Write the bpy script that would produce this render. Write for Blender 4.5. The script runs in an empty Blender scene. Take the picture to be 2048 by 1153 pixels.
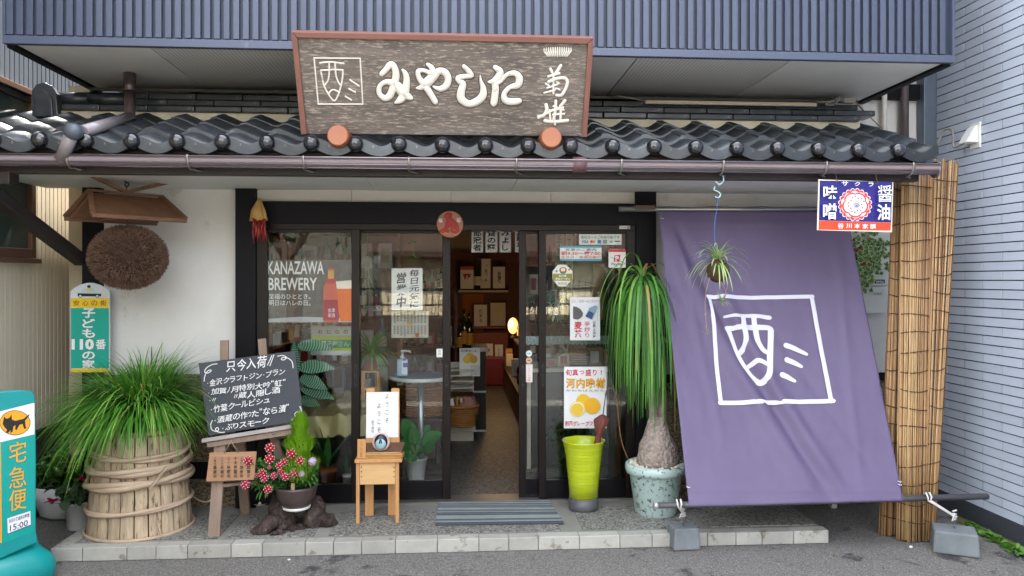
import bpy, math, random
from mathutils import Vector, Matrix, noise
random.seed(7)
S = bpy.context.scene
COL = S.collection
R = random.random
U = random.uniform
V = Vector
# ------------------------------------------------------------------ camera
F = 1540.0; CX = 1024.0; HY = 560.0; CAMZ = 1.64
PH = math.radians(4.0); CP, SP = math.cos(PH), math.sin(PH)
cam_d = bpy.data.cameras.new('camera'); cam = bpy.data.objects.new('camera', cam_d); COL.objects.link(cam)
cam_d.sensor_width = 36.0; cam_d.lens = F / 2048 * 36.0
cam_d.shift_y = -(576.5 - HY) / 2048.0
cam.location = (0, 0, CAMZ); cam.rotation_euler = (math.pi / 2, 0, -PH)
cam_d.clip_start = .05; cam_d.clip_end = 600
S.camera = cam
# ------------------------------------------------------------------ sky, sun, exposure
SUN_EL = math.radians(60); SUN_AZ = (0.10, 0.60)           # direction to the sun: from behind the shop
W = bpy.data.worlds.new("World"); S.world = W; W.use_nodes = True
wn = W.node_tree.nodes; wl = W.node_tree.links
bg = wn['Background']; sky = wn.new('ShaderNodeTexSky'); sky.sky_type = 'NISHITA'; sky.sun_disc = False
sky.sun_elevation = SUN_EL; sky.sun_rotation = math.atan2(SUN_AZ[0], SUN_AZ[1]); sky.air_density = 1.0; sky.dust_density = 3.5; sky.ozone_density = .6
hsv = wn.new('ShaderNodeHueSaturation'); hsv.inputs['Saturation'].default_value = .24
wl.new(sky.outputs[0], hsv.inputs['Color']); wl.new(hsv.outputs[0], bg.inputs[0]); bg.inputs[1].default_value = .15
sd = bpy.data.lights.new('sun', 'SUN'); sd.energy = 4.5; sd.angle = math.radians(.6); sd.color = (1, .94, .84)
so = bpy.data.objects.new('sun', sd); COL.objects.link(so)
hd = V((SUN_AZ[0], SUN_AZ[1], 0)).normalized() * math.cos(SUN_EL)
so.rotation_euler = V((hd.x, hd.y, math.sin(SUN_EL))).to_track_quat('Z', 'Y').to_euler(); so.location = (0, 0, 20)
vs = S.view_settings; vs.view_transform = 'Standard'; vs.look = 'None'; vs.gamma = 1; vs.use_curve_mapping = False
vs.exposure = 3.5
S.render.engine = 'CYCLES'; S.cycles.max_bounces = 9; S.cycles.transparent_max_bounces = 12; S.cycles.diffuse_bounces = 5
S.cycles.glossy_bounces = 4; S.cycles.use_denoising = True; S.cycles.caustics_reflective = False; S.cycles.caustics_refractive = False
# ------------------------------------------------------------------ projection helpers (photo measure -> place on a real plane)
def ray(px, py):
    u = (px - CX) / F; v = (HY - py) / F
    return V((u * CP + SP, CP - u * SP, v))
def P(px, py, Y):
    d = ray(px, py); t = Y / d.y; return V((d.x * t, Y, CAMZ + d.z * t))
def G(px, py, z=0.0):
    d = ray(px, py); t = (z - CAMZ) / d.z; return V((d.x * t, d.y * t, z))
def PXp(px, py, X):
    d = ray(px, py); t = X / d.x; return V((X, d.y * t, CAMZ + d.z * t))
# ------------------------------------------------------------------ mesh builder
class MB:
    def __init__(s): s.v = []; s.f = []; s.m = []; s.sm = []; s.mi = 0; s.smooth = False
    def V(s, *ps):
        n = len(s.v)
        for p in ps: s.v.append(tuple(p))
        return n
    def F(s, *idx): s.f.append(idx); s.m.append(s.mi); s.sm.append(s.smooth)
    def quad(s, a, b, c, d): n = s.V(a, b, c, d); s.F(n, n + 1, n + 2, n + 3)
    def obox(s, c, ax, ay, az):
        c, ax, ay, az = V(c), V(ax), V(ay), V(az); n = len(s.v)
        for k in range(8): s.V(c + ax * (1 if k & 1 else -1) + ay * (1 if k & 2 else -1) + az * (1 if k & 4 else -1))
        fl = ax.cross(ay).dot(az) < 0
        for q in ((0, 2, 3, 1), (4, 5, 7, 6), (0, 1, 5, 4), (2, 6, 7, 3), (0, 4, 6, 2), (1, 3, 7, 5)):
            q = [n + i for i in q]
            if fl: q.reverse()
            s.F(*q)
        return s
    def box(s, x0, y0, z0, x1, y1, z1):
        return s.obox(((x0 + x1) / 2, (y0 + y1) / 2, (z0 + z1) / 2), (abs(x1 - x0) / 2, 0, 0), (0, abs(y1 - y0) / 2, 0), (0, 0, abs(z1 - z0) / 2))
    def pbox(s, x0, y0, x1, y1, Yf, th):          # box whose front face covers a photo rectangle on plane Y=Yf
        a = P(x0, y1, Yf); b = P(x1, y0, Yf); return s.box(a.x, Yf, a.z, b.x, Yf + th, b.z)
    def beam(s, a, b, w, h, up=(0, 0, 1)):
        a, b = V(a), V(b); d = b - a; dn = d.normalized(); x = dn.cross(V(up))
        if x.length < 1e-4: x = dn.cross(V((0, 1, 0)))
        x.normalize(); y = x.cross(dn).normalized()
        return s.obox((a + b) / 2, d / 2, x * w / 2, y * h / 2)
    def tube(s, pts, r, n=8, cap=True, flat=1.0, nrm=None):
        pts = [V(p) for p in pts]; rs = r if isinstance(r, (list, tuple)) else [r] * len(pts); base = len(s.v); ref = None
        sm = s.smooth; s.smooth = True
        for i, p in enumerate(pts):
            t = (pts[min(i + 1, len(pts) - 1)] - pts[max(i - 1, 0)])
            t = t.normalized() if t.length > 1e-9 else V((0, 0, 1))
            if nrm is not None: b = V(nrm); a = t.cross(b); a = a.normalized() if a.length > 1e-6 else V((1, 0, 0))
            else:
                if ref is None: ref = V((0, 0, 1)) if abs(t.z) < .9 else V((0, 1, 0))
                a = t.cross(ref)
                if a.length < 1e-4: a = t.cross(V((1, 0, 0)))
                a.normalize(); b = a.cross(t).normalized(); ref = b
            for k in range(n):
                an = 2 * math.pi * k / n
                s.V(p + a * (math.cos(an) * rs[i]) + b * (math.sin(an) * rs[i] * flat))
        for i in range(len(pts) - 1):
            for k in range(n):
                k2 = (k + 1) % n; s.F(base + i * n + k, base + i * n + k2, base + (i + 1) * n + k2, base + (i + 1) * n + k)
        s.smooth = sm
        if cap:
            s.F(*[base + k for k in reversed(range(n))]); s.F(*[base + (len(pts) - 1) * n + k for k in range(n)])
        return s
    def lathe(s, c, prof, n=24, ax=(1, 0, 0), ay=(0, 1, 0), az=(0, 0, 1), cap=True, smooth=True, wob=None):
        c, ax, ay, az = V(c), V(ax), V(ay), V(az); base = len(s.v); sm = s.smooth; s.smooth = smooth
        for j, (r, z) in enumerate(prof):
            for k in range(n):
                a = 2 * math.pi * k / n; rr = r * (1 + (wob(a, j) if wob else 0))
                s.V(c + ax * (math.cos(a) * rr) + ay * (math.sin(a) * rr) + az * z)
        for j in range(len(prof) - 1):
            for k in range(n):
                k2 = (k + 1) % n; s.F(base + j * n + k, base + j * n + k2, base + (j + 1) * n + k2, base + (j + 1) * n + k)
        s.smooth = sm
        if cap:
            if prof[0][0] > 1e-4: s.F(*[base + k for k in reversed(range(n))])
            if prof[-1][0] > 1e-4: s.F(*[base + (len(prof) - 1) * n + k for k in range(n)])
        return s
    def ball(s, c, r, nu=12, nv=8, fn=None):
        rx, ry, rz = (r, r, r) if not isinstance(r, (tuple, list)) else r; c = V(c); base = len(s.v); sm = s.smooth; s.smooth = True
        for j in range(nv + 1):
            th = math.pi * j / nv
            for k in range(nu):
                a = 2 * math.pi * k / nu; d = V((math.sin(th) * math.cos(a), math.sin(th) * math.sin(a), math.cos(th)))
                q = fn(d) if fn else 1.0
                s.V(c + V((d.x * rx * q, d.y * ry * q, d.z * rz * q)))
        for j in range(nv):
            for k in range(nu):
                k2 = (k + 1) % nu; s.F(base + j * nu + k, base + (j + 1) * nu + k, base + (j + 1) * nu + k2, base + j * nu + k2)
        s.smooth = sm; return s
    def prism(s, pts, ext):
        pts = [V(p) for p in pts]; ext = V(ext); n = len(pts); b = len(s.v)
        for p in pts: s.V(p)
        for p in pts: s.V(p + ext)
        nn = V((0, 0, 0))
        for i in range(n): nn += pts[i].cross(pts[(i + 1) % n])
        if nn.dot(ext) > 0:
            s.F(*[b + i for i in reversed(range(n))]); s.F(*[b + n + i for i in range(n)])
            for i in range(n): j = (i + 1) % n; s.F(b + i, b + j, b + n + j, b + n + i)
        else:
            s.F(*[b + i for i in range(n)]); s.F(*[b + n + i for i in reversed(range(n))])
            for i in range(n): j = (i + 1) % n; s.F(b + j, b + i, b + n + i, b + n + j)
        return s
    def poly(s, pts): n = s.V(*pts); s.F(*range(n, n + len(pts)))
    def grid(s, fn, nu, nv):
        b = len(s.v); sm = s.smooth; s.smooth = True
        for j in range(nv + 1):
            for i in range(nu + 1): s.V(fn(i / nu, j / nv))
        for j in range(nv):
            for i in range(nu): a = b + j * (nu + 1) + i; s.F(a, a + 1, a + nu + 2, a + nu + 1)
        s.smooth = sm; return s
    def blade(s, p, d, L, w, g, n=5, fold=0.0, tip=.1, wp=.35):
        p = V(p); d = V(d).normalized(); st = L / n; b = len(s.v); sm = s.smooth; s.smooth = True
        side = d.cross(V((0, 0, 1)))
        if side.length < .05: side = V((math.cos(R() * 6.28), math.sin(R() * 6.28), 0))
        side.normalize()
        for i in range(n + 1):
            t = i / n
            ww = w * (tip + (1 - tip) * (min(1, t / wp + .35) if t < wp else ((1 - t) / (1 - wp)) ** .8)) * .5
            s.V(p - side * ww, p + side * ww)
            d = (d + V((0, 0, -g * st))).normalized(); p = p + d * st
        for i in range(n): a = b + 2 * i; s.F(a, a + 1, a + 3, a + 2)
        s.smooth = sm
    def leaf(s, p, d, L, w, g=.5, up=(0, 0, 1), nl=6, cup=.15, shape=None, roll=0):
        p = V(p); d = V(d).normalized(); b = len(s.v); sm = s.smooth; s.smooth = True; up = V(up)
        side = d.cross(up)
        if side.length < .05: side = d.cross(V((0, 1, 0)))
        side.normalize(); side = Matrix.Rotation(roll, 3, d) @ side
        st = L / nl
        for i in range(nl + 1):
            t = i / nl; ww = (shape(t) if shape else math.sin(math.pi * min(1, (t * .93 + .03)) ** .8)) * w / 2 + .0006
            nn = side.cross(d).normalized()
            s.V(p - side * ww + nn * ww * cup * 2, p, p + side * ww + nn * ww * cup * 2)
            d = (d + V((0, 0, -g * st / max(L, .01)))).normalized(); p = p + d * st
        for i in range(nl):
            a = b + 3 * i; s.F(a, a + 1, a + 4, a + 3); s.F(a + 1, a + 2, a + 5, a + 4)
        s.smooth = sm
ORG = {}
def setp(o, label=None, cat=None, group=None, kind=None):
    if label: o['label'] = label
    if cat: o['category'] = cat
    if group: o['group'] = group
    if kind: o['kind'] = kind
    return o
def build(name, mb, mats, parent=None, bevel=0, label=None, cat=None, group=None, kind=None, origin=None, weld=False):
    me = bpy.data.meshes.new(name)
    if parent is not None: org = ORG[parent]
    elif origin is not None: org = V(origin)
    else:
        xs = [v[0] for v in mb.v]; ys = [v[1] for v in mb.v]; zs = [v[2] for v in mb.v]
        org = V(((min(xs) + max(xs)) / 2, (min(ys) + max(ys)) / 2, min(zs)))
    me.from_pydata([(v[0] - org.x, v[1] - org.y, v[2] - org.z) for v in mb.v], [], mb.f)
    if not isinstance(mats, (list, tuple)): mats = [mats]
    for m in mats: me.materials.append(m)
    me.polygons.foreach_set('material_index', mb.m); me.polygons.foreach_set('use_smooth', mb.sm); me.update()
    o = bpy.data.objects.new(name, me); COL.objects.link(o)
    if parent is not None: o.parent = parent
    else: o.location = org
    ORG[o] = org
    if bevel:
        bm_ = o.modifiers.new('bevel', 'BEVEL'); bm_.width = bevel; bm_.segments = 2; bm_.limit_method = 'ANGLE'; bm_.angle_limit = .7
    return setp(o, label, cat, group, kind)
def thing(name, loc, label, cat, group=None, kind=None):
    o = bpy.data.objects.new(name, None); COL.objects.link(o); o.location = loc; o.empty_display_size = .05; ORG[o] = V(loc)
    return setp(o, label, cat, group, kind)
def node(name, parent, loc=None):
    o = bpy.data.objects.new(name, None); COL.objects.link(o); o.parent = parent; o.empty_display_size = .05
    ORG[o] = ORG[parent]; return o
def inst(src, name, loc, parent=None, rot=(0, 0, 0), sc=None):   # another piece sharing mesh data; loc in world coordinates of its own origin
    o = src.copy(); o.name = name; COL.objects.link(o)
    if parent is not None: o.parent = parent; o.location = V(loc) - ORG[parent]
    else: o.parent = None; o.location = loc
    o.rotation_euler = rot
    if sc: o.scale = sc
    ORG[o] = V(loc); return o
def proto(name, mb, mats, parent, loc, rot=(0, 0, 0), bevel=0):     # mb in local coordinates round its own origin
    o = build(name, mb, mats, None, bevel=bevel, origin=(0, 0, 0))
    if parent is not None: o.parent = parent; o.location = V(loc) - ORG[parent]
    else: o.location = loc
    o.rotation_euler = rot; ORG[o] = V(loc); return o
# ------------------------------------------------------------------ materials
def lin(h):
    if isinstance(h, (tuple, list)): return tuple(h)
    h = h.lstrip('#'); r = []
    for i in (0, 2, 4):
        c = int(h[i:i + 2], 16) / 255; r.append(c / 12.92 if c <= .04045 else ((c + .055) / 1.055) ** 2.4)
    return tuple(r)
MC = {}
def mk(name, col, rough=.6, metal=0, var=.12, scale=6, bump=0, bs=60, st=(1, 1, 1), col2=None, rand=0, coat=0, spec=.5, kind='noise', c3=None, t3=.62, s3=40, st3=(1, 1, 1), bst=None, trans=0, dist=.004):
    if name in MC: return MC[name]
    m = bpy.data.materials.new(name); m.use_nodes = True; N = m.node_tree.nodes; L = m.node_tree.links; b = N['Principled BSDF']
    col = lin(col); b.inputs['Roughness'].default_value = rough; b.inputs['Metallic'].default_value = metal
    b.inputs['Specular IOR Level'].default_value = spec
    if coat: b.inputs['Coat Weight'].default_value = coat; b.inputs['Coat Roughness'].default_value = .08
    tc = N.new('ShaderNodeTexCoord')
    def mapped(s):
        mp = N.new('ShaderNodeMapping'); mp.inputs['Scale'].default_value = s; L.new(tc.outputs['Object'], mp.inputs[0]); return mp.outputs[0]
    c = N.new('ShaderNodeMix'); c.data_type = 'RGBA'
    lo = tuple(x * (1 - var) for x in col); hi = lin(col2) if col2 else tuple(min(1, x * (1 + var)) for x in col)
    c.inputs[6].default_value = (*lo, 1); c.inputs[7].default_value = (*hi, 1)
    if kind == 'noise':
        t = N.new('ShaderNodeTexNoise'); t.inputs['Scale'].default_value = scale; t.inputs['Detail'].default_value = 6; t.inputs['Roughness'].default_value = .65
        L.new(mapped(st), t.inputs['Vector']); mr = N.new('ShaderNodeMapRange'); mr.inputs[1].default_value = .3; mr.inputs[2].default_value = .7
        L.new(t.outputs['Fac'], mr.inputs[0]); fac = mr.outputs[0]
    elif kind == 'voronoi':
        t = N.new('ShaderNodeTexVoronoi'); t.inputs['Scale'].default_value = scale; L.new(mapped(st), t.inputs['Vector'])
        sp = N.new('ShaderNodeSeparateColor'); L.new(t.outputs['Color'], sp.inputs[0]); fac = sp.outputs[0]
    L.new(fac, c.inputs[0]); out = c.outputs[2]
    if c3:
        n3 = N.new('ShaderNodeTexNoise'); n3.inputs['Scale'].default_value = s3; n3.inputs['Detail'].default_value = 8; n3.inputs['Roughness'].default_value = .7
        L.new(mapped(st3), n3.inputs['Vector']); r3 = N.new('ShaderNodeMapRange'); r3.inputs[1].default_value = t3; r3.inputs[2].default_value = t3 + .06
        L.new(n3.outputs['Fac'], r3.inputs[0]); c2 = N.new('ShaderNodeMix'); c2.data_type = 'RGBA'; c2.inputs[7].default_value = (*lin(c3), 1)
        L.new(r3.outputs[0], c2.inputs[0]); L.new(out, c2.inputs[6]); out = c2.outputs[2]
    if rand:
        oi = N.new('ShaderNodeObjectInfo'); hv = N.new('ShaderNodeHueSaturation'); mr = N.new('ShaderNodeMapRange')
        mr.inputs[3].default_value = 1 - rand; mr.inputs[4].default_value = 1 + rand
        L.new(oi.outputs['Random'], mr.inputs[0]); L.new(mr.outputs[0], hv.inputs['Value']); L.new(out, hv.inputs['Color']); out = hv.outputs[0]
    L.new(out, b.inputs['Base Color'])
    if bump:
        if kind == 'voronoi':
            src = t.outputs['Distance']; inv = N.new('ShaderNodeMath'); inv.operation = 'MULTIPLY'; inv.inputs[1].default_value = -1; L.new(src, inv.inputs[0]); src = inv.outputs[0]
        else:
            bn = N.new('ShaderNodeTexNoise'); bn.inputs['Scale'].default_value = bs; bn.inputs['Detail'].default_value = 5
            L.new(mapped(bst or st), bn.inputs['Vector']); src = bn.outputs['Fac']
        bp = N.new('ShaderNodeBump'); bp.inputs['Strength'].default_value = bump; bp.inputs['Distance'].default_value = dist
        L.new(src, bp.inputs['Height']); L.new(bp.outputs[0], b.inputs['Normal'])
    if trans:
        tr = N.new('ShaderNodeBsdfTranslucent'); L.new(out, tr.inputs[0]); ms = N.new('ShaderNodeMixShader'); ms.inputs[0].default_value = trans
        L.new(b.outputs[0], ms.inputs[1]); L.new(tr.outputs[0], ms.inputs[2]); L.new(ms.outputs[0], N['Material Output'].inputs[0])
    MC[name] = m; return m
def pc(h, rough=.5):      # plain printed or painted colour, albedo given as sRGB hex
    return mk('print_' + str(h) + str(rough), h, rough, var=.03, scale=12)
def glassmat(name, refl=.9, tint=(1, 1, 1), ior=1.5):
    m = bpy.data.materials.new(name); m.use_nodes = True; N = m.node_tree.nodes; L = m.node_tree.links
    N.remove(N['Principled BSDF']); tr = N.new('ShaderNodeBsdfTransparent'); tr.inputs[0].default_value = (*tint, 1)
    gl = N.new('ShaderNodeBsdfGlossy'); gl.inputs['Roughness'].default_value = .0; gl.inputs[0].default_value = (refl, refl, refl, 1)
    fr = N.new('ShaderNodeFresnel'); fr.inputs[0].default_value = ior; ms = N.new('ShaderNodeMixShader')
    tc = N.new('ShaderNodeTexCoord'); nz = N.new('ShaderNodeTexNoise'); nz.inputs['Scale'].default_value = 1.5; bp = N.new('ShaderNodeBump'); bp.inputs['Strength'].default_value = .05; bp.inputs['Distance'].default_value = .02
    L.new(tc.outputs['Object'], nz.inputs['Vector']); L.new(nz.outputs['Fac'], bp.inputs['Height']); L.new(bp.outputs[0], gl.inputs['Normal'])
    L.new(fr.outputs[0], ms.inputs[0]); L.new(tr.outputs[0], ms.inputs[1]); L.new(gl.outputs[0], ms.inputs[2]); L.new(ms.outputs[0], N['Material Output'].inputs[0])
    return m
M_plaster = mk('plaster', '#dddcd8', .85, var=.06, scale=2, bump=.3, bs=70, c3='#cdc9bc', t3=.60, s3=3.5, st3=(1, 1, .5))
M_plaster2 = mk('cream_mortar', '#d6d0b8', .85, var=.12, scale=9, bump=.3, bs=60)
M_black = mk('black_wood', '#0b0b10', .6, spec=.2, var=.25, scale=5, st=(1, 1, .15), bump=.12, bs=30)
M_bronze = mk('dark_bronze_metal', '#1b1614', .42, .3, spec=.3, var=.12, scale=3)
M_bronze2 = mk('black_sash_metal', '#121116', .32, .5, var=.12, scale=3)
M_soffit = mk('soffit_board', '#dbdad4', .8, var=.05, scale=3, bump=.05)
M_dark = mk('dark_gap', '#0c0c0e', .8, var=.1)
M_sidb = mk('slate_blue_siding', '#4a5163', .42, .15, var=.08, scale=1.2, rand=.09, bump=.08, bs=8, c3='#585f6e', t3=.62, s3=2, st3=(3, 3, .6))
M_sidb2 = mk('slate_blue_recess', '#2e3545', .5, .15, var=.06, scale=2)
M_kawara = mk('glazed_roof_tile', '#35393d', .36, .2, var=.45, scale=9, rand=.5, bump=.3, bs=30, coat=.2, c3='#6c6a5e', t3=.63, s3=14)
M_gutter = mk('brown_gutter', '#867b80', .2, .65, var=.08, scale=2, coat=.6)
M_eavewood = mk('stained_eave_wood', '#2a2220', .6, var=.4, scale=4, st=(.3, 1, 1), bump=.3, bs=25, c3='#5a5048', t3=.66, s3=9, st3=(.3, 1, 2))
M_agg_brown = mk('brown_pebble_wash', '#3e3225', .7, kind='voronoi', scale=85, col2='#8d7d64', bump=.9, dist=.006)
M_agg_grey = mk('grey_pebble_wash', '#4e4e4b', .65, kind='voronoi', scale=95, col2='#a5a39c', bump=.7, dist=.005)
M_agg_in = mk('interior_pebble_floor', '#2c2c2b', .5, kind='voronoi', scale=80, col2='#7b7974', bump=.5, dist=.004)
M_conc = mk('smooth_concrete', '#8d8b84', .75, var=.15, scale=5, bump=.2, bs=60, c3='#6e6c66', t3=.6, s3=3)
M_kerb = mk('kerb_tile', '#aeaca4', .6, var=.12, scale=8, bump=.25, bs=40, rand=.13, c3='#857f70', t3=.57, s3=9)
M_wood_lt = mk('light_pine', '#c99a62', .5, var=.16, scale=4, st=(8, 8, .8), bump=.1, bs=20, rand=.08)
M_wood_gy = mk('weathered_grey_wood', '#8a7a6a', .75, var=.25, scale=5, st=(6, 6, .6), bump=.3, bs=20)
M_paper = mk('white_paper', '#e9e9e8', .6, var=.02)
M_white = mk('white_gloss', '#e4e4e0', .3, var=.04)
M_steel = mk('brushed_steel', '#9a9a9c', .3, .9, var=.08)
M_ink = mk('black_ink', '#15151a', .5, var=.02)
M_terra = mk('terracotta', '#9c5436', .7, var=.15, scale=10, bump=.15, bs=70)
M_glass = glassmat('door_glass', .7, (.95, .97, .96), 1.45)
M_soil = mk('potting_soil', '#2c2119', .95, kind='voronoi', scale=120, col2='#51402f', bump=1, dist=.01)
# ------------------------------------------------------------------ text and flat print
_fc = bpy.data.curves.new('font_probe', 'FONT'); _fo = bpy.data.objects.new('font_probe', _fc); _fc.resolution_u = 2
_tc = {}
def glyph(s, bold=0.0):
    k = (s, bold)
    if k not in _tc:
        _fc.body = s; _fc.offset = bold; _fc.size = 1
        me = bpy.data.meshes.new_from_object(_fo); vv = [v.co.copy() for v in me.vertices]; ff = [tuple(p.vertices) for p in me.polygons]
        bpy.data.meshes.remove(me)
        if not vv: vv = [V((0, 0, 0))]
        x0 = min(v.x for v in vv); x1 = max(v.x for v in vv); y0 = min(v.y for v in vv); y1 = max(v.y for v in vv)
        w = max(x1 - x0, 1e-6); h = max(y1 - y0, 1e-6)
        _tc[k] = ([((v.x - x0) / w, (v.y - y0) / h) for v in vv], ff, w, h)
    return _tc[k]
def smooth_pts(pts, rs=None, k=4, closed=False):
    out = []; ro = []; n = len(pts)
    for i in range(n if closed else n - 1):
        p0 = pts[(i - 1) % n] if (closed or i > 0) else pts[0]; p1 = pts[i]; p2 = pts[(i + 1) % n]
        p3 = pts[(i + 2) % n] if (closed or i < n - 2) else pts[-1]
        for j in range(k):
            t = j / k
            out.append(tuple(.5 * (2 * b + (c - a) * t + (2 * a - 5 * b + 4 * c - d) * t * t + (3 * b - a - 3 * c + d) * t ** 3) for a, b, c, d in zip(p0, p1, p2, p3)))
            if rs: ro.append(rs[i] * (1 - t) + rs[(i + 1) % n] * t)
    if not closed:
        out.append(tuple(pts[-1]))
        if rs: ro.append(rs[-1])
    return (out, ro) if rs else out
class Sheet:                                   # a plane seen in the photo; print on it is laid in thin steps towards the viewer
    def __init__(s, p, n, fn=None):
        s.p = V(p); s.n = V(n).normalized(); s.k = 0; s.mats = []; s.let = MB(); s.art = MB(); s.fn = fn; s.step = .0005
        if s.n.dot(V((0, 0, CAMZ)) - s.p) < 0: s.n = -s.n
    def at(s, px, py, off=0):
        d = ray(px, py); o = V((0, 0, CAMZ)); t = (s.p - o).dot(s.n) / d.dot(s.n); q = o + d * t
        if s.fn: off = off + s.fn(px, py)
        return q + s.n * off
    def mi(s, mat, mb):
        if mat not in s.mats: s.mats.append(mat)
        mb.mi = s.mats.index(mat)
    def board(s, x0, y0, x1, y1, th=.004, pts=None, mb=None):        # panel of real thickness behind the plane
        pts = pts or [(x0, y0), (x1, y0), (x1, y1), (x0, y1)]
        mb = mb or MB(); mb.prism([s.at(*q) for q in pts], -s.n * th); return mb
    def poly(s, pts, mat, lay=None):
        s.k += 1; s.mi(mat, s.art); s.art.poly([s.at(q[0], q[1], s.step * (lay or s.k)) for q in reversed(pts)])
    def rect(s, x0, y0, x1, y1, mat): s.poly([(x0, y0), (x1, y0), (x1, y1), (x0, y1)], mat)
    def circ(s, cx, cy, rx, ry, mat, n=20, a0=0, a1=6.2832):
        s.poly([(cx + rx * math.cos(a0 + (a1 - a0) * i / n), cy + ry * math.sin(a0 + (a1 - a0) * i / n)) for i in range(n)], mat)
    def text4(s, t, o, ex, ey, mat, bold=0.0, off=0):
        s.k += 1; vv, ff, _, _ = glyph(t, bold); s.mi(mat, s.let); z = s.step * s.k + off; b = len(s.let.v)
        for (x, y) in vv: s.let.V(s.at(o[0] + ex[0] * x + ey[0] * y, o[1] + ex[1] * x + ey[1] * y, z))
        for f in ff: s.let.F(*[b + i for i in f])
    def text(s, t, x0, y0, x1, y1, mat, bold=0.0): s.text4(t, (x0, y1), (x1 - x0, 0), (0, y0 - y1), mat, bold)
    def vtext(s, t, x0, y0, x1, y1, mat, bold=0.0, gap=.1, sk=0, sky=0):
        n = len(t); h = (y1 - y0) / n
        for i, c in enumerate(t):
            if c in ' 　': continue
            _, _, w_, h_ = glyph(c, bold); m = .98; xx = (x1 - x0); ww = xx * min(1, w_ / m); hh = h * (1 - gap) * min(1, max(.12, h_ / m))
            ya = y0 + h * i + (h * (1 - gap) - hh) / 2; xa = x0 + (xx - ww) / 2
            if c == 'ー': ww = xx * .14; hh = h * .8; xa = (x0 + x1) / 2 - ww / 2; ya = y0 + h * i
            s.text4(c, (xa, ya + hh), (ww, sky * ww), (sk * hh, -hh), mat, bold)
    def htext(s, t, x0, y0, x1, y1, mat, bold=0.0, sky=0):
        n = len(t); w = (x1 - x0) / n
        for i, c in enumerate(t):
            if c in ' 　': continue
            _, _, w_, h_ = glyph(c, bold); ww = w * .92 * min(1, max(.12, w_ / .95)); hh = (y1 - y0) * min(1, max(.1, h_ / .95))
            ya = y0 + ((y1 - y0) - hh) / 2 + sky * w * i
            s.text4(c, (x0 + w * i + (w - ww) / 2, ya + hh), (ww, sky * ww), (0, -hh), mat, bold)
    def stroke(s, pts, r, mat, h=.0008, k=4, closed=False, mb=None, off=0, n=8):     # brush stroke, radii in photo px
        s.k += 1; mb = mb if mb is not None else s.let; s.mi(mat, mb)
        rs = list(r) if isinstance(r, (list, tuple)) else [r] * len(pts)
        if k > 1: pts, rs = smooth_pts(pts, rs, k, closed)
        if closed: pts = pts + [pts[0], pts[1]]; rs = rs + [rs[0], rs[1]]
        q = [s.at(p[0], p[1], off + s.step * min(s.k, 4)) for p in pts]; pm = (q[0] - V((0, 0, CAMZ))).length / F
        rr = [x * pm for x in rs]
        if not closed:                       # rounded ends
            d0 = (q[0] - q[1]).normalized() if (q[0] - q[1]).length > 1e-7 else V((1, 0, 0)); d1 = (q[-1] - q[-2]).normalized() if (q[-1] - q[-2]).length > 1e-7 else V((1, 0, 0))
            q = [q[0] + d0 * rr[0] * .9, q[0] + d0 * rr[0] * .55] + q + [q[-1] + d1 * rr[-1] * .55, q[-1] + d1 * rr[-1] * .9]
            rr = [rr[0] * .3, rr[0] * .8] + rr + [rr[-1] * .8, rr[-1] * .3]
        b = len(mb.v)
        for i, p in enumerate(q):
            t = q[min(i + 1, len(q) - 1)] - q[max(i - 1, 0)]; a = t.cross(s.n)
            a = a.normalized() if a.length > 1e-9 else V((1, 0, 0))
            for j in range(n // 2 + 1):
                an = math.pi * j / (n // 2); mb.V(p + a * (math.cos(an) * rr[i]) + s.n * (math.sin(an) * min(h, rr[i] * 1.2)))
        m = n // 2 + 1; sm = mb.smooth; mb.smooth = True
        for i in range(len(q) - 1):
            for j in range(m - 1): mb.F(b + i * m + j, b + i * m + j + 1, b + (i + 1) * m + j + 1, b + (i + 1) * m + j)
        mb.smooth = sm
    def done(s, parent, a='printed_design', l='lettering'):
        if s.art.v: build(a, s.art, s.mats, parent)
        if s.let.v: build(l, s.let, s.mats, parent, kind='stuff')
def fsheet(Y): return Sheet((0, Y, 1), (0, -1, 0))
def squig(s, x0, y0, x1, y1, mat, rows, r=.5, vert=False, seed=1):     # tiny unreadable print, as fine handwriting
    rn = random.Random(seed)
    for i in range(rows):
        if vert:
            x = x1 - (i + .5) * (x1 - x0) / rows; y = y0; e = y1 - rn.uniform(0, .25) * (y1 - y0)
            while y < e:
                h = min(2.6, e - y); w = (x1 - x0) / rows * .3
                s.stroke([(x - w, y), (x + w, y + h * .3), (x - w * .6, y + h)], r, mat, k=1, n=4); y += h + 1.1
        else:
            y = y0 + (i + .5) * (y1 - y0) / rows; x = x0; e = x1
            while x < e:
                w = 2.4; h = (y1 - y0) / rows * .28; s.stroke([(x, y - h), (x + w, y), (x + w * .3, y + h)], r, mat, k=1, n=4); x += w + 1.3
# ================================================================== GROUND
M_asph = mk('asphalt', '#5a5855', .85, kind='voronoi', scale=190, col2='#918e89', bump=.9, dist=.005, c3='#424143', t3=.57, s3=2.2)
mb = MB(); mb.quad((-40, -40, 0), (40, -40, 0), (40, 40, 0), (-40, 40, 0)); build('ground', mb, M_asph, kind='structure')
mb = MB(); mb.quad((-40, -30, .004), (40, -30, .004), (40, .5, .004), (-40, .5, .004)); build('unseen_dimming_road', mb, mk('dimming_dark_asphalt', '#353538', .85, kind='voronoi', scale=150, col2='#4c4c4f', bump=.6, dist=.004), kind='structure')  # unseen dark sheet added over the street to dim its reflection in the glass
PX0, PX1, PY0, PY1, PZ = -2.36, 2.30, 4.64, 5.40, .08
mb = MB(); mb.box(PX0 + .012, PY0 + .012, 0, PX1 - .01, 5.52, PZ - .004)
step = build('pavement', mb, M_conc, kind='structure')
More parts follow.
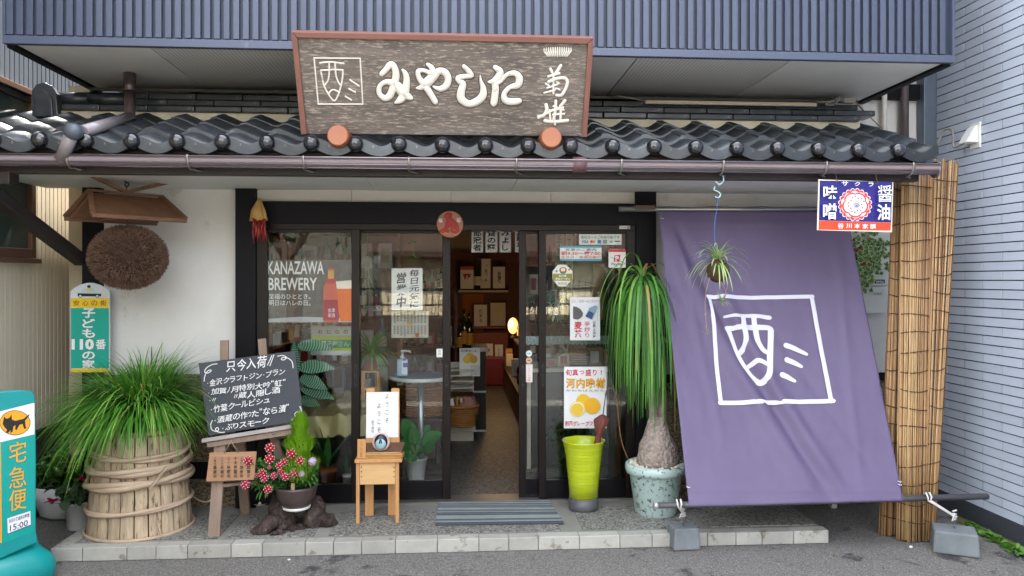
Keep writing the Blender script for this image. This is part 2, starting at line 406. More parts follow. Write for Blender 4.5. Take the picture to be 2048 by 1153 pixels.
random.seed(3)
x = PX0; k = 0; kb = MB(); first = None
while x < PX1 - .03:
    w = random.choice((.165, .18, .2, .25)); x2 = min(PX1, x + w)
    if PX1 - x2 < .06: x2 = PX1
    mb = MB(); mb.box(x + .0018, PY0 + U(-.002, .002), 0.002, x2 - .0018, PY0 + .085, PZ + U(0, .0025)); build('kerb_tile', mb, M_kerb, step, bevel=.004); x = x2
y = PY0 + .088
while y < 5.38:
    mb = MB(); mb.box(PX0, y, .002, PX0 + .085, min(y + .2, 5.4), PZ + .001); build('kerb_tile', mb, M_kerb, step, bevel=.004); y += .204
xs = [-2.25, -1.42, P(640, 1040, 4.85).x, P(1120, 1040, 4.85).x + .03, P(1165, 1040, 4.85).x + .06, 1.55, 2.28]
pan = [(-2.25, -1.45), (-1.40, P(632, 1040, 4.85).x), (P(662, 1040, 4.85).x, P(1118, 1040, 4.85).x), (P(1162, 1040, 4.85).x, 1.52), (1.57, 2.27)]
for a, b in pan:
    mb = MB(); mb.box(a, PY0 + .12, PZ - .003, b, 5.24, PZ + .002); build('pebble_panel', mb, M_agg_grey, step)
random.seed(5)
def litter(px, py, r, h, lab):
    p = G(px, py); mb = MB(); mb.ball(p + V((0, 0, h * .5)), (r, r * .8, h * .55), 8, 5, lambda d: 1 + .25 * noise.noise(d * 2.3 + p)); build('small_stone', mb, M_paper, label=lab, cat='stone')
litter(1822, 1096, .012, .012, 'small white stone on the asphalt before the reed screens')
litter(578, 1121, .010, .008, 'tiny pale scrap lying below the kerb under the driftwood')
litter(1948, 1084, .006, .006, 'tiny white pebble behind the right concrete block')
mb = MB()
for i in range(1600):
    px = U(-60, 2100); py = U(1090, 1160) if i % 2 else U(1000, 1160); p = G(px, py)
    if PX0 - .02 < p.x < PX1 + .02 and p.y > PY0 - .02: continue
    if p.y > 5.3 or p.x > 3.4: continue
    r = U(.001, .0035); mb.ball(p + V((0, 0, r * .3)), (r, r, r * .7), 5, 3)
build('gravel', mb, mk('pale_grit', '#a5a2a0', .8, var=.4, scale=30), kind='stuff', label='pale grit scattered over the grey asphalt', cat='grit')
random.seed(29); mb = MB()
for i in range(26):
    p = G(*random.choice(((U(100, 1700), U(1108, 1150)), (U(1700, 1900), U(1090, 1150)), (U(250, 1600), U(1060, 1085)))), 0); p.z = .006 if p.y < PY0 - .05 else PZ + .006
    mb.leaf(p, V((U(-1, 1), U(-1, 1), .15)), U(.012, .03), U(.008, .014), .6, nl=3)
build('leaf_litter', mb, mk('dry_litter', '#6c5a3c', .8, var=.4, scale=30), kind='stuff', label='scattered dry leaf bits on the step and the asphalt', cat='litter')
# ================================================================== SHOP BUILDING
YW = 5.46
shop = thing('shop_building', (.2, 5.5, 0), 'traditional two storey shop with white plaster, tiled eaves and slate blue upper cladding', 'shop')
def xat(px, Y=YW): return P(px, 500, Y).x
def zat(px, py, Y=YW): return P(px, py, Y).z
xa, xb = xat(198), xat(472)
mb = MB(); mb.box(xa, YW, .9, xb, YW + .14, 2.3); build('plaster_wall', mb, M_plaster, shop)
mb = MB(); mb.box(xa, YW - .012, .04, xb, YW + .14, .99 - .002)
build('pebble_wash_wall', mb, M_agg_brown, shop)
mb = MB(); mb.box(xa, YW - .022, .27, xb, YW - .013, .385); build('sill_rail', mb, M_black, shop)
mb = MB(); mb.box(xat(165, 5.4), 5.39, 0.02, xat(200, 5.4), 5.6, 2.3); build('corner_post', mb, M_black, shop, bevel=.004)
mb = MB(); mb.box(xat(471, 5.38), 5.37, PZ, xat(512, 5.38), 5.6, 2.3); build('door_post', mb, M_black, shop, bevel=.004)
mb = MB(); mb.box(xat(1272, 5.38), 5.37, PZ, xat(1312, 5.38), 5.6, 2.3); build('door_post', mb, M_black, shop, bevel=.004)
mb = MB(); a = P(512, 447, 5.38); b = P(1272, 408, 5.38); mb.box(a.x, 5.372, a.z, b.x, 5.58, b.z); build('lintel', mb, M_black, shop, bevel=.003)
lx0, lx1, lz1 = a.x, b.x, b.z
cuts = [lx0, xat(705), xat(902), xat(1100), lx1]
for i in range(4):
    mb = MB(); mb.box(cuts[i] + .0015, 5.41, lz1 + .001, cuts[i + 1] - .0015, 5.5, 2.262); build('wall_panel', mb, mk('offwhite_board', '#c9c6bb', .75, var=.05), shop)
mb = MB(); mb.box(xat(1312), YW, .95, 3.46, YW + .14, 4.4); mb.box(2.0, YW - .003, 2.25, 2.02, YW, 2.5); build('plaster_wall', mb, M_plaster, shop)
mb = MB(); mb.box(xat(1312), YW - .012, 0, 3.46, YW + .14, .948); build('pebble_wash_wall', mb, M_agg_brown, shop)
mb = MB(); mb.box(xat(1312), YW - .02, .9, 3.46, YW - .013, .96); build('sill_rail', mb, M_black, shop)
mb = MB(); mb.box(xat(1730), YW - .05, zat(1800, 202), 3.46, YW - .002, zat(1800, 172)); build('wall_beam', mb, M_black, shop)
# shell of the rooms
M_int = mk('interior_wall', '#b0a48c', .8, var=.1, scale=2)
for nm, q in (('side_wall', (-2.72, 5.6, 0, -2.58, 12.8, 3)), ('side_wall', (2.95, 5.6, 0, 3.05, 12.8, 3)), ('back_wall', (-2.58, 12.7, 0, 2.95, 12.8, 3)),
              ('ceiling', (-2.72, 5.6, 2.5, 3.05, 12.8, 2.6))):
    mb = MB(); mb.box(*q); build(nm, mb, M_int, shop)
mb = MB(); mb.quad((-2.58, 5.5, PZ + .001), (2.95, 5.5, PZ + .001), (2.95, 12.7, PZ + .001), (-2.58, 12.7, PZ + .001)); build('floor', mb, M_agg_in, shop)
mb = MB(); mb.box(-2.45, 5.2, 3.0, 2.95, 12.8, 6.2); build('upper_storey', mb, M_sidb2, shop)
# doors -----------------------------------------------------------
M_track = mk('track_steel', '#8d8c88', .4, .7)
mb = MB(); a = P(512, 1003, 5.38); mb.box(xat(512), 5.385, PZ - .01, xat(1272), 5.56, PZ + .012); build('door_track', mb, M_track, shop)
mb = MB(); a = P(512, 459, 5.39); b = P(1272, 447, 5.39)
mb.box(lx0, 5.392, a.z, lx1, 5.56, b.z - .0); mb.box(lx0, 5.392, PZ + .013, xat(534, 5.39), 5.56, a.z); mb.box(xat(1254, 5.39), 5.392, PZ + .013, lx1, 5.56, a.z)
build('door_frame', mb, M_bronze, shop, bevel=.003)
ZT = P(1000, 459, 5.4).z; ZB = PZ + .014
def leafdoor(px0, px1, Y, label, hx, s0=16, s1=16, hside=0):
    x0 = P(px0, 700, Y).x; x1 = P(px1, 700, Y).x; w0 = P(px0 + s0, 700, Y).x; w1 = P(px1 - s1, 700, Y).x; th = .032
    zb = PZ + .145; zt = ZT - .028
    d = build('sliding_door', MB().box(x0, Y, ZB, w0, Y + th, ZT - .004).box(w1, Y, ZB, x1, Y + th, ZT - .004), M_bronze2 if 0 else M_bronze, shop, bevel=.003, label=label)
    build('bottom_rail', MB().box(w0, Y + .002, ZB, w1, Y + th - .002, zb), M_bronze2, d, bevel=.002)
    build('top_rail', MB().box(w0, Y + .002, zt, w1, Y + th - .002, ZT - .004), M_bronze, d, bevel=.002)
    build('glass_pane', MB().box(w0 + .001, Y + .013, zb + .001, w1 - .001, Y + .018, zt - .001), M_glass, d)
    for h in hx:
        c = P(h, 752, Y); mb = MB(); m2 = mk('pull_black_iron', '#3a3a40', .3, .7)
        mb.box(c.x - .008, Y - .003, c.z - .062, c.x - .0045, Y - .0002, c.z + .062); mb.box(c.x + .0045, Y - .003, c.z - .062, c.x + .008, Y - .0002, c.z + .062)
        for sg in (-1, 1):
            mb.prism([(c.x - .011, Y, c.z + sg * .062), (c.x + .011, Y, c.z + sg * .062), (c.x + .007, Y, c.z + sg * .072), (c.x, Y, c.z + sg * .084), (c.x - .007, Y, c.z + sg * .072)], (0, -.004, 0))
        mb.tube([(c.x, Y - .002, c.z + .01), (c.x, Y - .006, c.z + .002), (c.x, Y - .002, c.z - .008)], .003, 5)
        build('door_pull', mb, m2, d)
    return d
leafdoor(520, 719, 5.405, 'leftmost glazed leaf with the beer poster behind it', [711], 15, 16)
leafdoor(702, 901, 5.45, 'glazed leaf left of the open doorway', [893], 18, 16)
leafdoor(1038, 1232, 5.45, 'glazed leaf right of the open doorway, slid behind the outer one', [1046], 14, 14)
leafdoor(1078, 1268, 5.405, 'rightmost glazed leaf carrying the stickers and citrus poster', [1086], 14, 16)
# eaves -----------------------------------------------------------
EX0 = -2.8; EX1 = P(1832, 330, 4.5).x
cuts = [EX0] + [P(p, 384, 5.42).x for p in (472, 751, 1021, 1288, 1577)] + [EX1 + .02]
for i in range(len(cuts) - 1):
    mb = MB(); mb.box(cuts[i] + .0025, 4.54, 2.264, cuts[i + 1] - .0025, YW - .0, 2.276); build('soffit_panel', mb, M_soffit, shop)
mb = MB(); mb.box(EX0, 4.535, 2.278, EX1 + .02, 5.5, 2.29); build('soffit_back', mb, M_dark, shop)
mb = MB(); mb.box(EX0, 4.47, 2.235, EX1, 4.535, 2.41); mb.box(EX0, 4.44, 2.345, EX1 + .03, 4.47, 2.4)
build('eave_beam', mb, M_eavewood, shop, bevel=.003)
M_soft_shadow = None
# gutter
gut = node('gutter', shop); GX1 = P(1868, 340, 4.41).x; gy, gz, gr = 4.405, zat(1000, 331, 4.405), .051
mb = MB(); n = 14; b = 0; mb.smooth = True
prof = [(math.cos(math.pi + math.pi * i / n) * gr, math.sin(math.pi + math.pi * i / n) * gr * .85 + .012) for i in range(n + 1)]
prof = [(-gr - .008, .014), (-gr - .008, .024), (-gr + .003, .024)] [::-1][:0] + [(-gr - .006, .02)] + prof + [(gr, .02)]
for xx in (EX0 - .05, GX1):
    for (yy, zz) in prof: mb.V((xx, gy + yy, gz + zz))
m = len(prof)
for i in range(m - 1): mb.F(i, i + 1, m + i + 1, m + i)
mb.smooth = False; mb.F(*range(m)); mb.F(*[m + i for i in reversed(range(m))])
mb.tube([(EX0 - .05, gy - gr - .003, gz + .026), (GX1, gy - gr - .003, gz + .026)], .006, 8)
o = build('trough', mb, M_gutter, gut)
for an in (.55, 1.15): build('trough_bead', MB().tube([(EX0 - .05, gy - gr * math.cos(an), gz + .012 - gr * .85 * math.sin(an)), (GX1, gy - gr * math.cos(an), gz + .012 - gr * .85 * math.sin(an))], .0035, 6), M_gutter, gut)
mb = MB(); mb.tube([(GX1, gy, gz), (GX1 + .012, gy, gz)], [.05, .048], 12); build('end_cap', mb, M_gutter, gut)
a = P(1148, 335, gy - gr).x; b = P(1174, 335, gy - gr).x; mb = MB()
mb.lathe(((a) , gy, gz + .008), [(gr + .003, 0), (gr + .003, b - a)], 20, (0, 1, 0), (0, 0, .86), (1, 0, 0)); build('joint_sleeve', mb, mk('faded_gutter_sleeve', '#6a4c50', .5), gut)
br = None
for px in (133, 375, 607, 818, 1033, 1243, 1447, 1653, 1826):
    X = P(px, 335, gy - gr).x; mb = MB()
    if br is None:
        pts = [(0, -gr - .006, .034), (0, -gr - .009, .02)] + [(0, math.cos(math.pi + a) * (gr + .004), math.sin(math.pi + a) * (gr * .86 + .005) + .01) for a in (.1, .4, .8, 1.2, 1.6, 2.0)] + [(.03, .03, -.045), (.045, .06, -.04)]
        mb.tube(pts, [.005] * 2 + [.0065] * 6 + [.005, .005], 6); br = proto('gutter_bracket', mb, mk('galvanised', '#9b978f', .3, .8), gut, (X, gy, gz))
    else: inst(br, 'gutter_bracket', (X, gy, gz), gut)
# roof tiles
roof = node('canopy_roof', shop); PW = .2435; BX0 = -1.793; SL = math.tan(math.radians(20)); A = .021; zr0 = 2.392
def wav(x):
    s = (x / PW) % 1.0; s = s ** 1.35; return A * math.cos(2 * math.pi * s) 
def slab(mb, xs, zt, zb, ya, za, yb, zb2):
    n = len(xs); b = len(mb.v)
    for (yy, zz) in ((ya, za), (yb, zb2)):
        for xx in xs: mb.V((xx, yy, zz + zt(xx)))
        for xx in xs: mb.V((xx, yy, zz + zb(xx)))
    for i in range(n - 1):
        mb.smooth = True; mb.F(b + i, b + i + 1, b + 2 * n + i + 1, b + 2 * n + i); mb.smooth = False
        mb.F(b + n + i + 1, b + n + i, b + 3 * n + i, b + 3 * n + i + 1); mb.F(b + i + 1, b + i, b + n + i, b + n + i + 1)
    mb.F(b, b + 2 * n, b + 3 * n, b + n); e = n - 1; mb.F(b + e, b + n + e, b + 3 * n + e, b + 2 * n + e)
xs = [-.022 + (PW + .03) * i / 13 for i in range(14)]
mb = MB(); slab(mb, xs, lambda x: wav(x) * 1.0 + .03 + (.008 if x < .03 else 0), lambda x: wav(x) - .004, 0, 0, .27, .27 * SL - .012); L1 = None
emb = MB(); slab(emb, xs, lambda x: wav(x) + .02, lambda x: wav(x) - .002, 0.0, 0, .27, .27 * SL - .012)
slab(emb, xs, lambda x: wav(x) + .021, lambda x: -.004 - .052 * max(0, math.sin(math.pi * max(0, min(1, x / PW)) ** 1.15)) ** .8, -.022, 0, 0.002, 0)
bmb = MB(); bmb.ball((0, 0, 0), .046, 18, 14); bmb.tube([(0, 0, 0), (0, .06, .008)], .034, 10)
first = {}
for r in range(4):
    for k in range(-4, 19):
        X = BX0 + PW * k; Y = 4.40 + .205 * r; Z = zr0 + .205 * r * SL
        if X < EX0 - .1 or X > 2.7: continue
        rz = U(-.006, .006); zz = Z + U(-.002, .002)
        if r == 0:
            o = inst(first['e'], 'eave_tile', (X, Y, zz), roof, (0, 0, rz)) if 'e' in first else proto('eave_tile', emb, M_kawara, roof, (X, Y, zz), (0, 0, rz)); first['e'] = o
            cap = (X, Y - .022, zz + .012)
            o = inst(first['b'], 'round_cap', cap, roof) if 'b' in first else proto('round_cap', bmb, mk('polished_cap', '#1e2024', .1, .3, var=.2, coat=1.0, rand=.15), roof, cap); first['b'] = o
        else:
            o = inst(first['t'], 'roof_tile', (X, Y, zz), roof, (0, 0, rz)) if 't' in first else proto('roof_tile', mb, M_kawara, roof, (X, Y, zz), (0, 0, rz)); first['t'] = o
mb = MB(); mb.prism([(EX0 - .03, 4.42, 2.385), (EX0 - .03, 5.3, 2.385 + .88 * SL - .02), (EX0 - .03, 5.3, 2.3), (EX0 - .03, 4.42, 2.36)], (2.78 - EX0 + .02, 0, 0)); build('roof_bed', mb, M_dark, roof)
YR = 5.16
a = P(86, 232, YR); xr0 = a.x + .05; xr1 = P(1716, 230, YR).x
mb = MB(); mb.box(xr0, YR + .03, 2.62, xr1 + .03, YR + .2, 2.737); build('mortar_band', mb, M_plaster2, roof)
fl = None; fz = [2.738, 2.780, 2.822]
for r in range(3):
    x = xr0 + (.12 if r % 2 else 0); yy = YR + .012 * r
    mbt = MB(); mbt.box(-.148, 0, 0, .148, .16, .038)
    while x < xr1:
        if fl is None: fl = proto('ridge_tile', mbt, M_kawara, roof, (x + .15, yy, fz[r]), bevel=.006)
        else: inst(fl, 'ridge_tile', (x + .15, yy + U(-.002, .002), fz[r]), roof)
        x += .3
mb = MB(); mb.prism([(xat(180, YR), YR - .015, 2.864), (xat(180, YR), YR - .015, 2.88), (xat(180, YR), YW - .05, 2.945), (xat(180, YR), YW - .05, 2.92)], (xr1 - xat(180, YR), 0, 0))
build('ridge_flashing', mb, mk('dark_flashing', '#3a3834', .5, .3, var=.2), roof)
mb = MB(); c = P(88, 232, YR - .06); pr = []
for i in range(13):
    a = math.pi * i / 12; pr.append((c.x - .07 + .075 * 1, 0, 0))
pts = [(c.x - .075, c.y, c.z - .01), (c.x - .075, c.y, c.z + .16), (c.x - .05, c.y, c.z + .2), (c.x, c.y, c.z + .215), (c.x + .05, c.y, c.z + .19), (c.x + .075, c.y, c.z + .14), (c.x + .085, c.y, c.z - .01)]
mb.prism(pts, (0, .05, 0)); mb.prism([(p[0] * .7 + c.x * .3, p[1], p[2] * .75 + c.z * .25) for p in pts], (0, -.012, 0)); build('ridge_end_tile', mb, M_kawara, roof, bevel=.006)
mb = MB(); c0 = P(100, 196, YR + .0)
for i in range(2):
    mb.tube([(c0.x + .02 + .22 * i, YR + .02, c0.z), (c0.x + .25 + .22 * i, YR + .02, c0.z)], [.043, .041], 14)
build('ridge_roll', mb, M_kawara, roof)
# balcony ---------------------------------------------------------
BXa, BXb, BY, BZ = -2.5, 2.97, 4.43, 2.942
bal = node('balcony', shop)
mb = MB(); mb.box(BXa, BY + .02, BZ + .05, BXb, BY + .12, 6.2); mb.box(BXa, BY + .12, BZ + .05, BXa + .1, 5.5, 6.2); mb.box(BXb - .1, BY + .12, BZ + .05, BXb, 5.5, 6.2)
build('siding_back', mb, M_sidb2, bal)
mb = MB(); mb.box(BXa - .004, BY - .006, BZ, BXb + .004, BY + .03, BZ + .046); build('bottom_trim', mb, M_sidb, bal, bevel=.003)
mb = MB(); mb.box(-.0165, 0, 0, .0165, .02, 3.1); q = None; X = BXa + .03
mb2 = MB(); mb2.box(-.004, 0, 0, .004, .02, 3.1)
while X < BXb - .02:
    if q is None: q = proto('siding_rib', mb, M_sidb, bal, (X, BY, BZ + .052), bevel=.002)
    else: inst(q, 'siding_rib', (X, BY, BZ + .052), bal)
    X += .0532
for xx in (BXa - .004, BXb - .012): build('corner_trim', MB().box(xx, BY - .006, BZ + .047, xx + .016, BY + .03, 6.2), M_sidb, bal)
def perf(name):
    m = bpy.data.materials.new(name); m.use_nodes = True; N = m.node_tree.nodes; L = m.node_tree.links; b = N['Principled BSDF']; b.inputs['Roughness'].default_value = .8
    tc = N.new('ShaderNodeTexCoord'); v = N.new('ShaderNodeTexVoronoi'); v.inputs['Scale'].default_value = 42; v.inputs['Randomness'].default_value = 0
    L.new(tc.outputs['Object'], v.inputs['Vector']); r = N.new('ShaderNodeMapRange'); r.inputs[1].default_value = .17; r.inputs[2].default_value = .24; L.new(v.outputs['Distance'], r.inputs[0])
    mp = N.new('ShaderNodeMapping'); mp.inputs['Scale'].default_value = (1, 1, 0); L.new(tc.outputs['Object'], mp.inputs[0]); L.new(mp.outputs[0], v.inputs['Vector'])
    c = N.new('ShaderNodeMix'); c.data_type = 'RGBA'; c.inputs[6].default_value = (.22, .22, .2, 1); c.inputs[7].default_value = (*lin('#d2d1ca'), 1); L.new(r.outputs[0], c.inputs[0]); L.new(c.outputs[2], b.inputs['Base Color']); return m
M_perf = perf('perforated_soffit')
cuts = [BXa + .05, P(295, 98, BY).x, P(620, 105, BY).x, P(945, 112, BY).x, P(1278, 118, BY).x, P(1587, 120, BY).x, BXb - .05]
for i in range(6):
    mb = MB(); mb.box(cuts[i] + .004, BY + .032, BZ + .004, cuts[i + 1] - .004, YW, BZ + .02); build('soffit_panel', mb, M_perf if i in (1, 4) else M_soffit, bal)
mb = MB(); mb.box(BXa + .05, BY + .032, BZ + .022, BXb - .05, YW, BZ + .04); build('soffit_back', mb, M_dark, bal)
for xx in (BXa, BXb - .048): build('end_beam', MB().box(xx, BY + .032, BZ - .012, xx + .048, YW + .05, BZ + .045), M_black, bal)
# pipes -----------------------------------------------------------
M_pipe = mk('brown_downpipe', '#4a3d3b', .3, .1, var=.1, coat=.3); M_pipe2 = mk('pipe_grey', '#8c8588', .25, .1, coat=.4)
mb = MB(); t0 = P(259, 150, 5.03); e0 = P(260, 232, 4.90); kn = P(147, 264, 4.30); e1 = P(122, 318, 4.37)
mb.tube([(t0.x, t0.y, 2.95), t0.lerp(e0, .45)], .036, 14); mb.tube([t0.lerp(e0, .45), e0, e0 + V((0, 0, -.02))], .032, 14)
build('downpipe', mb, M_pipe, shop); mb = MB(); mb.tube([e0 + V((0, 0, -.01)), kn + V((.02, .05, .01))], .034, 14); mb.tube([kn, e1], [.034, .036], 14); build('pipe_bend', mb, M_pipe2, shop)
mb = MB(); mb.ball(kn, .047, 16, 10); build('pipe_elbow', mb, mk('grey_elbow', '#4e5560', .35), shop)
mb = MB(); a = P(1770, 183, 5.4); mb.tube([(a.x, 5.41, 3.05), (a.x, 5.41, P(1770, 275, 5.4).z - .1)], .019, 12); build('white_pipe', mb, mk('ivory_pvc', '#dad6c8', .4), shop)
mb = MB(); a = P(1812, 170, 5.38); mb.tube([(a.x, 5.4, 4.3), (a.x, 5.4, 2.2)], .03, 14); build('drain_pipe', mb, mk('taupe_pipe', '#5b5153', .4), shop)
mb = MB(); a = P(1291, 204, 5.1); b = P(1634, 206, 5.1); mb.box(a.x, 5.1, a.z - .012, b.x, 5.12, a.z + .012); build('cable_duct', mb, mk('beige_duct', '#b5aa92', .5), shop)
mb = MB(); q = lambda x, y, Y=5.08: P(x, y, Y)
mb.tube(smooth_pts([tuple(q(1235, 192)), tuple(q(1262, 197)), tuple(q(1293, 203))]), .004, 6)
mb.tube(smooth_pts([tuple(q(1634, 205)), tuple(q(1662, 203)), tuple(q(1680, 194)), tuple(q(1668, 210)), tuple(q(1650, 208)), tuple(q(1690, 200)), tuple(q(1712, 207)), tuple(q(1735, 230, 5.3)), tuple(q(1765, 258, 5.38))]), .0045, 6)
build('eave_cable', mb, mk('cable_grey', '#8a8478', .5), shop, kind='stuff'); build('junction_box', MB().obox(q(1697, 203), (.04, 0, 0), (0, .02, 0), (0, 0, .014)), mk('cable_grey', '#8a8478', .5), shop)
# diagonal brace at the left end
mb = MB(); mb.beam(P(163, 522, 5.42), P(-14, 388, 4.53), .075, .075); build('diagonal_brace', mb, M_eavewood, shop, bevel=.006)
mb = MB(); a = P(10, 358, 4.5); mb.box(a.x - .09, 4.46, a.z - .035, a.x + .045, 4.56, a.z + .04); build('beam_end', mb, M_eavewood, shop, bevel=.005)
# ================================================================== NEIGHBOUR ON THE LEFT
XL = -2.85; M_beige = mk('cream_ribbed_siding', '#cdc2ad', .55, .0, var=.05, scale=1.5, rand=.04); M_beige2 = mk('cream_siding_groove', '#9c917d', .6, .0)
M_gsid = mk('grey_blue_siding', '#7f8896', .35, .4, var=.08, rand=.05)
nb = thing('neighbour_house', (XL - 1, 4.5, 0), 'cream ribbed metal clad house along the left edge', 'house')
mb = MB(); mb.box(XL - .2, 2, .62, XL - .012, 9, 2.81); build('wall', mb, M_beige2, nb)
mb = MB(); mb.box(XL - .2, 2, 2.84, XL - .012, 9, 6); build('upper_wall', mb, mk('grey_groove', '#3d4350', .5, .3), nb)
mb = MB(); mb.box(XL - .2, 2, 0, XL - .05, 9, .60); build('foundation', mb, mk('dark_foundation', '#4e4a44', .8, bump=.2), nb)
mb = MB(); mb.box(XL - .02, 2, .6, XL + .012, 9, .622); mb.box(XL - .02, 2, 2.812, XL + .03, 9, 2.838); build('flashing', mb, mk('dark_trim', '#33302f', .4, .5), nb)
wy0, wy1, wz0 = 4.2, PXp(62, 515, XL).y, PXp(60, 517, XL).z
mb = MB(); mb.box(XL - .012, -.0215, 0, XL, .0215, 2.185)
rib = MB(); rib.box(-.012, -.0215, 0, 0, .0215, 1); rr = None
Y = 4.02
while Y < 6.1:
    z0, z1 = .624, 2.81
    if Y < wy1 + .02: z1 = wz0 - .03
    if rr is None: rr = proto('siding_rib', rib, M_beige, nb, (XL, Y, z0)); rr.scale = (1, 1, z1 - z0)
    else: inst(rr, 'siding_rib', (XL, Y, z0), nb, sc=(1, 1, z1 - z0))
    if Y > wy0: 
        o = inst(rr, 'siding_rib', (XL, Y, 2.84), nb, sc=(1, 1, 1.2)); 
    Y += .0535
rib2 = MB()
rib2.box(-.012, -.03, 0, 0, .03, 1)
for o in list(COL.objects):
    if o.name.startswith('siding_rib') and o.parent == nb and o.location.z + ORG[nb].z > 2.8:
        if 'g' not in first: me = o.data.copy(); me.materials.clear(); me.materials.append(M_gsid); first['g'] = me
        o.data = first['g']
M_wf = mk('brown_window_frame', '#6b5142', .4, .3); win = node('window', nb)
mb = MB(); t = .035
mb.box(XL - .01, wy1 - .05, wz0, XL + t, wy1, 2.9); mb.box(XL - .01, wy0, wz0, XL + t, wy1 - .05, wz0 + .06); mb.box(XL - .01, wy0, 2.86, XL + t, wy1 - .05, 2.9); mb.box(XL, 4.6, wz0 + .06, XL + t * .7, 4.64, 2.86)
build('window_frame', mb, M_wf, win, bevel=.004)
mb = MB(); mb.box(XL - .01, wy0 - .05, wz0 - .035, XL + .055, wy1 + .03, wz0 - .003); build('window_sill', mb, M_wf, win, bevel=.003)
mb = MB(); mb.box(XL - .005, wy0, wz0 + .061, XL + .004, wy1 - .051, 2.859); build('pane', mb, mk('obscure_pane', '#46534f', .12, var=.1), win)
# ================================================================== TILED BUILDING ON THE RIGHT
XR = 3.47; M_brick = mk('pale_blue_grey_tile', '#c2cbda', .5, var=.04, scale=3, rand=.045, bump=.12, bs=40); M_joint = mk('dark_joint', '#2a303c', .8)
rb = thing('tiled_building', (XR + 1, 3.5, 0), 'pale blue grey brick tiled building along the right edge', 'building')
mb = MB(); mb.box(XR, -3, .12, XR + .2, YW + .6, 7.0); build('wall', mb, M_joint, rb)
mb = MB(); mb.box(XR - .012, -3, 0, XR + .2, 5.36, .125); build('wall_base', mb, mk('dark_plinth', '#3e424a', .6, bump=.15), rb)
CH, CL = .0604, .363; bt = MB(); bt.box(-.009, 0, 0, 0, CL - .012, CH - .0075); q = None; cnt = 0; st = MB(); rest = []
for r in range(112):
    z = .13 + r * CH; off = (CL / 2 if r % 2 else 0) + 5.233 - CL * 3
    for k in range(-18, 4):
        y0 = off + k * CL; y1 = y0 + CL - .012
        if y0 > 5.34: continue
        yc = min(y1, 5.355)
        if yc - y0 < .02: continue
        vis = y1 > 4.30 and z < 3.62
        if vis and abs(yc - y1) < 1e-6 and cnt < 290:
            if q is None: q = proto('wall_tile', bt, M_brick, rb, (XR, y0, z))
            else: inst(q, 'wall_tile', (XR - U(0, .0015), y0, z), rb)
            cnt += 1
        elif vis and cnt < 290:
            mb = MB(); mb.box(XR - .009, y0, z, XR, yc, z + CH - .0075); build('wall_tile', mb, M_brick, rb); cnt += 1
        elif z < 6.9: st.box(XR - .009, y0, z, XR + .001, yc, z + CH - .0075)
build('wall_tile_field', st, M_brick, rb, kind='stuff')
mb = MB(); mb.box(XR - .10, 5.36, 0, XR + .01, 5.455, 6.5); build('corner_trim', mb, mk('steel_blue_trim', '#66717f', .4, .3), rb, bevel=.004)
# ================================================================== ACROSS THE STREET (seen mirrored in the glass, and giving the bounce light)
def Rf(px, py, Yo): q = P(px, py, 2 * 5.43 - Yo); return V((q.x, Yo, q.z))
ho = thing('opposite_house', (2, -7, 0), 'cream house across the street, mirrored in the door glass', 'house')
M_cream = mk('cream_render', '#dccfae', .8, var=.05)
mb = MB(); mb.box(-1.9, -8.2, 0, 9, -8, 2.25); build('wall', mb, M_cream, ho)
mb = MB(); mb.prism([(-2.2, -7.5, 2.2), (9.3, -7.5, 2.2), (9.3, -9.5, 3.3), (-2.2, -9.5, 3.3)], (0, 0, .12)); build('roof', mb, mk('dark_brown_roof', '#3c2d25', .7), ho)
mb = MB(); mb.box(-1.4, -9.9, 3.0, 8.6, -9.7, 5.4); build('upper_wall', mb, mk('grey_render', '#8e8f8c', .8), ho)
for x in (1.2, 4.6):
    f = build('window', MB().box(x, -8.0, 1.0, x + 1.3, -7.97, 2.0), M_wf, ho); build('pane', MB().box(x + .06, -7.97, 1.06, x + 1.24, -7.96, 1.94), mk('obscure_pane', '#46534f'), f)
fe = thing('iron_fence', (0, -6, 0), 'black iron bar fence across the street, mirrored in the glass', 'fence')
mb = MB(); mb.box(-2.2, -6.02, 1.42, 9, -5.98, 1.47); mb.box(-2.2, -6.02, 1.08, 9, -5.98, 1.12); build('fence_rail', mb, M_ink, fe)
mb = MB(); mb.tube([(0, 0, 0), (0, 0, .75)], .011, 6); q = None; x = -2.1
while x < 6:
    if q is None: q = proto('fence_bar', mb, M_ink, fe, (x, -6, .86))
    else: inst(q, 'fence_bar', (x, -6, .86), fe)
    x += .14
mb = MB(); mb.box(-2.2, -6.1, 0, 9, -5.9, .86); build('fence_wall', mb, mk('brown_boards', '#3b3029', .7), fe)
hr = thing('opposite_block', (-8, -10, 0), 'pale concrete block across the street behind the tree', 'building')
mb = MB(); mb.box(-14, -13, 0, -2.6, -12.8, 6.5); build('wall', mb, mk('pale_render', '#6a665e', .8), hr)
mb = MB(); mb.box(-14, -12.8, 6.5, -2.6, -12.0, 6.7); build('parapet', mb, M_conc, hr)
tr = thing('street_tree', (-3.4, -5, 0), 'leafy tree across the street mirrored in the left glass', 'tree')
M_bark = mk('bark', '#5b4636', .85, bump=.5, bs=20); M_tl = mk('tree_leaves', '#2f4a20', .5, var=.35, scale=2, trans=.2)
mb = MB(); mb.tube(smooth_pts([(-3.4, -5, 0), (-3.3, -5, 1.2), (-3.5, -5, 2.2), (-4.1, -4.9, 3.0), (-4.6, -4.8, 4)]), [.2 - .008 * i for i in range(17)], 8)
mb.tube(smooth_pts([(-3.45, -5, 2.0), (-3.0, -5, 2.8), (-2.9, -5.1, 3.6)]), [.1 - .008 * i for i in range(9)], 7)
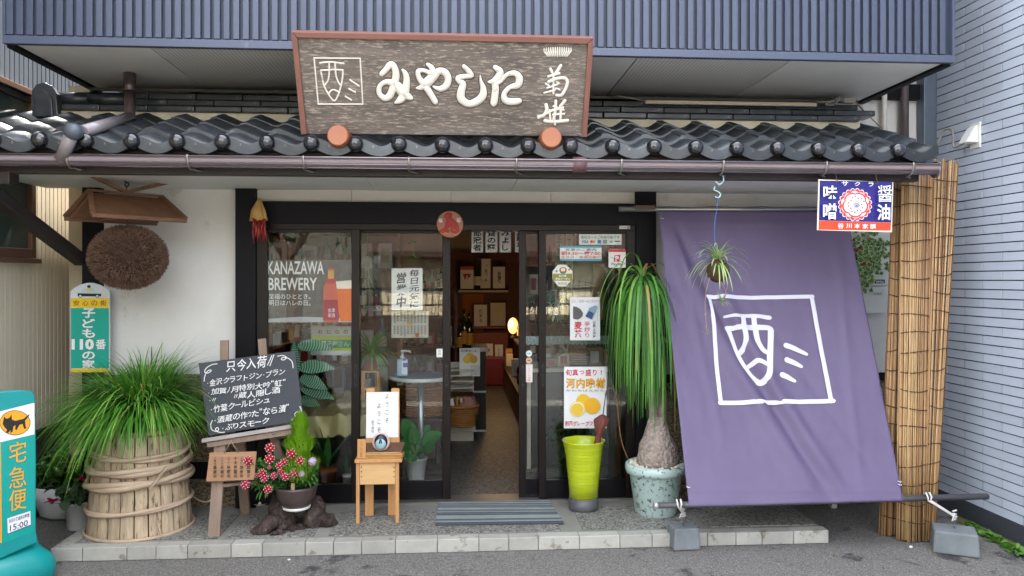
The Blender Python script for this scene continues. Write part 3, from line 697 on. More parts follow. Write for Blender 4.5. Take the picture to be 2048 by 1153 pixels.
mb.tube(smooth_pts([(-3.7, -5, 2.5), (-4.8, -5, 2.75), (-5.8, -5, 2.6)]), [.09 - .006 * i for i in range(9)], 7); build('trunk', mb, M_bark, tr)
mb = MB(); random.seed(9)
for c in [(U(-6, -2), U(-6, -4), U(2.5, 4.6)) for _ in range(44)]:
    for _ in range(80):
        p = V(c) + V((random.gauss(0, .26), random.gauss(0, .26), random.gauss(0, .2))); d = V((U(-1, 1), U(-1, 1), U(-1, .6))); mb.leaf(p, d, .12, .06, .2, nl=2)
build('crown', mb, M_tl, tr, kind='stuff')
# ================================================================== MAIN SIGN BOARD
def plane3(a, b, c): n = (b - a).cross(c - a); return a, n
sa, sb_, sc_ = P(605, 268, 4.44), P(1172, 273, 4.44), P(585, 66, 4.19)
M_sign = mk('weathered_sign_wood', '#6c635b', .8, var=.4, scale=2.2, st=(1, 3, 6), bump=.6, bs=14, bst=(2, 12, 12), c3='#9d9282', t3=.53, s3=13, st3=(1.4, 8, 8), dist=.006)
M_copper = mk('reddish_copper_trim', '#855a4e', .45, .15, var=.08)
M_carve = mk('white_carved_paint', '#e2ddd0', .6, var=.05, scale=14, bump=.35, bs=50, c3='#b8ad98', t3=.6, s3=16)
M_mark = mk('dark_outline_paint', '#4a4038', .6)
sg = thing('sign_board', sa, 'large weathered wooden shop sign with white carved hiragana leaning on the tiled eaves', 'sign')
s = Sheet(sa, plane3(sa, sb_, sc_)[1])
cs = [(585, 65), (1185, 77), (1172, 273), (605, 268)]
mb = MB(); mb.prism([s.at(*q) for q in cs], -s.n * .045); build('board', mb, M_sign, sg, bevel=.003)
def strip(name, a, b, c, d, h, mat, par, back=.05):
    mb = MB(); mb.prism([s.at(*q, h) for q in (a, b, c, d)], -s.n * (h + back)); build(name, mb, mat, par, bevel=.002)
strip('frame_strip', (583, 63.5), (1187, 75.5), (1175, 87), (595.5, 75), .014, M_copper, sg)
strip('frame_strip', (583, 64), (595, 75.5), (614, 267), (603, 268.5), .0135, M_copper, sg)
strip('frame_strip', (1187, 76), (1173, 273.5), (1163, 273), (1175.5, 87.5), .0135, M_copper, sg)
def z1(pts, ox=740, oy=100, k=6.4): return [(ox + x / k, oy + y / k) for x, y in pts]
mi = [([(150, 310), (205, 255), (250, 195), (290, 190), (325, 260), (330, 360), (290, 500), (250, 590), (190, 620), (125, 570), (120, 480), (180, 420), (260, 415), (350, 460), (430, 560), (520, 615)], [32, 36, 38, 36, 40, 45, 45, 44, 40, 34, 30, 30, 38, 55, 62, 34]),
      ([(415, 255), (455, 310), (470, 410), (440, 560), (390, 640), (320, 680)], [14, 34, 42, 55, 48, 12])]
ya = [([(600, 490), (660, 480), (730, 420), (810, 340), (880, 275), (960, 290), (1000, 370), (975, 460), (900, 500), (810, 470)], [16, 36, 60, 55, 42, 44, 42, 44, 38, 12]),
      ([(770, 300), (690, 265), (620, 275), (625, 350), (680, 430), (760, 540), (835, 665)], [30, 26, 32, 32, 44, 40, 38]), ([(735, 185), (790, 230), (810, 320)], [22, 34, 40])]
shi = [([(1200, 210), (1260, 270), (1300, 330), (1220, 340), (1130, 360), (1150, 410), (1190, 440), (1165, 540), (1170, 630), (1260, 690), (1370, 660), (1440, 590), (1450, 500), (1420, 400), (1410, 325)], [26, 34, 30, 32, 36, 36, 42, 50, 52, 46, 52, 50, 40, 20, 7])]
ta = [([(1600, 225), (1660, 270), (1655, 330), (1590, 400), (1515, 410)], [32, 42, 48, 44, 12]), ([(1600, 430), (1605, 520), (1585, 680)], [44, 44, 46]),
      ([(1610, 440), (1680, 400), (1750, 320), (1850, 300), (1910, 360), (1890, 450), (1790, 480), (1720, 560), (1730, 640), (1810, 665), (1905, 655)], [24, 24, 26, 36, 46, 46, 30, 34, 44, 46, 40])]
cut = MB()
for ch in (mi, ya, shi, ta):
    for pts, rs in ch:
        s.stroke(z1(pts), [r / 6.4 + 1.6 for r in rs], M_mark, h=.0012, k=5, off=0, mb=cut)
        cut.mi = 0
for ch in (mi, ya, shi, ta):
    lm = MB()
    for pts, rs in ch: s.stroke(z1(pts), [r / 6.4 for r in rs], M_carve, h=.011, k=5, n=10, mb=lm)
    build('carved_letter', lm, list(s.mats), sg)
def logo(s, f, r, mat, h, off=0):
    st = [([(190, 255), (280, 240), (430, 235), (540, 250), (650, 262)], 1), ([(370, 260), (370, 380)], 1), ([(483, 255), (486, 380)], 1), ([(205, 395), (300, 390), (480, 382), (632, 388)], 1),
          ([(208, 395), (235, 540), (275, 700), (360, 860), (440, 965), (490, 965), (550, 850), (600, 680), (628, 520), (632, 390)], 1), ([(372, 390), (365, 500), (340, 600), (275, 690)], 1),
          ([(490, 390), (505, 510), (545, 620), (590, 685)], 1), ([(360, 845), (400, 790), (445, 768), (490, 778), (555, 815)], 1)]
    for pts, q in st: s.stroke([f(*p) for p in pts], r * q, mat, h=h, k=4, off=off)
    for pts in ([(770, 580), (940, 695)], [(750, 750), (870, 815)], [(680, 895), (795, 965)]): s.stroke([f(*p) for p in pts], r * 1.05, mat, h=h, k=1, off=off)
fs = lambda x, y: (620 + x / 9.608, 100 + y / 9.608)
logo(s, fs, 1.55, M_carve, .003)
for a, b in (((75, 160), (965, 165)), ((965, 165), (1015, 1045)), ((1015, 1045), (160, 1045)), ((160, 1045), (80, 165))): s.stroke([fs(*a), fs(*b)], 1.35, M_carve, h=.003, k=1)
# chrysanthemum crest and kiku-hime brushwork
f2 = lambda x, y: (1060 + x / 6.41, 80 + y / 6.41)
for i in range(13):
    t = (i - 6) / 6; x0 = 352 + t * 155; s.stroke([f2(352 + t * 172, 95 + 12 * abs(t)), f2(352 + t * 168, 150), f2(352 + t * 120, 212 + (0 if abs(t) > .1 else 8))], [1.2, 1.7, .8], M_carve, h=.003)
for pts, r in [([(260, 370), (285, 420)], 17), ([(395, 330), (330, 430)], 20), ([(235, 470), (300, 450), (375, 430)], 16), ([(240, 540), (330, 500), (440, 490), (480, 540), (450, 640), (400, 710), (340, 710)], 20), ([(300, 440), (300, 690)], 13), ([(200, 560), (240, 590)], 13), ([(215, 620), (300, 590), (370, 560)], 12), ([(180, 680), (260, 660), (320, 640)], 12), ([(340, 540), (380, 560)], 10), ([(330, 620), (380, 640)], 11),
               ([(205, 830), (215, 900), (175, 970), (110, 985)], 22), ([(110, 1000), (220, 940), (300, 900), (420, 870)], 17), ([(330, 780), (325, 900), (300, 1040)], 18), ([(450, 780), (390, 850)], 20), ([(190, 1040), (330, 1050), (480, 1035)], 22), ([(250, 900), (260, 1020)], 13), ([(395, 880), (390, 1030)], 16), ([(290, 960), (440, 950)], 12), ([(310, 1000), (320, 1085)], 15), ([(300, 850), (430, 900)], 12)]:
    s.stroke([f2(*p) for p in pts], r / 6.41, M_carve, h=.004, k=3)
s.done(sg); build('letter_outline', cut, M_mark, sg)
M_log = mk('orange_log_end', '#a3674a', .5, var=.08, scale=6, bump=.1); M_log2 = mk('log_bark_side', '#8f5334', .55, var=.2, st=(1, 1, 6))
for px, py, lab in ((675, 271, 'left round orange log peg holding the foot of the wooden sign'), (1103, 275, 'right round orange log peg holding the foot of the wooden sign')):
    c = P(px, py, 4.33); t = thing('log_peg', c, lab, 'peg', 'log pegs under the sign'); mb = MB()
    mb.lathe(c, [(.057, .012), (.063, .03), (.066, .2)], 20, (1, 0, 0), (0, 0, 1), (0, 1, 0)); build('log', mb, M_log2, t)
    mb = MB(); mb.lathe(c, [(.052, 0), (.057, .004), (.058, .0118)], 24, (1, 0, 0), (0, 0, 1), (0, 1, 0)); build('end_cap', mb, M_log, t)
# ================================================================== PURPLE CLOTH BANNER
pa, pb, pcn = P(1315, 414, 5.25), P(1690, 414, 5.25), P(1378, 1013, 4.5)
pn = plane3(pa, pb, pcn)[1].normalized(); pn = pn if pn.y < 0 else -pn
M_cloth = mk('purple_canvas', '#706484', .62, var=.05, scale=2.5, bump=.06, bs=260, trans=.12)
def wr(px, py):
    v = (py - 414) / 600.0; u = (px - (1315 + 63 * v)) / (375 + 55 * v)
    w = -.045 * math.sin(math.pi * max(0, min(1, v))) * math.sin(math.pi * max(0, min(1, u)))      # gentle belly
    e = min(1, max(0, v * (1 - v) * 6)) * 1.0
    dv = (u * .95 - (v - .05) * .62)                # diagonal folds from top left to bottom right
    w += e * (.026 * math.exp(-((dv - .0) / .045) ** 2) + .022 * math.exp(-((dv - .13) / .035) ** 2) * (1 if v > .4 else v / .4) - .016 * math.exp(-((dv - .07) / .03) ** 2))
    dv2 = (u - .18 * v); w += e * .016 * math.exp(-((dv2 - .06) / .025) ** 2) * max(0, 1 - v * 1.2)
    w = w + .5 * (w + .045 * math.sin(math.pi * max(0, min(1, v))) * math.sin(math.pi * max(0, min(1, u))))
    w += e * (.004 * noise.noise(V((u * 14, v * 5 - u * 6, 7))) + .0025 * noise.noise(V((u * 30 + v * 9, v * 22, 2))) + .008 * math.exp(-((u * .8 - v * .9 + .25) / .03) ** 2) + .007 * math.exp(-((u - .93 + .12 * v) / .02) ** 2) - .006 * math.exp(-((1 - u - .75 * (1 - v) - .02) / .025) ** 2))
    w += .0035 * (math.exp(-((v - .945) / .004) ** 2) + math.exp(-((v - .055) / .004) ** 2)) + .007 * e * math.sin(6 * u + 4 * v + 1) + .010 * e * noise.noise(V((u * 2.5, v * 2.5, 3)))
    w += .012 * max(0, .12 - v) / .12 * math.sin(u * 26) * .5 + .008 * max(0, v - .86) / .14 * math.sin(u * 17)
    return w
cl = Sheet(pa, pn, wr); cl.step = .0006
ban = thing('cloth_banner', P(1590, 1010, 4.5), 'purple canvas shop curtain with white brushed emblem, stretched slanting between two poles', 'banner')
def cp(u, v): return (1315 + 63 * v + (375 + 55 * v) * u, 414 + 600 * v - 12 * u * v ** 2)
mb = MB(); nu, nv = 100, 130
mb.grid(lambda u, v: cl.at(*cp(u, v)), nu, nv)
o = build('cloth', mb, M_cloth, ban); md = o.modifiers.new('s', 'SOLIDIFY'); md.thickness = .0015; md.offset = -1
M_wp = mk('white_textile_print', '#dcdbe6', .6, var=.03)
f3 = lambda x, y: (1400 + x / 4.433, 570 + y / 4.433)
for pts, rs in [([(235, 265), (330, 265), (450, 258), (560, 262), (635, 275)], [10, 13, 15, 16, 18]), ([(390, 270), (392, 370)], [22, 24]), ([(495, 270), (505, 370)], [20, 20]), ([(262, 368), (400, 368), (520, 362), (620, 365), (650, 378)], [22, 20, 22, 20, 20]),
                ([(275, 380), (300, 470), (330, 590), (390, 700), (470, 790), (555, 850), (600, 825), (630, 740), (640, 620), (645, 500), (648, 385)], [20, 22, 22, 22, 20, 24, 22, 22, 24, 22, 24]),
                ([(400, 380), (415, 470), (405, 550), (350, 610)], [20, 20, 20, 18]), ([(512, 380), (530, 480), (575, 560), (625, 590)], [22, 20, 18, 16]), ([(435, 720), (480, 690), (520, 665), (570, 680), (615, 705)], [12, 17, 19, 17, 14])]:
    cl.stroke([f3(*p) for p in pts], [r * 1.12 / 4.433 for r in rs], M_wp, h=.0012, k=5, off=.0055)
for pts in ([(785, 522), (860, 555), (960, 605)], [(790, 652), (850, 675), (918, 712)], [(750, 785), (800, 808), (858, 842)]): cl.stroke([f3(*p) for p in pts], [24 / 4.433, 22 / 4.433, 14 / 4.433], M_wp, h=.0012, off=.0055)
for a, b in (((75, 95), (1005, 98)), ((997, 98), (1172, 1030)), ((1190, 1025), (185, 1040)), ((195, 1035), (90, 95))):
    n_ = 14; cl.stroke([f3(a[0] + (b[0] - a[0]) * i / n_, a[1] + (b[1] - a[1]) * i / n_) for i in range(n_ + 1)], 18 / 4.433, M_wp, h=.0012, k=1, off=.0055)
cl.done(ban)
mb = MB(); a = P(1238, 419, 5.22); b = P(1760, 419, 5.22); mb.tube([a, b], .0165, 12); build('top_pole', mb, M_steel, ban)
mb = MB(); a = P(1309, 1011, 4.535); b = P(1975, 993, 4.535); a.z -= .002; a2 = a + V((0, 0, .004)); mb.tube([a, b], .019, 14); build('bottom_pole', mb, mk('grey_pipe', '#77757a', .35, .6), ban)
mb = MB(); mb.tube([a + V((-.004, 0, 0)), a + V((.02, 0, 0))], .021, 14); build('pole_cap', mb, mk('pale_cap', '#b9b9bb', .35, .4), ban)
mb = MB()
for px, py in ((1323, 440), (1376, 975), (1799, 964), (1800, 970)):
    p = cl.at(px, py, .002); mb.tube([p + V((-.012, -.004, .006)), p + V((.002, -.012, 0)), p + V((.012, -.002, .003))], .003, 5)
build('tie', mb, M_wp, ban, kind='stuff')
mb = MB(); t = P(1318, 419, 5.22); mb.tube([t + V((-.02, 0, 0)), t + V((-.012, -.02, -.15)), t + V((-.005, 0, -.3))], .002, 5)
mb = MB(); mb.box(P(1270, 411, 5.2).x, 5.2, P(1270, 411, 5.2).z - .03, P(1310, 411, 5.2).x, 5.37, P(1270, 411, 5.2).z); build('pole_bracket', mb, mk('brown_bracket', '#4a4038', .5, .4), ban)
# concrete weights
M_blk = mk('concrete_block', '#777d80', .8, var=.22, scale=5, bump=.25, bs=60, c3='#adb2b2', t3=.66, s3=6)
def weight(px0, px1, pyb, ang, lab, pole_px, hh=.135):
    c = G((px0 + px1) / 2, pyb - 22); c.z = 0; t = thing('concrete_weight', c, lab, 'weight', 'concrete weights tying down the banner')
    w = (px1 - px0) / 2 * c.length / F * .8; mb = MB(); ca, sa2 = math.cos(ang), math.sin(ang)
    R2 = lambda x, y, z: c + V((x * ca - y * sa2, x * sa2 + y * ca, z)); b = len(mb.v)
    for z, k in ((.003, 1.03), (hh, .96)):
        for x, y in ((-w, -w * .85), (w, -w * .85), (w, w * .85), (-w, w * .85)): mb.V(R2(x * k, y * k, z))
    mb.F(0, 3, 2, 1); mb.F(4, 5, 6, 7)
    for i in range(4): j = (i + 1) % 4; mb.F(i, j, 4 + j, 4 + i)
    build('block', mb, M_blk, t, bevel=.01)
    top = c + V((0, 0, hh)); mb = MB(); mb.tube([top + V((0, 0, -.01)), top + V((0, 0, .03)), top + V((.008, 0, .045)), top + V((0, 0, .06)), top + V((-.008, 0, .045)), top + V((0, 0, .03))], .0035, 6); build('eye_hook', mb, M_steel, t)
    pl = P(pole_px, 1008 - (pole_px - 1309) * .027, 4.52); h = top + V((0, 0, .055)); rp = MB()
    for dx in (-.012, .012):
        rp.tube([pl + V((dx, .02, .01)), pl + V((dx, -.004, .023)), pl + V((dx, -.023, .0)), pl + V((dx * .6, -.02, -.02)), h + V((dx * .3, -.004, .02)), h], .0055, 6)
    for q in range(5): rp.tube([h + V((-.012, U(-.01, .01), .012 * q)), h + V((.014, U(-.01, .01), .012 * q + U(-.01, .01)))], .0055, 5)
    rp.tube([h + V((0, 0, .03)), h + V((-.02, -.02, .02)), h + V((-.03, -.02, -.005))], .004, 5)
    build('rope', rp, mk('white_rope', '#d8d6d2', .7, bump=.3, bs=200), t, kind='stuff')
weight(1334, 1399, 1117, math.radians(4), 'left grey concrete weight below the purple banner, in front of the kerb', 1357)
weight(1866, 1952, 1124, math.radians(-28), 'right grey concrete weight roped to the pole end, beside the tiled wall', 1855)
# ================================================================== ENAMEL SIGN
M_blue = pc('#2a2478', .22); M_wht = pc('#e8e8ea', .3); M_red = pc('#d23a32', .3); M_or = pc('#e04a28', .25); M_inkp = pc('#1c1a1c')
s = fsheet(4.40); c = P(1710, 460, 4.4); c.y = 4.4
en = thing('enamel_sign', c, 'blue and red enamel sign with a cherry blossom crest hung under the gutter', 'sign')
cor = [(1637, 359), (1787, 365), (1784, 465), (1634, 461)]
mb = MB(); mb.prism([s.at(*q) for q in cor], (0, .004, 0)); build('plate', mb, pc('#e6ddc8', .3), en, bevel=.001)
def E1(x, y): return (1600 + x / 3.294, 330 + y / 3.294)
s.poly([E1(130, 104), E1(608, 112), E1(600, 381), E1(124, 366)], M_blue); s.poly([E1(124, 367), E1(600, 382), E1(596, 434), E1(121, 428)], M_or)
cx, cy = E1(362, 263)
def rose(R0, n, amp, mat, ph=0, p=1.0):
    s.poly([(cx + (R0 * (1 + amp * abs(math.sin(n * a / 2 + ph)) ** p)) * math.cos(a) * 1.03, cy + (R0 * (1 + amp * abs(math.sin(n * a / 2 + ph)) ** p)) * math.sin(a)) for a in [2 * math.pi * i / 120 for i in range(120)]], mat)
rose(29.5, 20, .13, M_wht, 0, .8); rose(28.2, 20, .13, M_red, 0, .8); rose(24.6, 10, .12, M_wht, .3, .7)
rose(21.6, 5, .20, M_red, .785, .6); rose(18.8, 5, .20, M_wht, .785, .6)
for i in range(15):
    a = 2 * math.pi * i / 15; r_ = 15.5 if i % 3 else 12.5; q = (cx + math.cos(a) * r_, cy + math.sin(a) * r_); s.stroke([(cx + math.cos(a) * 7, cy + math.sin(a) * 7), q], .5, M_red, h=.0003, k=1, n=4, mb=s.art); s.circ(q[0], q[1], 1.7, 1.7, M_red, 8)
s.circ(cx, cy, 6.6, 6.6, M_wht); s.circ(cx, cy, 6.1, 6.1, M_blue); s.circ(cx, cy, 5.2, 5.2, M_wht); s.circ(cx, cy + .8, 4.2, 4, M_blue); s.circ(cx, cy + 1.2, 3, 2.8, M_wht); s.circ(cx, cy + 1.6, 1.8, 1.7, M_blue)
for t, x0, y0, x1, y1, b in (('味', 142, 140, 235, 228, .02), ('噌', 140, 255, 228, 362, .02), ('醤', 498, 138, 592, 248, .004), ('油', 494, 262, 580, 366, .025), ('サ', 262, 112, 304, 142, .01), ('ク', 346, 116, 382, 144, .01), ('ラ', 436, 116, 470, 146, .01),
                       ('谷', 234, 386, 274, 422, .015), ('川', 290, 388, 326, 420, .015), ('本', 342, 390, 382, 422, .015), ('家', 396, 392, 434, 424, .012), ('醸', 446, 392, 484, 426, .008)):
    s.text(t, *E1(x0, y0), *E1(x1, y1), M_wht, b)
s.done(en)
mb = MB()
for px, py in ((1671, 361), (1751, 363)):
    p = s.at(px, py + 2, .004); mb.tube([p + V((-.01, 0, 0)), p + V((0, -.004, -.012)), p + V((.01, 0, 0)), p + V((.004, 0, .02)), p + V((0, .01, .06))], .0025, 5)
build('hanging_wire', mb, mk('rusty_wire', '#6c5a3a', .6, .5), en, kind='stuff')
# ================================================================== CHILD SAFETY SIGN 110
M_teal = pc('#12a08c'); M_yel = pc('#e6c31e'); M_brn = pc('#8a4a10')
s = fsheet(5.33); c = P(180, 745, 5.33)
ss = thing('safety_sign', c, 'tall green neighbourhood safety sign with a police car picture on the corner post', 'sign')
arch = [(141, 745), (141, 583)] + [(141 + 78 * t, 583 - 17 * math.sin(math.pi * t) ** .8) for t in (.1, .25, .4, .5, .6, .75, .9)] + [(219, 583), (219, 745)]
mb = MB(); mb.prism([s.at(*q) for q in arch], (0, .012, 0)); build('panel', mb, pc('#d4dce0', .3), ss)
s.rect(142, 597, 218, 616, M_yel); s.rect(142, 616.5, 218, 737, M_teal); s.rect(142, 738, 218, 745, M_yel)
for i, ch in enumerate('安心の街'): s.text(ch, 147 + 18 * i, 601, 159 + 18 * i, 612, M_brn, .01)
for ch, y0, y1 in (('子', 617, 636), ('ど', 638, 656), ('も', 658, 676), ('の', 703, 719), ('家', 720, 737)): s.text(ch, 165, y0, 191, y1, M_wht, .025)
s.text('110', 144, 678, 189, 700, M_wht, .05); s.text('番', 192, 679, 213, 699, M_wht, .02)
s.poly([(156, 589), (158, 585), (164, 584), (169, 577), (187, 576), (193, 584), (203, 586), (203, 592), (157, 592)], pc('#b9d6dc')); s.poly([(156, 587), (204, 588), (203, 593), (157, 593)], M_inkp)
s.circ(179, 580, 4, 4.5, pc('#d8c46a')); s.circ(179, 573.5, 3.6, 3, M_inkp)
for x in (162, 196): s.circ(x, 592.5, 3.4, 3.4, M_inkp, 12); s.circ(x, 592.5, 2.2, 2.2, M_wht, 12)
s.done(ss)
# ================================================================== PARCEL SERVICE STAND SIGN
gs = G(60, 1131); ang = math.radians(49); ex = V((math.cos(ang), math.sin(ang), 0)); nn = V((math.sin(ang), -math.cos(ang), 0))
M_tq = mk('teal_plastic', '#078f8e', .35, var=.05, scale=4, coat=.2)
q1 = P(72, 800, 4.40); s = Sheet(q1, nn + V((0, 0, .08)))
ys = thing('parcel_sign_stand', V((q1.x - .12, q1.y - .05, 0)), 'teal plastic parcel delivery stand sign with a black cat oval at the left edge', 'sign')
M_tb = pc('#089a90', .3); M_org = pc('#eda31a', .35)
body = [(-70, 815), (-45, 796), (0, 783.5), (40, 780), (66, 783), (70.5, 795), (72.5, 920), (72, 1062), (76, 1085), (-70, 1150)]
mb = MB(); mb.prism([s.at(*q, .004) for q in body], -s.n * .11); build('body', mb, M_tq, ys, bevel=.008)
bs_ = [(-80, 1125), (0, 1100), (72, 1078), (92, 1090), (100, 1112), (99, 1130), (60, 1160), (-40, 1200), (-110, 1190)]
c0 = q1 - ex * .17; mb = MB()
for (z, kx, ky) in ((0.0, .245, .15), (.03, .262, .165), (.09, .262, .165), (.13, .245, .15), (.165, .205, .12), (.19, .19, .075), (.23, .185, .06)):
    for i in range(24):
        a = 2 * math.pi * i / 24; ca, sa3 = math.cos(a), math.sin(a); px_ = math.copysign(abs(ca) ** .45, ca) * kx; py_ = math.copysign(abs(sa3) ** .45, sa3) * ky
        mb.V(V((c0.x, c0.y, z)) + ex * px_ + nn * (py_ - .055))
mb.smooth = True
for j in range(6):
    for i in range(24): k2 = (i + 1) % 24; mb.F(j * 24 + i, j * 24 + k2, (j + 1) * 24 + k2, (j + 1) * 24 + i)
mb.smooth = False; mb.F(*[6 * 24 + i for i in range(24)]); build('water_base', mb, M_tq, ys)
s.k = 9
def ln(x, y0, m): return y0 + (x - 68) * -m
s.poly([(-60, 838), (68, 806), (68.5, 869), (-60, 899)], M_wht); s.poly([(-60, 900), (68.5, 870), (68.5, 1063), (-60, 1112)], M_tb)
s.poly([(-60, 900), (0.5, 886), (2.5, 1085), (-60, 1107)], M_org)
s.circ(29, 846, 31, 25, M_inkp, 28); s.circ(29, 846, 29.8, 23.8, M_org, 28)
cat = [(7, 833), (11, 838), (18, 836), (22, 829), (23, 840), (30, 842), (46, 838), (58, 828), (57, 832), (49, 842), (50, 853), (52, 857), (47, 858), (44, 848), (38, 850), (34, 857), (31, 862), (29, 858), (30, 851), (26, 853), (24, 864), (19, 867), (20, 860), (16, 866), (10, 866), (13, 860), (8, 855), (4, 848), (6, 840)]
s.poly(cat, M_inkp); 
for y in (846, 852): s.stroke([(9, y), (14, y + 2), (20, y - 1)], .7, M_org, h=.0003, k=2)
for ch, y0 in (('宅', 886), ('急', 936), ('便', 981)): s.text4(ch, (17, y0 + 43), (34, -7), (0, -42), M_org, .0)
s.poly([(13, 1037), (59, 1022), (60, 1049), (14, 1067)], M_wht)
s.text4('当日の発送締切時間', (16, 1047), (41, -13), (0, -8), pc('#20305a'), .02); s.text4('15:00', (18, 1063), (36, -12), (0, -12), pc('#20305a'), .01)
s.done(ys)
# ================================================================== ROUND PLAQUE, CHILLIES, SALT
c = P(900, 449, 5.37); t = thing('round_plaque', c, 'round reddish wooden plaque with a carved horse, on the lintel above the doorway', 'plaque')
mb = MB(); mb.lathe(c, [(.094, .003), (.09, 0)][::-1] + [(.094, .004), (.094, .02)], 28, (1, 0, 0), (0, 0, 1), (0, 1, 0)); build('disc', mb, mk('lacquered_brown', '#8d4a26', .35, var=.2, coat=.3), t)
s = fsheet(5.37); s.k = 1; m_ = mk('red_carving', '#a02a24', .5)
for pts, r in (([(893, 432), (898, 440), (905, 446), (912, 452), (916, 462)], [4, 6, 6, 5, 3]), ([(897, 446), (893, 456), (885, 464)], [6, 4, 3]), ([(889, 434), (894, 430), (900, 431)], [2, 4, 5]), ([(905, 452), (905, 462), (912, 466)], [4, 3, 2]), ([(880, 463), (890, 461), (897, 463)], [2, 3, 3])): s.stroke(pts, r, m_, h=.004)
s.vtext('福', 877, 437, 885, 447, M_wht); s.vtext('招', 913, 436, 921, 446, M_wht); s.done(t, l='carving')
c = P(517, 402, 5.3); t = thing('chilli_bundle', c, 'bunch of red chillies with a straw wrapper hanging left of the door', 'decoration')
mb = MB(); mb.tube([P(519, 396, 5.32), P(518, 404, 5.3), P(516, 420, 5.28), P(517, 442, 5.27)], [.004, .02, .045, .062], 10, flat=.35, nrm=(0, -1, 0)); mb.tube([P(521, 402, 5.28), P(528, 425, 5.26), P(531, 442, 5.26)], [.004, .014, .012], 6); build('straw_wrapper', mb, mk('dry_husk', '#c09a58', .7, var=.2, st=(6, 6, 1)), t)
mb = MB(); random.seed(4)
for i in range(26):
    a = P(U(505, 531), U(436, 446), 5.27 + U(-.03, .02)); b = a + V((U(-.02, .02), U(-.01, .01), -U(.07, .15))); mb.tube([a, (a + b) / 2 + V((U(-.008, .008), 0, 0)), b], [.006, .007, .0015], 6)
build('chilli', mb, mk('dried_chilli', '#8c1d18', .35, var=.3, scale=20, coat=.3), t, kind='stuff')
def salt(px, py, lab, n=8):
    c = G(px, py, PZ); t = thing('salt_dish', c, lab, 'dish', 'cones of purifying salt by the doorway'); mb = MB(); mb.lathe(c, [(.02, 0), (.022, .008), (.05, .02), (.056, .026), (.05, .024), (.02, .012)], n, smooth=False); build('dish', mb, M_white, t)
    mb = MB(); mb.lathe(c + V((0, 0, .012)), [(.026, 0), (.018, .03), (.003, .062), (0, .064)], 14); build('salt_cone', mb, mk('salt', '#e8e8e8', .9, bump=.2), t)
salt(521, 1013, 'salt cone on a white dish at the left door post'); salt(1264, 992, 'salt cone on a white dish behind the pale blue planter')
# ================================================================== DOOR MAT
M_mat = [mk('mat_blue', '#4c565e', .9, bump=.6, bs=220), mk('mat_pale', '#969c9c', .9, bump=.6, bs=220), mk('mat_dark', '#34393f', .9, bump=.6, bs=220), mk('mat_mid', '#6d767a', .9, bump=.6, bs=220)]
a, b, c, d = G(878, 1004, PZ), G(1098, 1004, PZ), G(1128, 1049, PZ), G(870, 1053, PZ); t = thing('door_mat', (a + b + c + d) / 4, 'blue grey striped mat on the step before the open door', 'mat')
mb = MB(); n = 26; random.seed(8)
for i in range(n):
    u0, u1 = i / n, (i + .93) / n; q = [a.lerp(d, u0), b.lerp(c, u0), b.lerp(c, u1), a.lerp(d, u1)]; mb.mi = random.choice((0, 1, 2, 3, 0, 1)); mb.prism([p + V((0, 0, .004)) for p in q], (0, 0, .007 + U(0, .002)))
build('woven_stripe', mb, M_mat, t, kind='stuff'); mb = MB(); mb.prism([p + V((0, 0, .001)) for p in (a, b, c, d)], (0, 0, .006)); build('mat_base', mb, M_mat[2], t)
# ================================================================== CEDAR BALL
c = P(257, 515, 5.0); sgd = thing('cedar_ball', c, 'large brown cedar sprig ball hanging under its little gabled wooden roof', 'cedar ball')
M_ced = mk('dry_cedar', '#745a48', .85, var=.35, scale=30); rx, rz = .228, .197
mb = MB(); mb.ball(c, (rx * .93, rx * .93, rz * .93), 24, 16); build('core', mb, mk('cedar_core', '#3f2a20', .9), sgd)
mb = MB(); random.seed(12)
for i in range(11000):
    u = U(-1, 1); a = U(0, 6.2832); q = math.sqrt(1 - u * u); d = V((q * math.cos(a), q * math.sin(a), u)); p = c + V((d.x * rx * .93, d.y * rx * .93, d.z * rz * .93)); dd = (d + V((U(-1, 1), U(-1, 1), U(-1, 1))) * .45).normalized()
    sd_ = dd.cross(V((U(-1, 1), U(-1, 1), U(-1, 1)))).normalized(); L = U(.014, .030); w = .0028; n = mb.V(p - sd_ * w, p + sd_ * w, p + dd * L + sd_ * w * .4, p + dd * L - sd_ * w * .4); mb.F(n, n + 1, n + 2, n + 3)
build('cedar_sprigs', mb, M_ced, sgd, kind='stuff')
M_cw = mk('aged_cedar_board', '#6b4a33', .65, var=.25, scale=4, st=(1, 4, 6), bump=.25, bs=20, coat=.15, rand=.1)
lr = node('ball_roof', sgd); th = math.radians(46); rd = V((math.cos(th), math.sin(th), 0)); gd = V((math.sin(th), -math.cos(th), 0)); rc = P(256, 397, 5.02); rc = V((rc.x, 5.0, P(256, 391, 5.0).z))
Lr, Wr, Hr = .265, .20, .15
def RP(l, w, h): return rc + rd * l + gd * w + V((0, 0, h))
for sg_ in (1, -1):
    mb = MB(); mb.prism([RP(-Lr * .8, 0, 0), RP(Lr * .8, 0, 0), RP(Lr, sg_ * Wr, -Hr), RP(-Lr, sg_ * Wr, -Hr)], (0, 0, -.014)); build('roof_board', mb, M_cw, lr, bevel=.002)
    mb = MB(); mb.beam(RP(-Lr - .02, sg_ * (Wr + .002), -Hr - .004), RP(Lr + .02, sg_ * (Wr + .002), -Hr - .004), .028, .026); build('eave_bar', mb, M_cw, lr, bevel=.004)
    for e in (-1, 1):
        mb = MB(); mb.beam(RP(e * Lr * .82, 0, .012), RP(e * (Lr + .015), sg_ * Wr * 1.02, -Hr + .008), .03, .024); build('gable_bar', mb, M_cw, lr, bevel=.003)
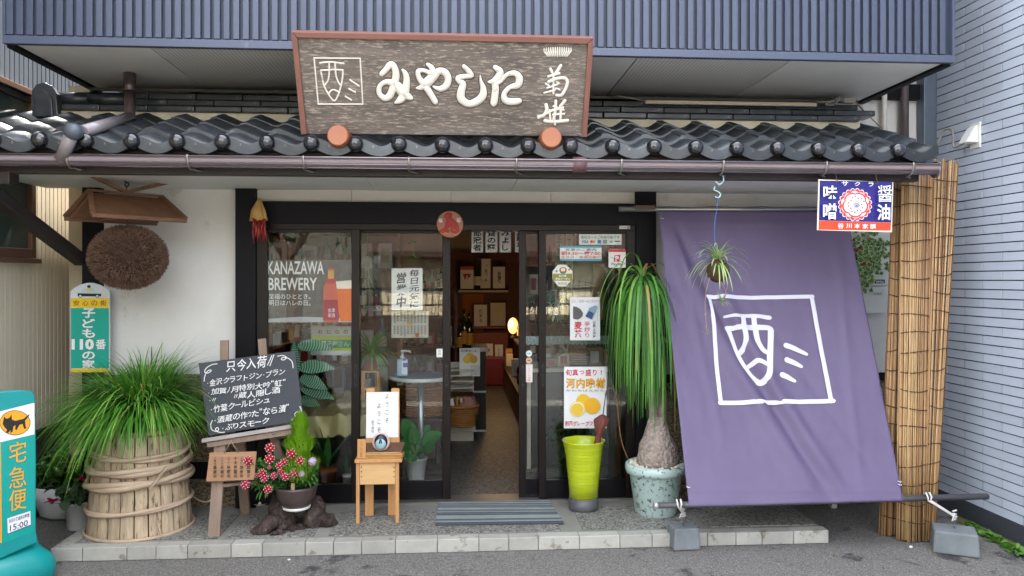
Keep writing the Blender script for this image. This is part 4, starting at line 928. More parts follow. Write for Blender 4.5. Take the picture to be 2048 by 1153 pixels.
mb = MB(); mb.beam(RP(-Lr * .82, 0, .012), RP(Lr * .82, 0, .012), .05, .014); build('ridge_board', mb, M_cw, lr, bevel=.003)
for e, a1, h1 in ((-1, .33, .13), (1, .29, .075)):
    mb = MB(); mb.beam(RP(0, 0, .02), RP(e * a1, -.0, .02 + h1 * (1.0 if e < 0 else 1.25)), .03, .022); build('crossed_finial', mb, M_cw, lr, bevel=.003)
mb = MB(); mb.beam(RP(-Lr * .5, .0, -.15), RP(Lr * .35, 0, -.15), .04, .02); build('hanging_bar', mb, M_cw, lr)
mb = MB(); h0 = RP(0, 0, .02); mb.tube(smooth_pts([tuple(h0 + V(q)) for q in ((0, 0, 0), (0, 0, .03), (.014, 0, .045), (0, 0, .06), (-.012, 0, .045), (0, 0, .032))]), .004, 6)
mb.tube(smooth_pts([tuple(h0 + V(q)) for q in ((.012, 0, .06), (0, 0, .058), (-.01, 0, .072), (.006, 0, .085), (.014, 0, .1), (.002, 0, .115))]), .0035, 6); mb.tube([h0 + V((.002, 0, .113)), V((h0.x + .002, h0.y, 2.264))], .002, 5)
build('iron_hook', mb, M_ink, sgd, kind='stuff'); mb = MB(); mb.tube([RP(0, 0, -.15), c + V((0, 0, rz - .02))], .005, 6); build('hanger_rope', mb, M_cw, sgd)
# ================================================================== BARREL WITH GRASS
M_stave = mk('pale_barrel_wood', '#b5a186', .78, var=.32, scale=5, st=(6, 6, .8), bump=.4, bs=18, bst=(6, 6, .8), rand=.14, c3='#6d5a42', t3=.56, s3=6, st3=(7, 7, 1))
M_bam = mk('aged_bamboo_rope', '#baa48c', .6, var=.18, scale=8, st=(1, 1, 3), bump=.3, bs=40, rand=.08)
bc = V((P(281, 1000, 5.03).x, 5.03, PZ)); BH = .61
ba = thing('sake_barrel', bc, 'old upturned wooden barrel bound with twisted bamboo hoops, holding the grass pot', 'barrel')
def br_(z): return .300 - .045 * (z / BH) ** 1.1
ns = 24; random.seed(2)
for i in range(ns):
    a0 = 2 * math.pi * i / ns + .012 + U(-.01, .01); a1 = 2 * math.pi * (i + 1) / ns - .012; off = U(-.003, .003); top = BH + U(-.012, .006); mb = MB(); b = 0
    for z in (0.0, BH * .5, top):
        for (r_, a) in ((br_(z) + off, a0), (br_(z) + off + .002, (a0 + a1) / 2), (br_(z) + off, a1), (br_(z) - .02, a1), (br_(z) - .02, a0)): mb.V(bc + V((r_ * math.cos(a), r_ * math.sin(a), z + (.002 if z == 0 else 0))))
    for j in range(2):
        for k in range(5): k2 = (k + 1) % 5; mb.F(j * 5 + k, j * 5 + k2, j * 5 + 5 + k2, j * 5 + 5 + k)
    mb.F(4, 3, 2, 1, 0); mb.F(10, 11, 12, 13, 14); build('stave', mb, M_stave, ba)
mb = MB(); mb.lathe(bc, [(br_(0) - .021, .003), (br_(BH) - .021, BH - .03), (0, BH - .03)], 24); build('inner_wall', mb, M_dark, ba)
def hoop(z0, tx, ty, strands, rr, gap=.010, ph=0):
    for sidx in range(strands):
        mb = MB(); pts = []
        for i in range(73):
            a = 2 * math.pi * i / 72; z = z0 + tx * math.cos(a) + ty * math.sin(a); tw = 2 * a + sidx * 6.2832 / strands + ph
            r_ = br_(z) + rr * 1.5 + gap * .5 * math.cos(tw); pts.append(bc + V((r_ * math.cos(a), r_ * math.sin(a), z + gap * 1.1 * math.sin(tw))))
        mb.tube(pts, rr, 6, cap=False, flat=1.2); build('bamboo_hoop', mb, M_bam, ba)
hoop(.50, -.015, .02, 2, .011, .011); hoop(.415, .005, .015, 2, .015, .012, 1); hoop(.315, .02, -.01, 2, .016, .013, 2); hoop(.16, .015, .0, 2, .010, .006, 0)
hoop(.007, 0, 0, 1, .010, .001)
mb = MB(); a = bc + V((.2, -.26, .38)); mb.beam(a + V((.05, .03, .05)), a + V((-.03, -.04, -.07)), .02, .008); build('loose_bamboo_end', mb, M_bam, ba)
M_lid = mk('grey_lid_board', '#9b8560', .75, var=.2, scale=4, st=(1, 6, 6), bump=.3, bs=20, rand=.12)
for i in range(7):
    y0 = -.25 + .0715 * i; y1 = y0 + .068; w = math.sqrt(max(.01, .29 ** 2 - max(abs(y0), abs(y1)) ** 2)) + .02; w0 = math.sqrt(max(.004, .272 ** 2 - min(.26, abs(y0)) ** 2)); w1 = math.sqrt(max(.004, .272 ** 2 - min(.26, abs(y1)) ** 2))
    mb = MB(); mb.prism([bc + V(q) for q in ((-w0, y0, BH + .004), (w0, y0, BH + .004), (w1, y1, BH + .004), (-w1, y1, BH + .004))], (0, 0, .024)); build('lid_board', mb, M_lid, ba, bevel=.003)
for i in range(8):
    a0 = 2 * math.pi * i / 8 + .2; a1 = a0 + .76; mb = MB(); mb.beam(bc + V((.262 * math.cos(a0), .262 * math.sin(a0), BH + .014)), bc + V((.262 * math.cos(a1), .262 * math.sin(a1), BH + .014)), .02, .034); build('lid_rim', mb, M_lid, ba, bevel=.003)
pcn_ = bc + V((-.01, .0, BH + .03)); gp = thing('grass_pot', pcn_, 'shallow clay pot of long arching green grass standing on the old barrel', 'potted plant')
for dx, dy in ((-.1, -.1), (.12, -.12), (0, .12)):
    mb = MB(); mb.box(pcn_.x + dx - .03, pcn_.y + dy - .03, pcn_.z, pcn_.x + dx + .03, pcn_.y + dy + .03, pcn_.z + .03); build('wood_foot', mb, M_wood_lt, gp)
mb = MB(); mb.lathe(pcn_ + V((0, 0, .031)), [(.13, 0), (.17, .05), (.185, .1), (.175, .1), (.16, .07)], 26); build('pot', mb, mk('pinkish_clay', '#a58870', .8, var=.15, bump=.2), gp)
M_gr = [mk('grass_green', '#5c9a34', .45, var=.3, scale=5, trans=.35), mk('grass_pale', '#8fc057', .45, var=.25, scale=5, trans=.35), mk('grass_deep', '#3f7a2a', .45, var=.3, scale=5, trans=.3), mk('grass_dry', '#b3a060', .6, var=.2, trans=.3)]
mb = MB(); random.seed(21); g0 = pcn_ + V((0, 0, .1))
for i in range(2900):
    a = U(0, 6.2832); r_ = .15 * math.sqrt(R()); p = g0 + V((r_ * math.cos(a), r_ * math.sin(a), 0)); el = U(.3, 1.3); out = a + U(-.6, .6)
    d = V((math.cos(out) * math.cos(el), math.sin(out) * math.cos(el), math.sin(el))); d.x -= .14; L = U(.28, .60) * (1.1 if d.x < 0 else .95)
    mb.mi = 3 if R() < .035 else random.choice((0, 0, 1, 2)); mb.blade(p, d, L * U(.8, 1.1), U(.006, .0135), U(2.2, 4.4), 6, tip=.08, wp=.3)
build('grass_blades', mb, M_gr, gp, kind='stuff')
# ================================================================== REED SCREENS
M_reed = [mk('reed_a', '#a8845c', .5, var=.25, scale=6, st=(10, 10, 1.2), bump=.2), mk('reed_b', '#906841', .5, var=.25, scale=6, st=(10, 10, 1.2)), mk('reed_c', '#c2a274', .5, var=.2, scale=6, st=(10, 10, 1.2)), mk('reed_d', '#694a34', .55, var=.25, scale=6, st=(10, 10, 1.2))]
M_twine = mk('dark_twine', '#4f3518', .8)
def reeds(lab, bx0, bx1, tx0, tx1, pyb, pyt, Yb, Yt, bulge, seed):
    random.seed(seed); B0, B1 = P(bx0, pyb, Yb), P(bx1, pyb, Yb); B0.z = B1.z = 0.004; T0, T1 = P(tx0, pyt, Yt), P(tx1, pyt, Yt)
    t = thing('reed_screen', (B0 + B1) / 2, lab, 'reed screen', 'reed screens rolled up by the tiled wall'); mb = MB(); w = (B1 - B0).length; n = int(math.pi * .55 * w / .0085) + 4; pos = []
    def off(u): return V((0, -bulge * math.sin(math.pi * u) ** .7, 0))
    for lay in range(2):
        for i in range(n):
            u = (i + U(-.3, .3)) / (n - 1); u = min(1, max(0, u)); ub = .5 - .5 * math.cos(math.pi * u) if lay == 0 else u
            sgn = 1 if lay == 0 else -.55
            b = B0.lerp(B1, ub) + off(ub) * sgn + V((U(-.003, .003), U(-.004, .004), U(0, .012))); tp = T0.lerp(T1, ub) + off(ub) * sgn + V((U(-.003, .003), U(-.004, .004), U(-.03, .012)))
            m1 = b.lerp(tp, .5) + V((U(-.006, .006), U(-.004, .004), 0)); mb.mi = random.choice((0, 0, 0, 1, 2, 2, 3) if lay == 0 else (1, 3)); r_ = U(.0034, .0056); mb.tube([b, b.lerp(m1, .5) + V((U(-.003, .003), 0, 0)), m1, tp], [r_, r_, r_ * .95, r_ * .8], 6)
    build('reeds', mb, M_reed, t, kind='stuff'); H = (T0 - B0).z; z = .12
    while z < H - .03:
        f = z / H; mt = MB(); pts = []
        for i in range(13):
            u = i / 12; ub = .5 - .5 * math.cos(math.pi * u); pts.append(B0.lerp(B1, ub).lerp(T0.lerp(T1, ub), f + .004 * math.sin(5 * u + z * 9)) + off(ub) + V((0, -.0065, 0)))
        mt.tube(pts, .0028, 5)
        for k in range(1, 12, 2): mt.ball(pts[k] + V((0, -.001, 0)), .0045, 6, 4)
        build('twine_binding', mt, M_twine, t); z += .118 + U(-.008, .008)
reeds('narrow left roll of reed screen standing nearest the gas meter', 1759, 1795, 1786, 1806, 1068, 352, 4.76, 4.86, .03, 31)
reeds('widest middle roll of reed screen, directly right of the enamel sign', 1794, 1850, 1803, 1864, 1078, 350, 4.66, 4.76, .05, 32)
reeds('tallest right roll of reed screen leaning beside the tiled wall', 1845, 1868, 1868, 1915, 1083, 322, 4.64, 4.74, .035, 33)
# ================================================================== CHALKBOARD EASEL
M_ez = mk('weathered_easel', '#8b7768', .75, var=.2, scale=4, st=(5, 5, .7), bump=.25, bs=20, rand=.06)
M_chalkb = mk('chalkboard', '#3d4148', .7, var=.06, scale=5); M_chalk = mk('white_chalk_paint', '#e6e6e4', .8, var=.02)
cb = P(417, 872, 4.90); s = Sheet(cb, V((.03, -1, .17)))
ea = thing('chalkboard_easel', G(470, 1060, PZ), 'blackboard with handwritten white menu on a weathered wooden easel', 'easel')
brd = MB(); brd.prism([s.at(397, 727), s.at(590, 702), s.at(608, 841), s.at(417, 872)], -s.n * .012); build('board', brd, M_chalkb, ea, bevel=.002)
def Z2(x, y): return (380 + x / 5.242, 680 + y / 5.242)
def hw(t, x0, y0, x1, y1, h, jit=4, seed=0):      # handwriting: glyph by glyph along a slanted baseline, each a bit off
    rn = random.Random(seed); n = len(t); tot = sum(.45 if c in '・〃"〟ノっ/' else .8 if c in 'ーりし' else 1 for c in t); u = 0
    for c in t:
        w = .45 if c in '・〃"〟ノっ/' else .8 if c in 'ーりし' else 1
        if c not in ' 　':
            _, _, gw, gh = glyph(c, .006); cw = (x1 - x0) * w / tot; xx = x0 + (x1 - x0) * u / tot; yy = y0 + (y1 - y0) * u / tot
            ww = cw * .93 * min(1, gw / .92 / w + .08); hh = h * min(1, max(.13, gh / .92)) * rn.uniform(.9, 1.08); dy = -(h - hh) * (.5 if c not in '"〟' else .95) + rn.uniform(-jit, jit)
            if c in '・': dy = -h * .4; hh = h * .14; ww = h * .14
            a = Z2(xx + (cw - ww) / 2, yy + dy); sl = (y1 - y0) / (x1 - x0) + rn.uniform(-.05, .05)
            s.text4(c, a, (ww / 5.242, sl * ww / 5.242), (hh / 5.242 * rn.uniform(-.02, .14), -hh / 5.242), M_chalk, .008)
        u += w
hw('只今入荷', 375, 345, 800, 290, 125, seed=1); s.stroke([Z2(812, 268), Z2(860, 165)], .75, M_chalk, k=1); s.stroke([Z2(838, 275), Z2(880, 160)], .75, M_chalk, k=1)
hw('・金沢クラフトジン・ブラン', 172, 490, 1000, 365, 68, seed=2)
hw('・加賀ノ月特別大吟"虹"', 182, 590, 1010, 475, 66, seed=3)
hw('・〃　　〃蔵人隠し酒', 196, 672, 955, 560, 70, seed=4)
hw('・竹葉クールビシュ', 216, 770, 850, 665, 74, seed=5)
hw('・酒蔵の作った"なら漬"', 256, 885, 1050, 745, 78, seed=6)
hw('・ぶりスモーク', 340, 962, 842, 880, 72, seed=7)
for pts in ([(285, 252), (230, 262), (175, 295), (155, 335), (180, 350), (215, 335), (222, 318), (190, 325), (160, 370), (148, 435)], [(920, 172), (975, 165), (1010, 185), (985, 212), (958, 205), (975, 185), (1030, 195), (1070, 230), (1082, 295)],
            [(1152, 700), (1168, 740), (1150, 790), (1110, 805), (1100, 775), (1130, 755), (1145, 780), (1110, 820), (1065, 838)], [(235, 845), (218, 890), (228, 940), (270, 960), (300, 945), (290, 920), (268, 935), (285, 962), (330, 972), (362, 968)]):
    s.stroke([Z2(*p) for p in pts], .75, M_chalk)
s.done(ea, l='chalk_writing')
def ezbeam(name, a, b, Ya, Yb, w, h, mat=M_ez, par=ea): mb = MB(); mb.beam(P(*a, Ya), P(*b, Yb), w, h, (0, -1, 0)); return build(name, mb, mat, par, bevel=.004)
mb = MB(); mb.prism([s.at(405, 878, .02), s.at(612, 845, .02), s.at(613, 853, .02), s.at(405, 886, .02)], -s.n * .05); build('chalk_ledge', mb, mk('grey_ledge', '#a39c98', .6, var=.1), ea, bevel=.002)
mb = MB(); mb.prism([s.at(413, 886, .004), s.at(608, 854, .004), s.at(610, 866, .004), s.at(415, 896, .004)], -s.n * .022); build('cross_rail', mb, M_ez, ea, bevel=.003)
for q in ((463, 882), (547, 868)):
    mb = MB(); mb.ball(s.at(*q, .006), .007, 8, 6); build('bolt', mb, M_steel, ea)
ezbeam('easel_leg', (442, 875), (428, 1077), 4.93, 4.80, .07, .03); mb = MB(); 
g = G(491, 1026, PZ); top = P(480, 880, 5.0); mb.beam(top, g, .062, .03, (0, -1, 0)); build('easel_leg', mb, M_ez, ea, bevel=.004)
ezbeam('easel_post', (449, 878), (449, 681), 5.0, 5.09, .052, .022); ezbeam('easel_post', (540, 864), (524, 678), 5.0, 5.09, .052, .022)
ezbeam('easel_leg', (545, 868), (590, 1015), 5.0, 5.2, .05, .03)
ezbeam('lower_rail', (432, 972), (515, 962), 4.87, 4.97, .02, .055)
s = Sheet(P(420, 905, 4.84), V((0, -1, .1))); pq = thing('wooden_plaque', s.at(462, 965), 'small wooden plaque with brushed vertical writing hanging from the easel rail', 'plaque')
mb = MB(); mb.prism([s.at(419, 906), s.at(513, 903.5), s.at(508, 960), s.at(412, 964)], -s.n * .012); build('plaque_board', mb, mk('pinkish_wood', '#a9805f', .6, var=.18, st=(.6, 5, 6), bump=.1), pq, bevel=.002)
mb = MB(); a = s.at(463, 882, .012); mb.tube([a, s.at(449, 907, .004)], .0028, 6); mb.tube([a, s.at(477, 906, .004)], .0028, 6); build('hanging_cord', mb, mk('hemp_cord', '#9c8468', .8), pq, kind='stuff')
random.seed(3)
for i, (x, big, sm) in enumerate(((502, '加賀', 'おとな'), (488, '純米', 'ノ月に'), (476, '菊姫', 'や酒'), (463, '吟醸', 'のみよし'), (450, '天狗', 'いろは'), (436, '萬歳', 'に乗る'))):
    s.vtext(sm[:4], x - 2 - 5, 913, x - 2, 930, M_ink, .01); s.vtext(big + 'の', x - 8, 931, x - 1, 957, M_ink, .02); 
s.done(pq)
# ================================================================== DRIFTWOOD, VERBENA POT
M_drift = mk('dark_driftwood', '#3a2d27', .7, var=.5, scale=9, st=(1, 1, .4), bump=1.0, bs=34, bst=(2.2, 2.2, .5), dist=.02, coat=.1, c3='#6b5546', t3=.6, s3=14)
def P5(x, y, Y=4.92): return P(400 + x / 4.803, 860 + y / 4.803, Y)
dw = thing('driftwood_stump', G(595, 1070, PZ), 'gnarled dark driftwood root used as a pedestal for the flower pot', 'driftwood')
random.seed(6)
def gnarl(name, pts, rs, Y0, seed, n=14):
    pts3 = [tuple(P5(x, y, Y0 + dy)) for x, y, dy in pts]; q, r = smooth_pts(pts3, [v for v in rs], 9); mb = MB(); mb.tube(q, r, n * 2); so_ = seed * 7.3
    vv = []
    for v in mb.v:
        v = V(v); d = noise.noise_vector(v * 14 + V((so_, 0, 0))) * .022 + noise.noise_vector(V((v.x * 60, v.y * 60, v.z * 22)) + V((so_, 5, 0))) * .009; v += d; v.z = max(v.z, PZ + .003); vv.append(tuple(v))
    mb.v = vv; build(name, mb, M_drift, dw)
gnarl('root', [(800, 660, .1), (790, 760, .05), (780, 880, 0), (760, 1000, -.06)], [.075, .085, .085, .05], 4.95, 1, 18)
gnarl('root', [(780, 880, 0), (690, 900, -.05), (600, 960, -.1), (520, 1000, -.1)], [.06, .05, .045, .02], 4.93, 2)
gnarl('root', [(1080, 650, .08), (1110, 760, .05), (1100, 860, 0), (1050, 950, -.05)], [.035, .07, .075, .045], 4.97, 3, 16)
gnarl('root', [(1110, 850, 0), (1200, 880, 0), (1260, 900, 0), (1285, 800, 0)], [.05, .05, .045, .012], 4.97, 4)
gnarl('root', [(1130, 660, .05), (1150, 720, 0), (1190, 800, 0), (1240, 830, .05)], [.02, .03, .03, .015], 5.0, 5)
gnarl('root', [(860, 900, .05), (950, 930, .05), (1040, 930, .05)], [.05, .055, .05], 5.0, 6)
gnarl('root', [(780, 980, -.1), (740, 1020, -.13), (700, 1030, -.15)], [.035, .03, .02], 4.95, 7)
gnarl('root', [(1000, 970, -.05), (900, 960, -.06), (850, 990, -.1)], [.03, .03, .02], 4.95, 8)
pc_ = P(593, 1018, 4.93); M_bowl = mk('brown_glazed_bowl', '#4c3f3c', .35, var=.12, bump=.1, coat=.3)
fp = thing('flower_pot', pc_, 'dark bowl of red verbena and lime green goldcrest standing on driftwood', 'potted plant')
mb = MB(); mb.lathe(pc_, [(.068, .012), (.09, .035), (.118, .085), (.128, .135), (.132, .15), (.122, .15), (.112, .125)], 28); build('bowl', mb, M_bowl, fp)
mb = MB(); mb.lathe(pc_, [(.07, 0), (.084, .006), (.088, .022), (.08, .022), (.07, .01)], 28); build('saucer', mb, M_white, fp)
mb = MB(); mb.lathe(pc_, [(.112, .128), (0, .135)], 24, cap=False); build('soil', mb, M_soil, fp)
mb = MB(); mb.box(pc_.x - .01, pc_.y - .115, pc_.z + .12, pc_.x + .012, pc_.y - .110, pc_.z + .19); build('plant_tag', mb, mk('tan_tag', '#9c8568', .6), fp)
mb = MB(); random.seed(15); ctr = P(598, 965, 4.95); M_vl = mk('verbena_leaf', '#4c8038', .5, var=.3, scale=9, trans=.25)
for i in range(900):
    px, py = random.choice([(U(520, 630), U(920, 975)), (U(505, 560), U(915, 975)), (U(590, 632), U(925, 970))]); p = P(px, py, 4.93 + U(-.10, .12)); d = V((U(-1, 1), U(-1, .3), U(-.5, .8))); mb.leaf(p, d, U(.03, .055), U(.010, .016), .6, nl=3)
for i in range(14):
    a = P(U(520, 560), U(955, 985), 4.88); mb.leaf(a, V((U(-1, .2), -.5, -.6)), .06, .014, .8, nl=3)
build('verbena_foliage', mb, M_vl, fp, kind='stuff')
mb = MB(); gb = P(597, 965, 4.87); gt = P(601, 833, 4.87); Hh = gt.z - gb.z; M_gc = mk('goldcrest_lime', '#8cbe2a', .5, var=.25, scale=20, trans=.35)
for i in range(3300):
    t = R() ** .8; z = gb.z + Hh * t; rr = .150 * (1 - t) ** .55 * (.75 + .25 * math.sin(t * 20 + 3)) * (min(1, t * 6 + .5)); a = U(0, 6.28); q = math.sqrt(U(.3, 1)); p = V((gb.x + (gt.x - gb.x) * t + rr * q * math.cos(a), gb.y + rr * q * math.sin(a), z))
    d = V((math.cos(a) * .6 + U(-.3, .3), math.sin(a) * .6 + U(-.3, .3), 1.1)).normalized(); mb.blade(p, d, U(.02, .045), .0055, -1, 2, tip=.3)
build('goldcrest_foliage', mb, M_gc, fp, kind='stuff')
M_vr = [mk('verbena_red', '#b01022', .5, var=.15, scale=30), mk('verbena_white_eye', '#f0e0e2', .5), mk('verbena_pink', '#bb1c48', .5, var=.15), mk('verbena_violet_white', '#cfc4e6', .5, var=.08)]
def bloom(x, y, r=.034, mi=0, Y=4.80):
    r *= 1.12
    c = P5(x, y, Y); mb = MB(); random.seed(int(x * 3 + y))
    n = 26
    for i in range(n):
        z = 1 - 2 * (i + .5) / n; a = 2.4 * i; q = math.sqrt(1 - z * z); d = V((q * math.cos(a), q * math.sin(a), z))
        if d.y > .35: continue
        p = c + d * r * .8; sx = d.cross(V((0, .3, 1))).normalized(); sy = d.cross(sx); mb.mi = mi
        for k in range(5):
            an = k * 1.2566 + i; v = sx * math.cos(an) + sy * math.sin(an); w2 = sx * -math.sin(an) + sy * math.cos(an); pr = r * .34; b = mb.V(p, p + v * pr * .7 + w2 * pr * .4, p + v * pr + d * .001, p + v * pr * .7 - w2 * pr * .4); mb.F(b, b + 1, b + 2, b + 3)
            mb.mi = mi
        mb.mi = 1 if mi != 3 else 2; mb.ball(p + d * .002, r * .10, 6, 4)
    mb.mi = mi; mb.ball(c, r * .62, 8, 6); build('flower_cluster', mb, M_vr, fp)
for x, y, r, m in ((672, 175, .030, 0), (668, 280, .031, 0), (877, 228, .031, 0), (465, 300, .029, 0), (960, 300, .028, 0), (808, 310, .024, 0), (762, 345, .024, 0), (600, 415, .026, 0), (618, 465, .026, 2), (540, 438, .014, 0), (710, 442, .021, 2), (778, 405, .02, 0), (818, 448, .026, 2), (905, 415, .028, 2), (437, 528, .028, 2), (652, 570, .027, 0), (665, 360, .012, 2), (1080, 305, .026, 3), (975, 422, .021, 3)): bloom(x, y, r, m, 4.80 if x > 500 else 4.83)
mb = MB()
for x, y in ((672, 175), (668, 280), (465, 300), (437, 528), (652, 570), (600, 415), (877, 228), (1080, 305)): mb.tube(smooth_pts([tuple(P5(x, y, 4.81)), tuple(P5((x + 800) / 2, (y + 500) / 2 + 20, 4.86)), tuple(P5(830, 560, 4.92))]), .0022, 5)
build('flower_stems', mb, M_vl, fp, kind='stuff')
# ================================================================== LITTLE WOODEN CHAIR-TABLE WITH WELCOME SIGN
st_ = thing('wooden_stand', G(757, 1040, PZ), 'small pine stool-like stand left of the doorway with a screwed front panel', 'stand'); YT = 4.97
M_st = mk('honey_pine', '#c8935c', .45, var=.14, scale=4, st=(6, 6, .8), rand=.07, coat=.15)
zt = P(755, 921, YT).z; a = P(709, 925, YT - .02); b = P(804, 925, YT - .02)
mb = MB(); mb.box(a.x, YT - .02, zt - .012, b.x, YT + .2, zt + .010); build('table_top', mb, M_st, st_, bevel=.003)
def leg(px0, px1, Y, ybot): A = P(px0, 930, Y); B = P(px1, 930, Y); mb = MB(); mb.box(A.x, Y, PZ + .003, B.x, Y + .022, zt - .0125); build('leg', mb, M_st, st_, bevel=.002)
leg(712, 719, YT, 0); leg(791, 798, YT, 0); leg(730, 747, YT + .16, 0); leg(776, 792, YT + .16, 0)
A = P(719.5, 970, YT + .002); B = P(790.5, 932, YT + .002); mb = MB(); mb.box(A.x, YT + .002, A.z, B.x, YT + .016, zt - .0125); build('front_panel', mb, mk('pale_pine_panel', '#d6ae78', .5, var=.1, st=(1, 5, 5)), st_, bevel=.002)
for px in (723, 788):
    for py in (933, 942, 952): mb = MB(); mb.ball(P(px, py + 2, YT), .004, 6, 4); build('screw', mb, M_ink, st_)
s = Sheet(P(735, 870, 5.12), V((0, -1, .08))); wb = thing('welcome_board', s.at(766, 915), 'white handwritten welcome paper clipped on a pine board standing on the small stand', 'sign')
for x0, x1 in ((732, 749.5), (782, 799)): mb = MB(); mb.prism([s.at(x0, 920, -.002), s.at(x0, 779, -.002), s.at(x0 + 2, 777, -.002), s.at(x1 - 1, 777, -.002), s.at(x1, 779, -.002), s.at(x1, 920, -.002)], -s.n * .014); build('upright', mb, M_st, wb, bevel=.002)
mb = MB(); mb.prism([s.at(749.7, 920, -.006), s.at(749.7, 862, -.006), s.at(781.8, 862, -.006), s.at(781.8, 920, -.006)], -s.n * .01); build('cross_board', mb, M_st, wb)
mb = MB(); mb.prism([s.at(733, 785), s.at(797, 784), s.at(796.5, 875), s.at(732, 876.5)], -s.n * .0015); build('paper', mb, M_paper, wb)
for t, x, y0 in (('ようこそ', 774, 787), ('ようこそ', 758, 806)): s.vtext(t, x - 4.5, y0, x + 4.5, y0 + 66 * .98, M_ink, -.004, gap=.28)
s.vtext('宮下酒店', 743, 841, 748, 866, M_ink, 0); s.done(wb)
bt_ = thing('woven_tray', P(765, 918, 5.02), 'shallow wicker tray lying on the small stand', 'tray'); zz = zt + .012
a = P(718, 905, 5.0).x; b = P(802, 905, 5.0).x; mb = MB(); mb.box(a + .01, 4.99, zz, b - .01, 5.1, zz + .01); build('tray_base', mb, mk('dark_wicker', '#6b4a2e', .7), bt_)
mb = MB()
for k in range(22):
    xx = a + (b - a) * k / 21; xe = a + (b - a) * (k + 1) / 21
    for q in range(2): mb.tube([(xx, 4.975, zz + .004 + .026 * q), (xe, 4.972, zz + .004 + .026 * (1 - q))], .0035, 5)
for z in (.002, .034): mb.tube([(a, 4.974, zz + z), (b, 4.974, zz + z)], .0045, 6)
build('woven_rim', mb, mk('light_wicker', '#c49a5e', .55, var=.15, scale=20), bt_, kind='stuff')
mb = MB(); mb.prism([(a, 4.98, zz + .03), (b, 4.98, zz + .03), (b + .02, 5.1, zz + .07), (a + .02, 5.1, zz + .07)], (0, .004, .003)); build('tray_lining', mb, mk('brown_tray_lining', '#6a4a38', .7), bt_)
s = fsheet(4.965); tg = thing('name_slip', P(722, 917, 4.965), 'thin upright wooden slip with ink writing at the left of the wicker tray', 'name plate'); mb = MB(); mb.prism([s.at(715, 879), s.at(731.5, 879), s.at(731, 917), s.at(714.5, 918)], (0, .008, 0)); build('slip', mb, M_st, tg, bevel=.001)
s.vtext('いらっしゃいませ', 719, 882, 726, 915, mk('brown_ink', '#3a2616', .6), 0); s.done(tg)
c = P(762, 885, 4.99); do = thing('round_ornament', c + V((0, 0, -.06)), 'round bowing figure ornament with pale blue face disc in the wicker tray', 'ornament'); Y0 = c.y
mb = MB(); mb.ball(c + V((0, .01, 0)), (.058, .025, .058), 20, 12); build('kimono_sleeve', mb, mk('pale_pink_glaze', '#d9bdae', .35, var=.12, scale=20), do)
mb = MB(); mb.ball(c + V((0, -.006, .004)), (.043, .024, .05), 20, 12); build('dark_hair', mb, mk('navy_glaze', '#1f2438', .25), do)
mb = MB(); mb.ball(c + V((0, -.012, -.004)), (.036, .024, .040), 20, 12); build('blue_disc', mb, mk('pale_blue_glaze', '#9fc4cc', .25, var=.04), do)
mb = MB(); mb.tube([c + V((-.003, -.034, .026)), c + V((-.006, -.037, .0))], [.003, .0045], 6); mb.tube([c + V((.003, -.034, .026)), c + V((.006, -.037, .0))], [.003, .0045], 6); build('sash_end', mb, mk('navy_glaze', '#1f2438', .25), do, kind='stuff')
# ================================================================== UMBRELLA STAND AND UMBRELLA
uc = G(1168, 1020, PZ); uc.y += .02; H = P(1168, 880, uc.y).z - PZ; M_lime = mk('lime_glaze', '#b4c41a', .25, var=.12, scale=2, st=(1, 1, 16), bump=.8, bs=7, bst=(.3, .3, 9), coat=.5, dist=.008, c3='#a09c24', t3=.66, s3=7)
us = thing('umbrella_stand', uc, 'tall lime green ribbed ceramic umbrella stand with a dark grey foot', 'umbrella stand')
mb = MB(); mb.lathe(uc, [(.098, .085), (.105, .2), (.118, .32), (.130, .42), (.143, H - .01), (.147, H), (.140, H), (.132, H - .05), (.10, .2), (.09, .1)], 36, wob=lambda a, j: .012 * math.sin(2 * a) if j > 3 else 0); build('vase', mb, M_lime, us)
mb = MB(); mb.lathe(uc, [(.098, 0), (.101, .02), (.099, .0845)], 36); build('foot', mb, mk('dark_grey_foot', '#55565a', .4, var=.1, st=(1, 1, 10), bump=.2), us)
um = thing('folded_umbrella', uc + V((.06, -.02, .1)), 'folded brown umbrella with curved handle standing in the lime green stand', 'umbrella'); M_um = mk('brown_umbrella_cloth', '#6e3a30', .7, var=.12)
b0 = uc + V((.04, 0, .16)); tp = P(1205, 830, uc.y - .01)
mb = MB(); q = b0.lerp(tp, .0); prof = [(0.0, .022), (.45, .028), (.72, .02), (.80, .030), (.93, .047), (1.0, .012)]
ax_ = (tp - b0); mb.lathe(b0, [(r_, t * ax_.length) for t, r_ in prof], 28, (1, 0, 0), (0, 1, 0), ax_.normalized(), wob=lambda a, j: .28 * math.sin(8 * a) * (1 if j > 2 else .4)); build('canopy', mb, M_um, um)
mb = MB(); k_ = b0.lerp(tp, .74); mb.lathe(k_, [(.024, -.006), (.024, .006)], 16, (1, 0, 0), (0, 1, 0), ax_.normalized()); build('strap', mb, M_um, um)
mb = MB(); hk = [(1206, 830), (1210, 800), (1213, 783), (1219, 777), (1228, 780), (1231, 792), (1228, 799)]; mb.tube(smooth_pts([tuple(P(x, y, uc.y - .03)) for x, y in hk]), [.004] * 6 + [.006] * 19, 8); build('handle', mb, mk('handle_grey_brown', '#5a4e48', .35), um)
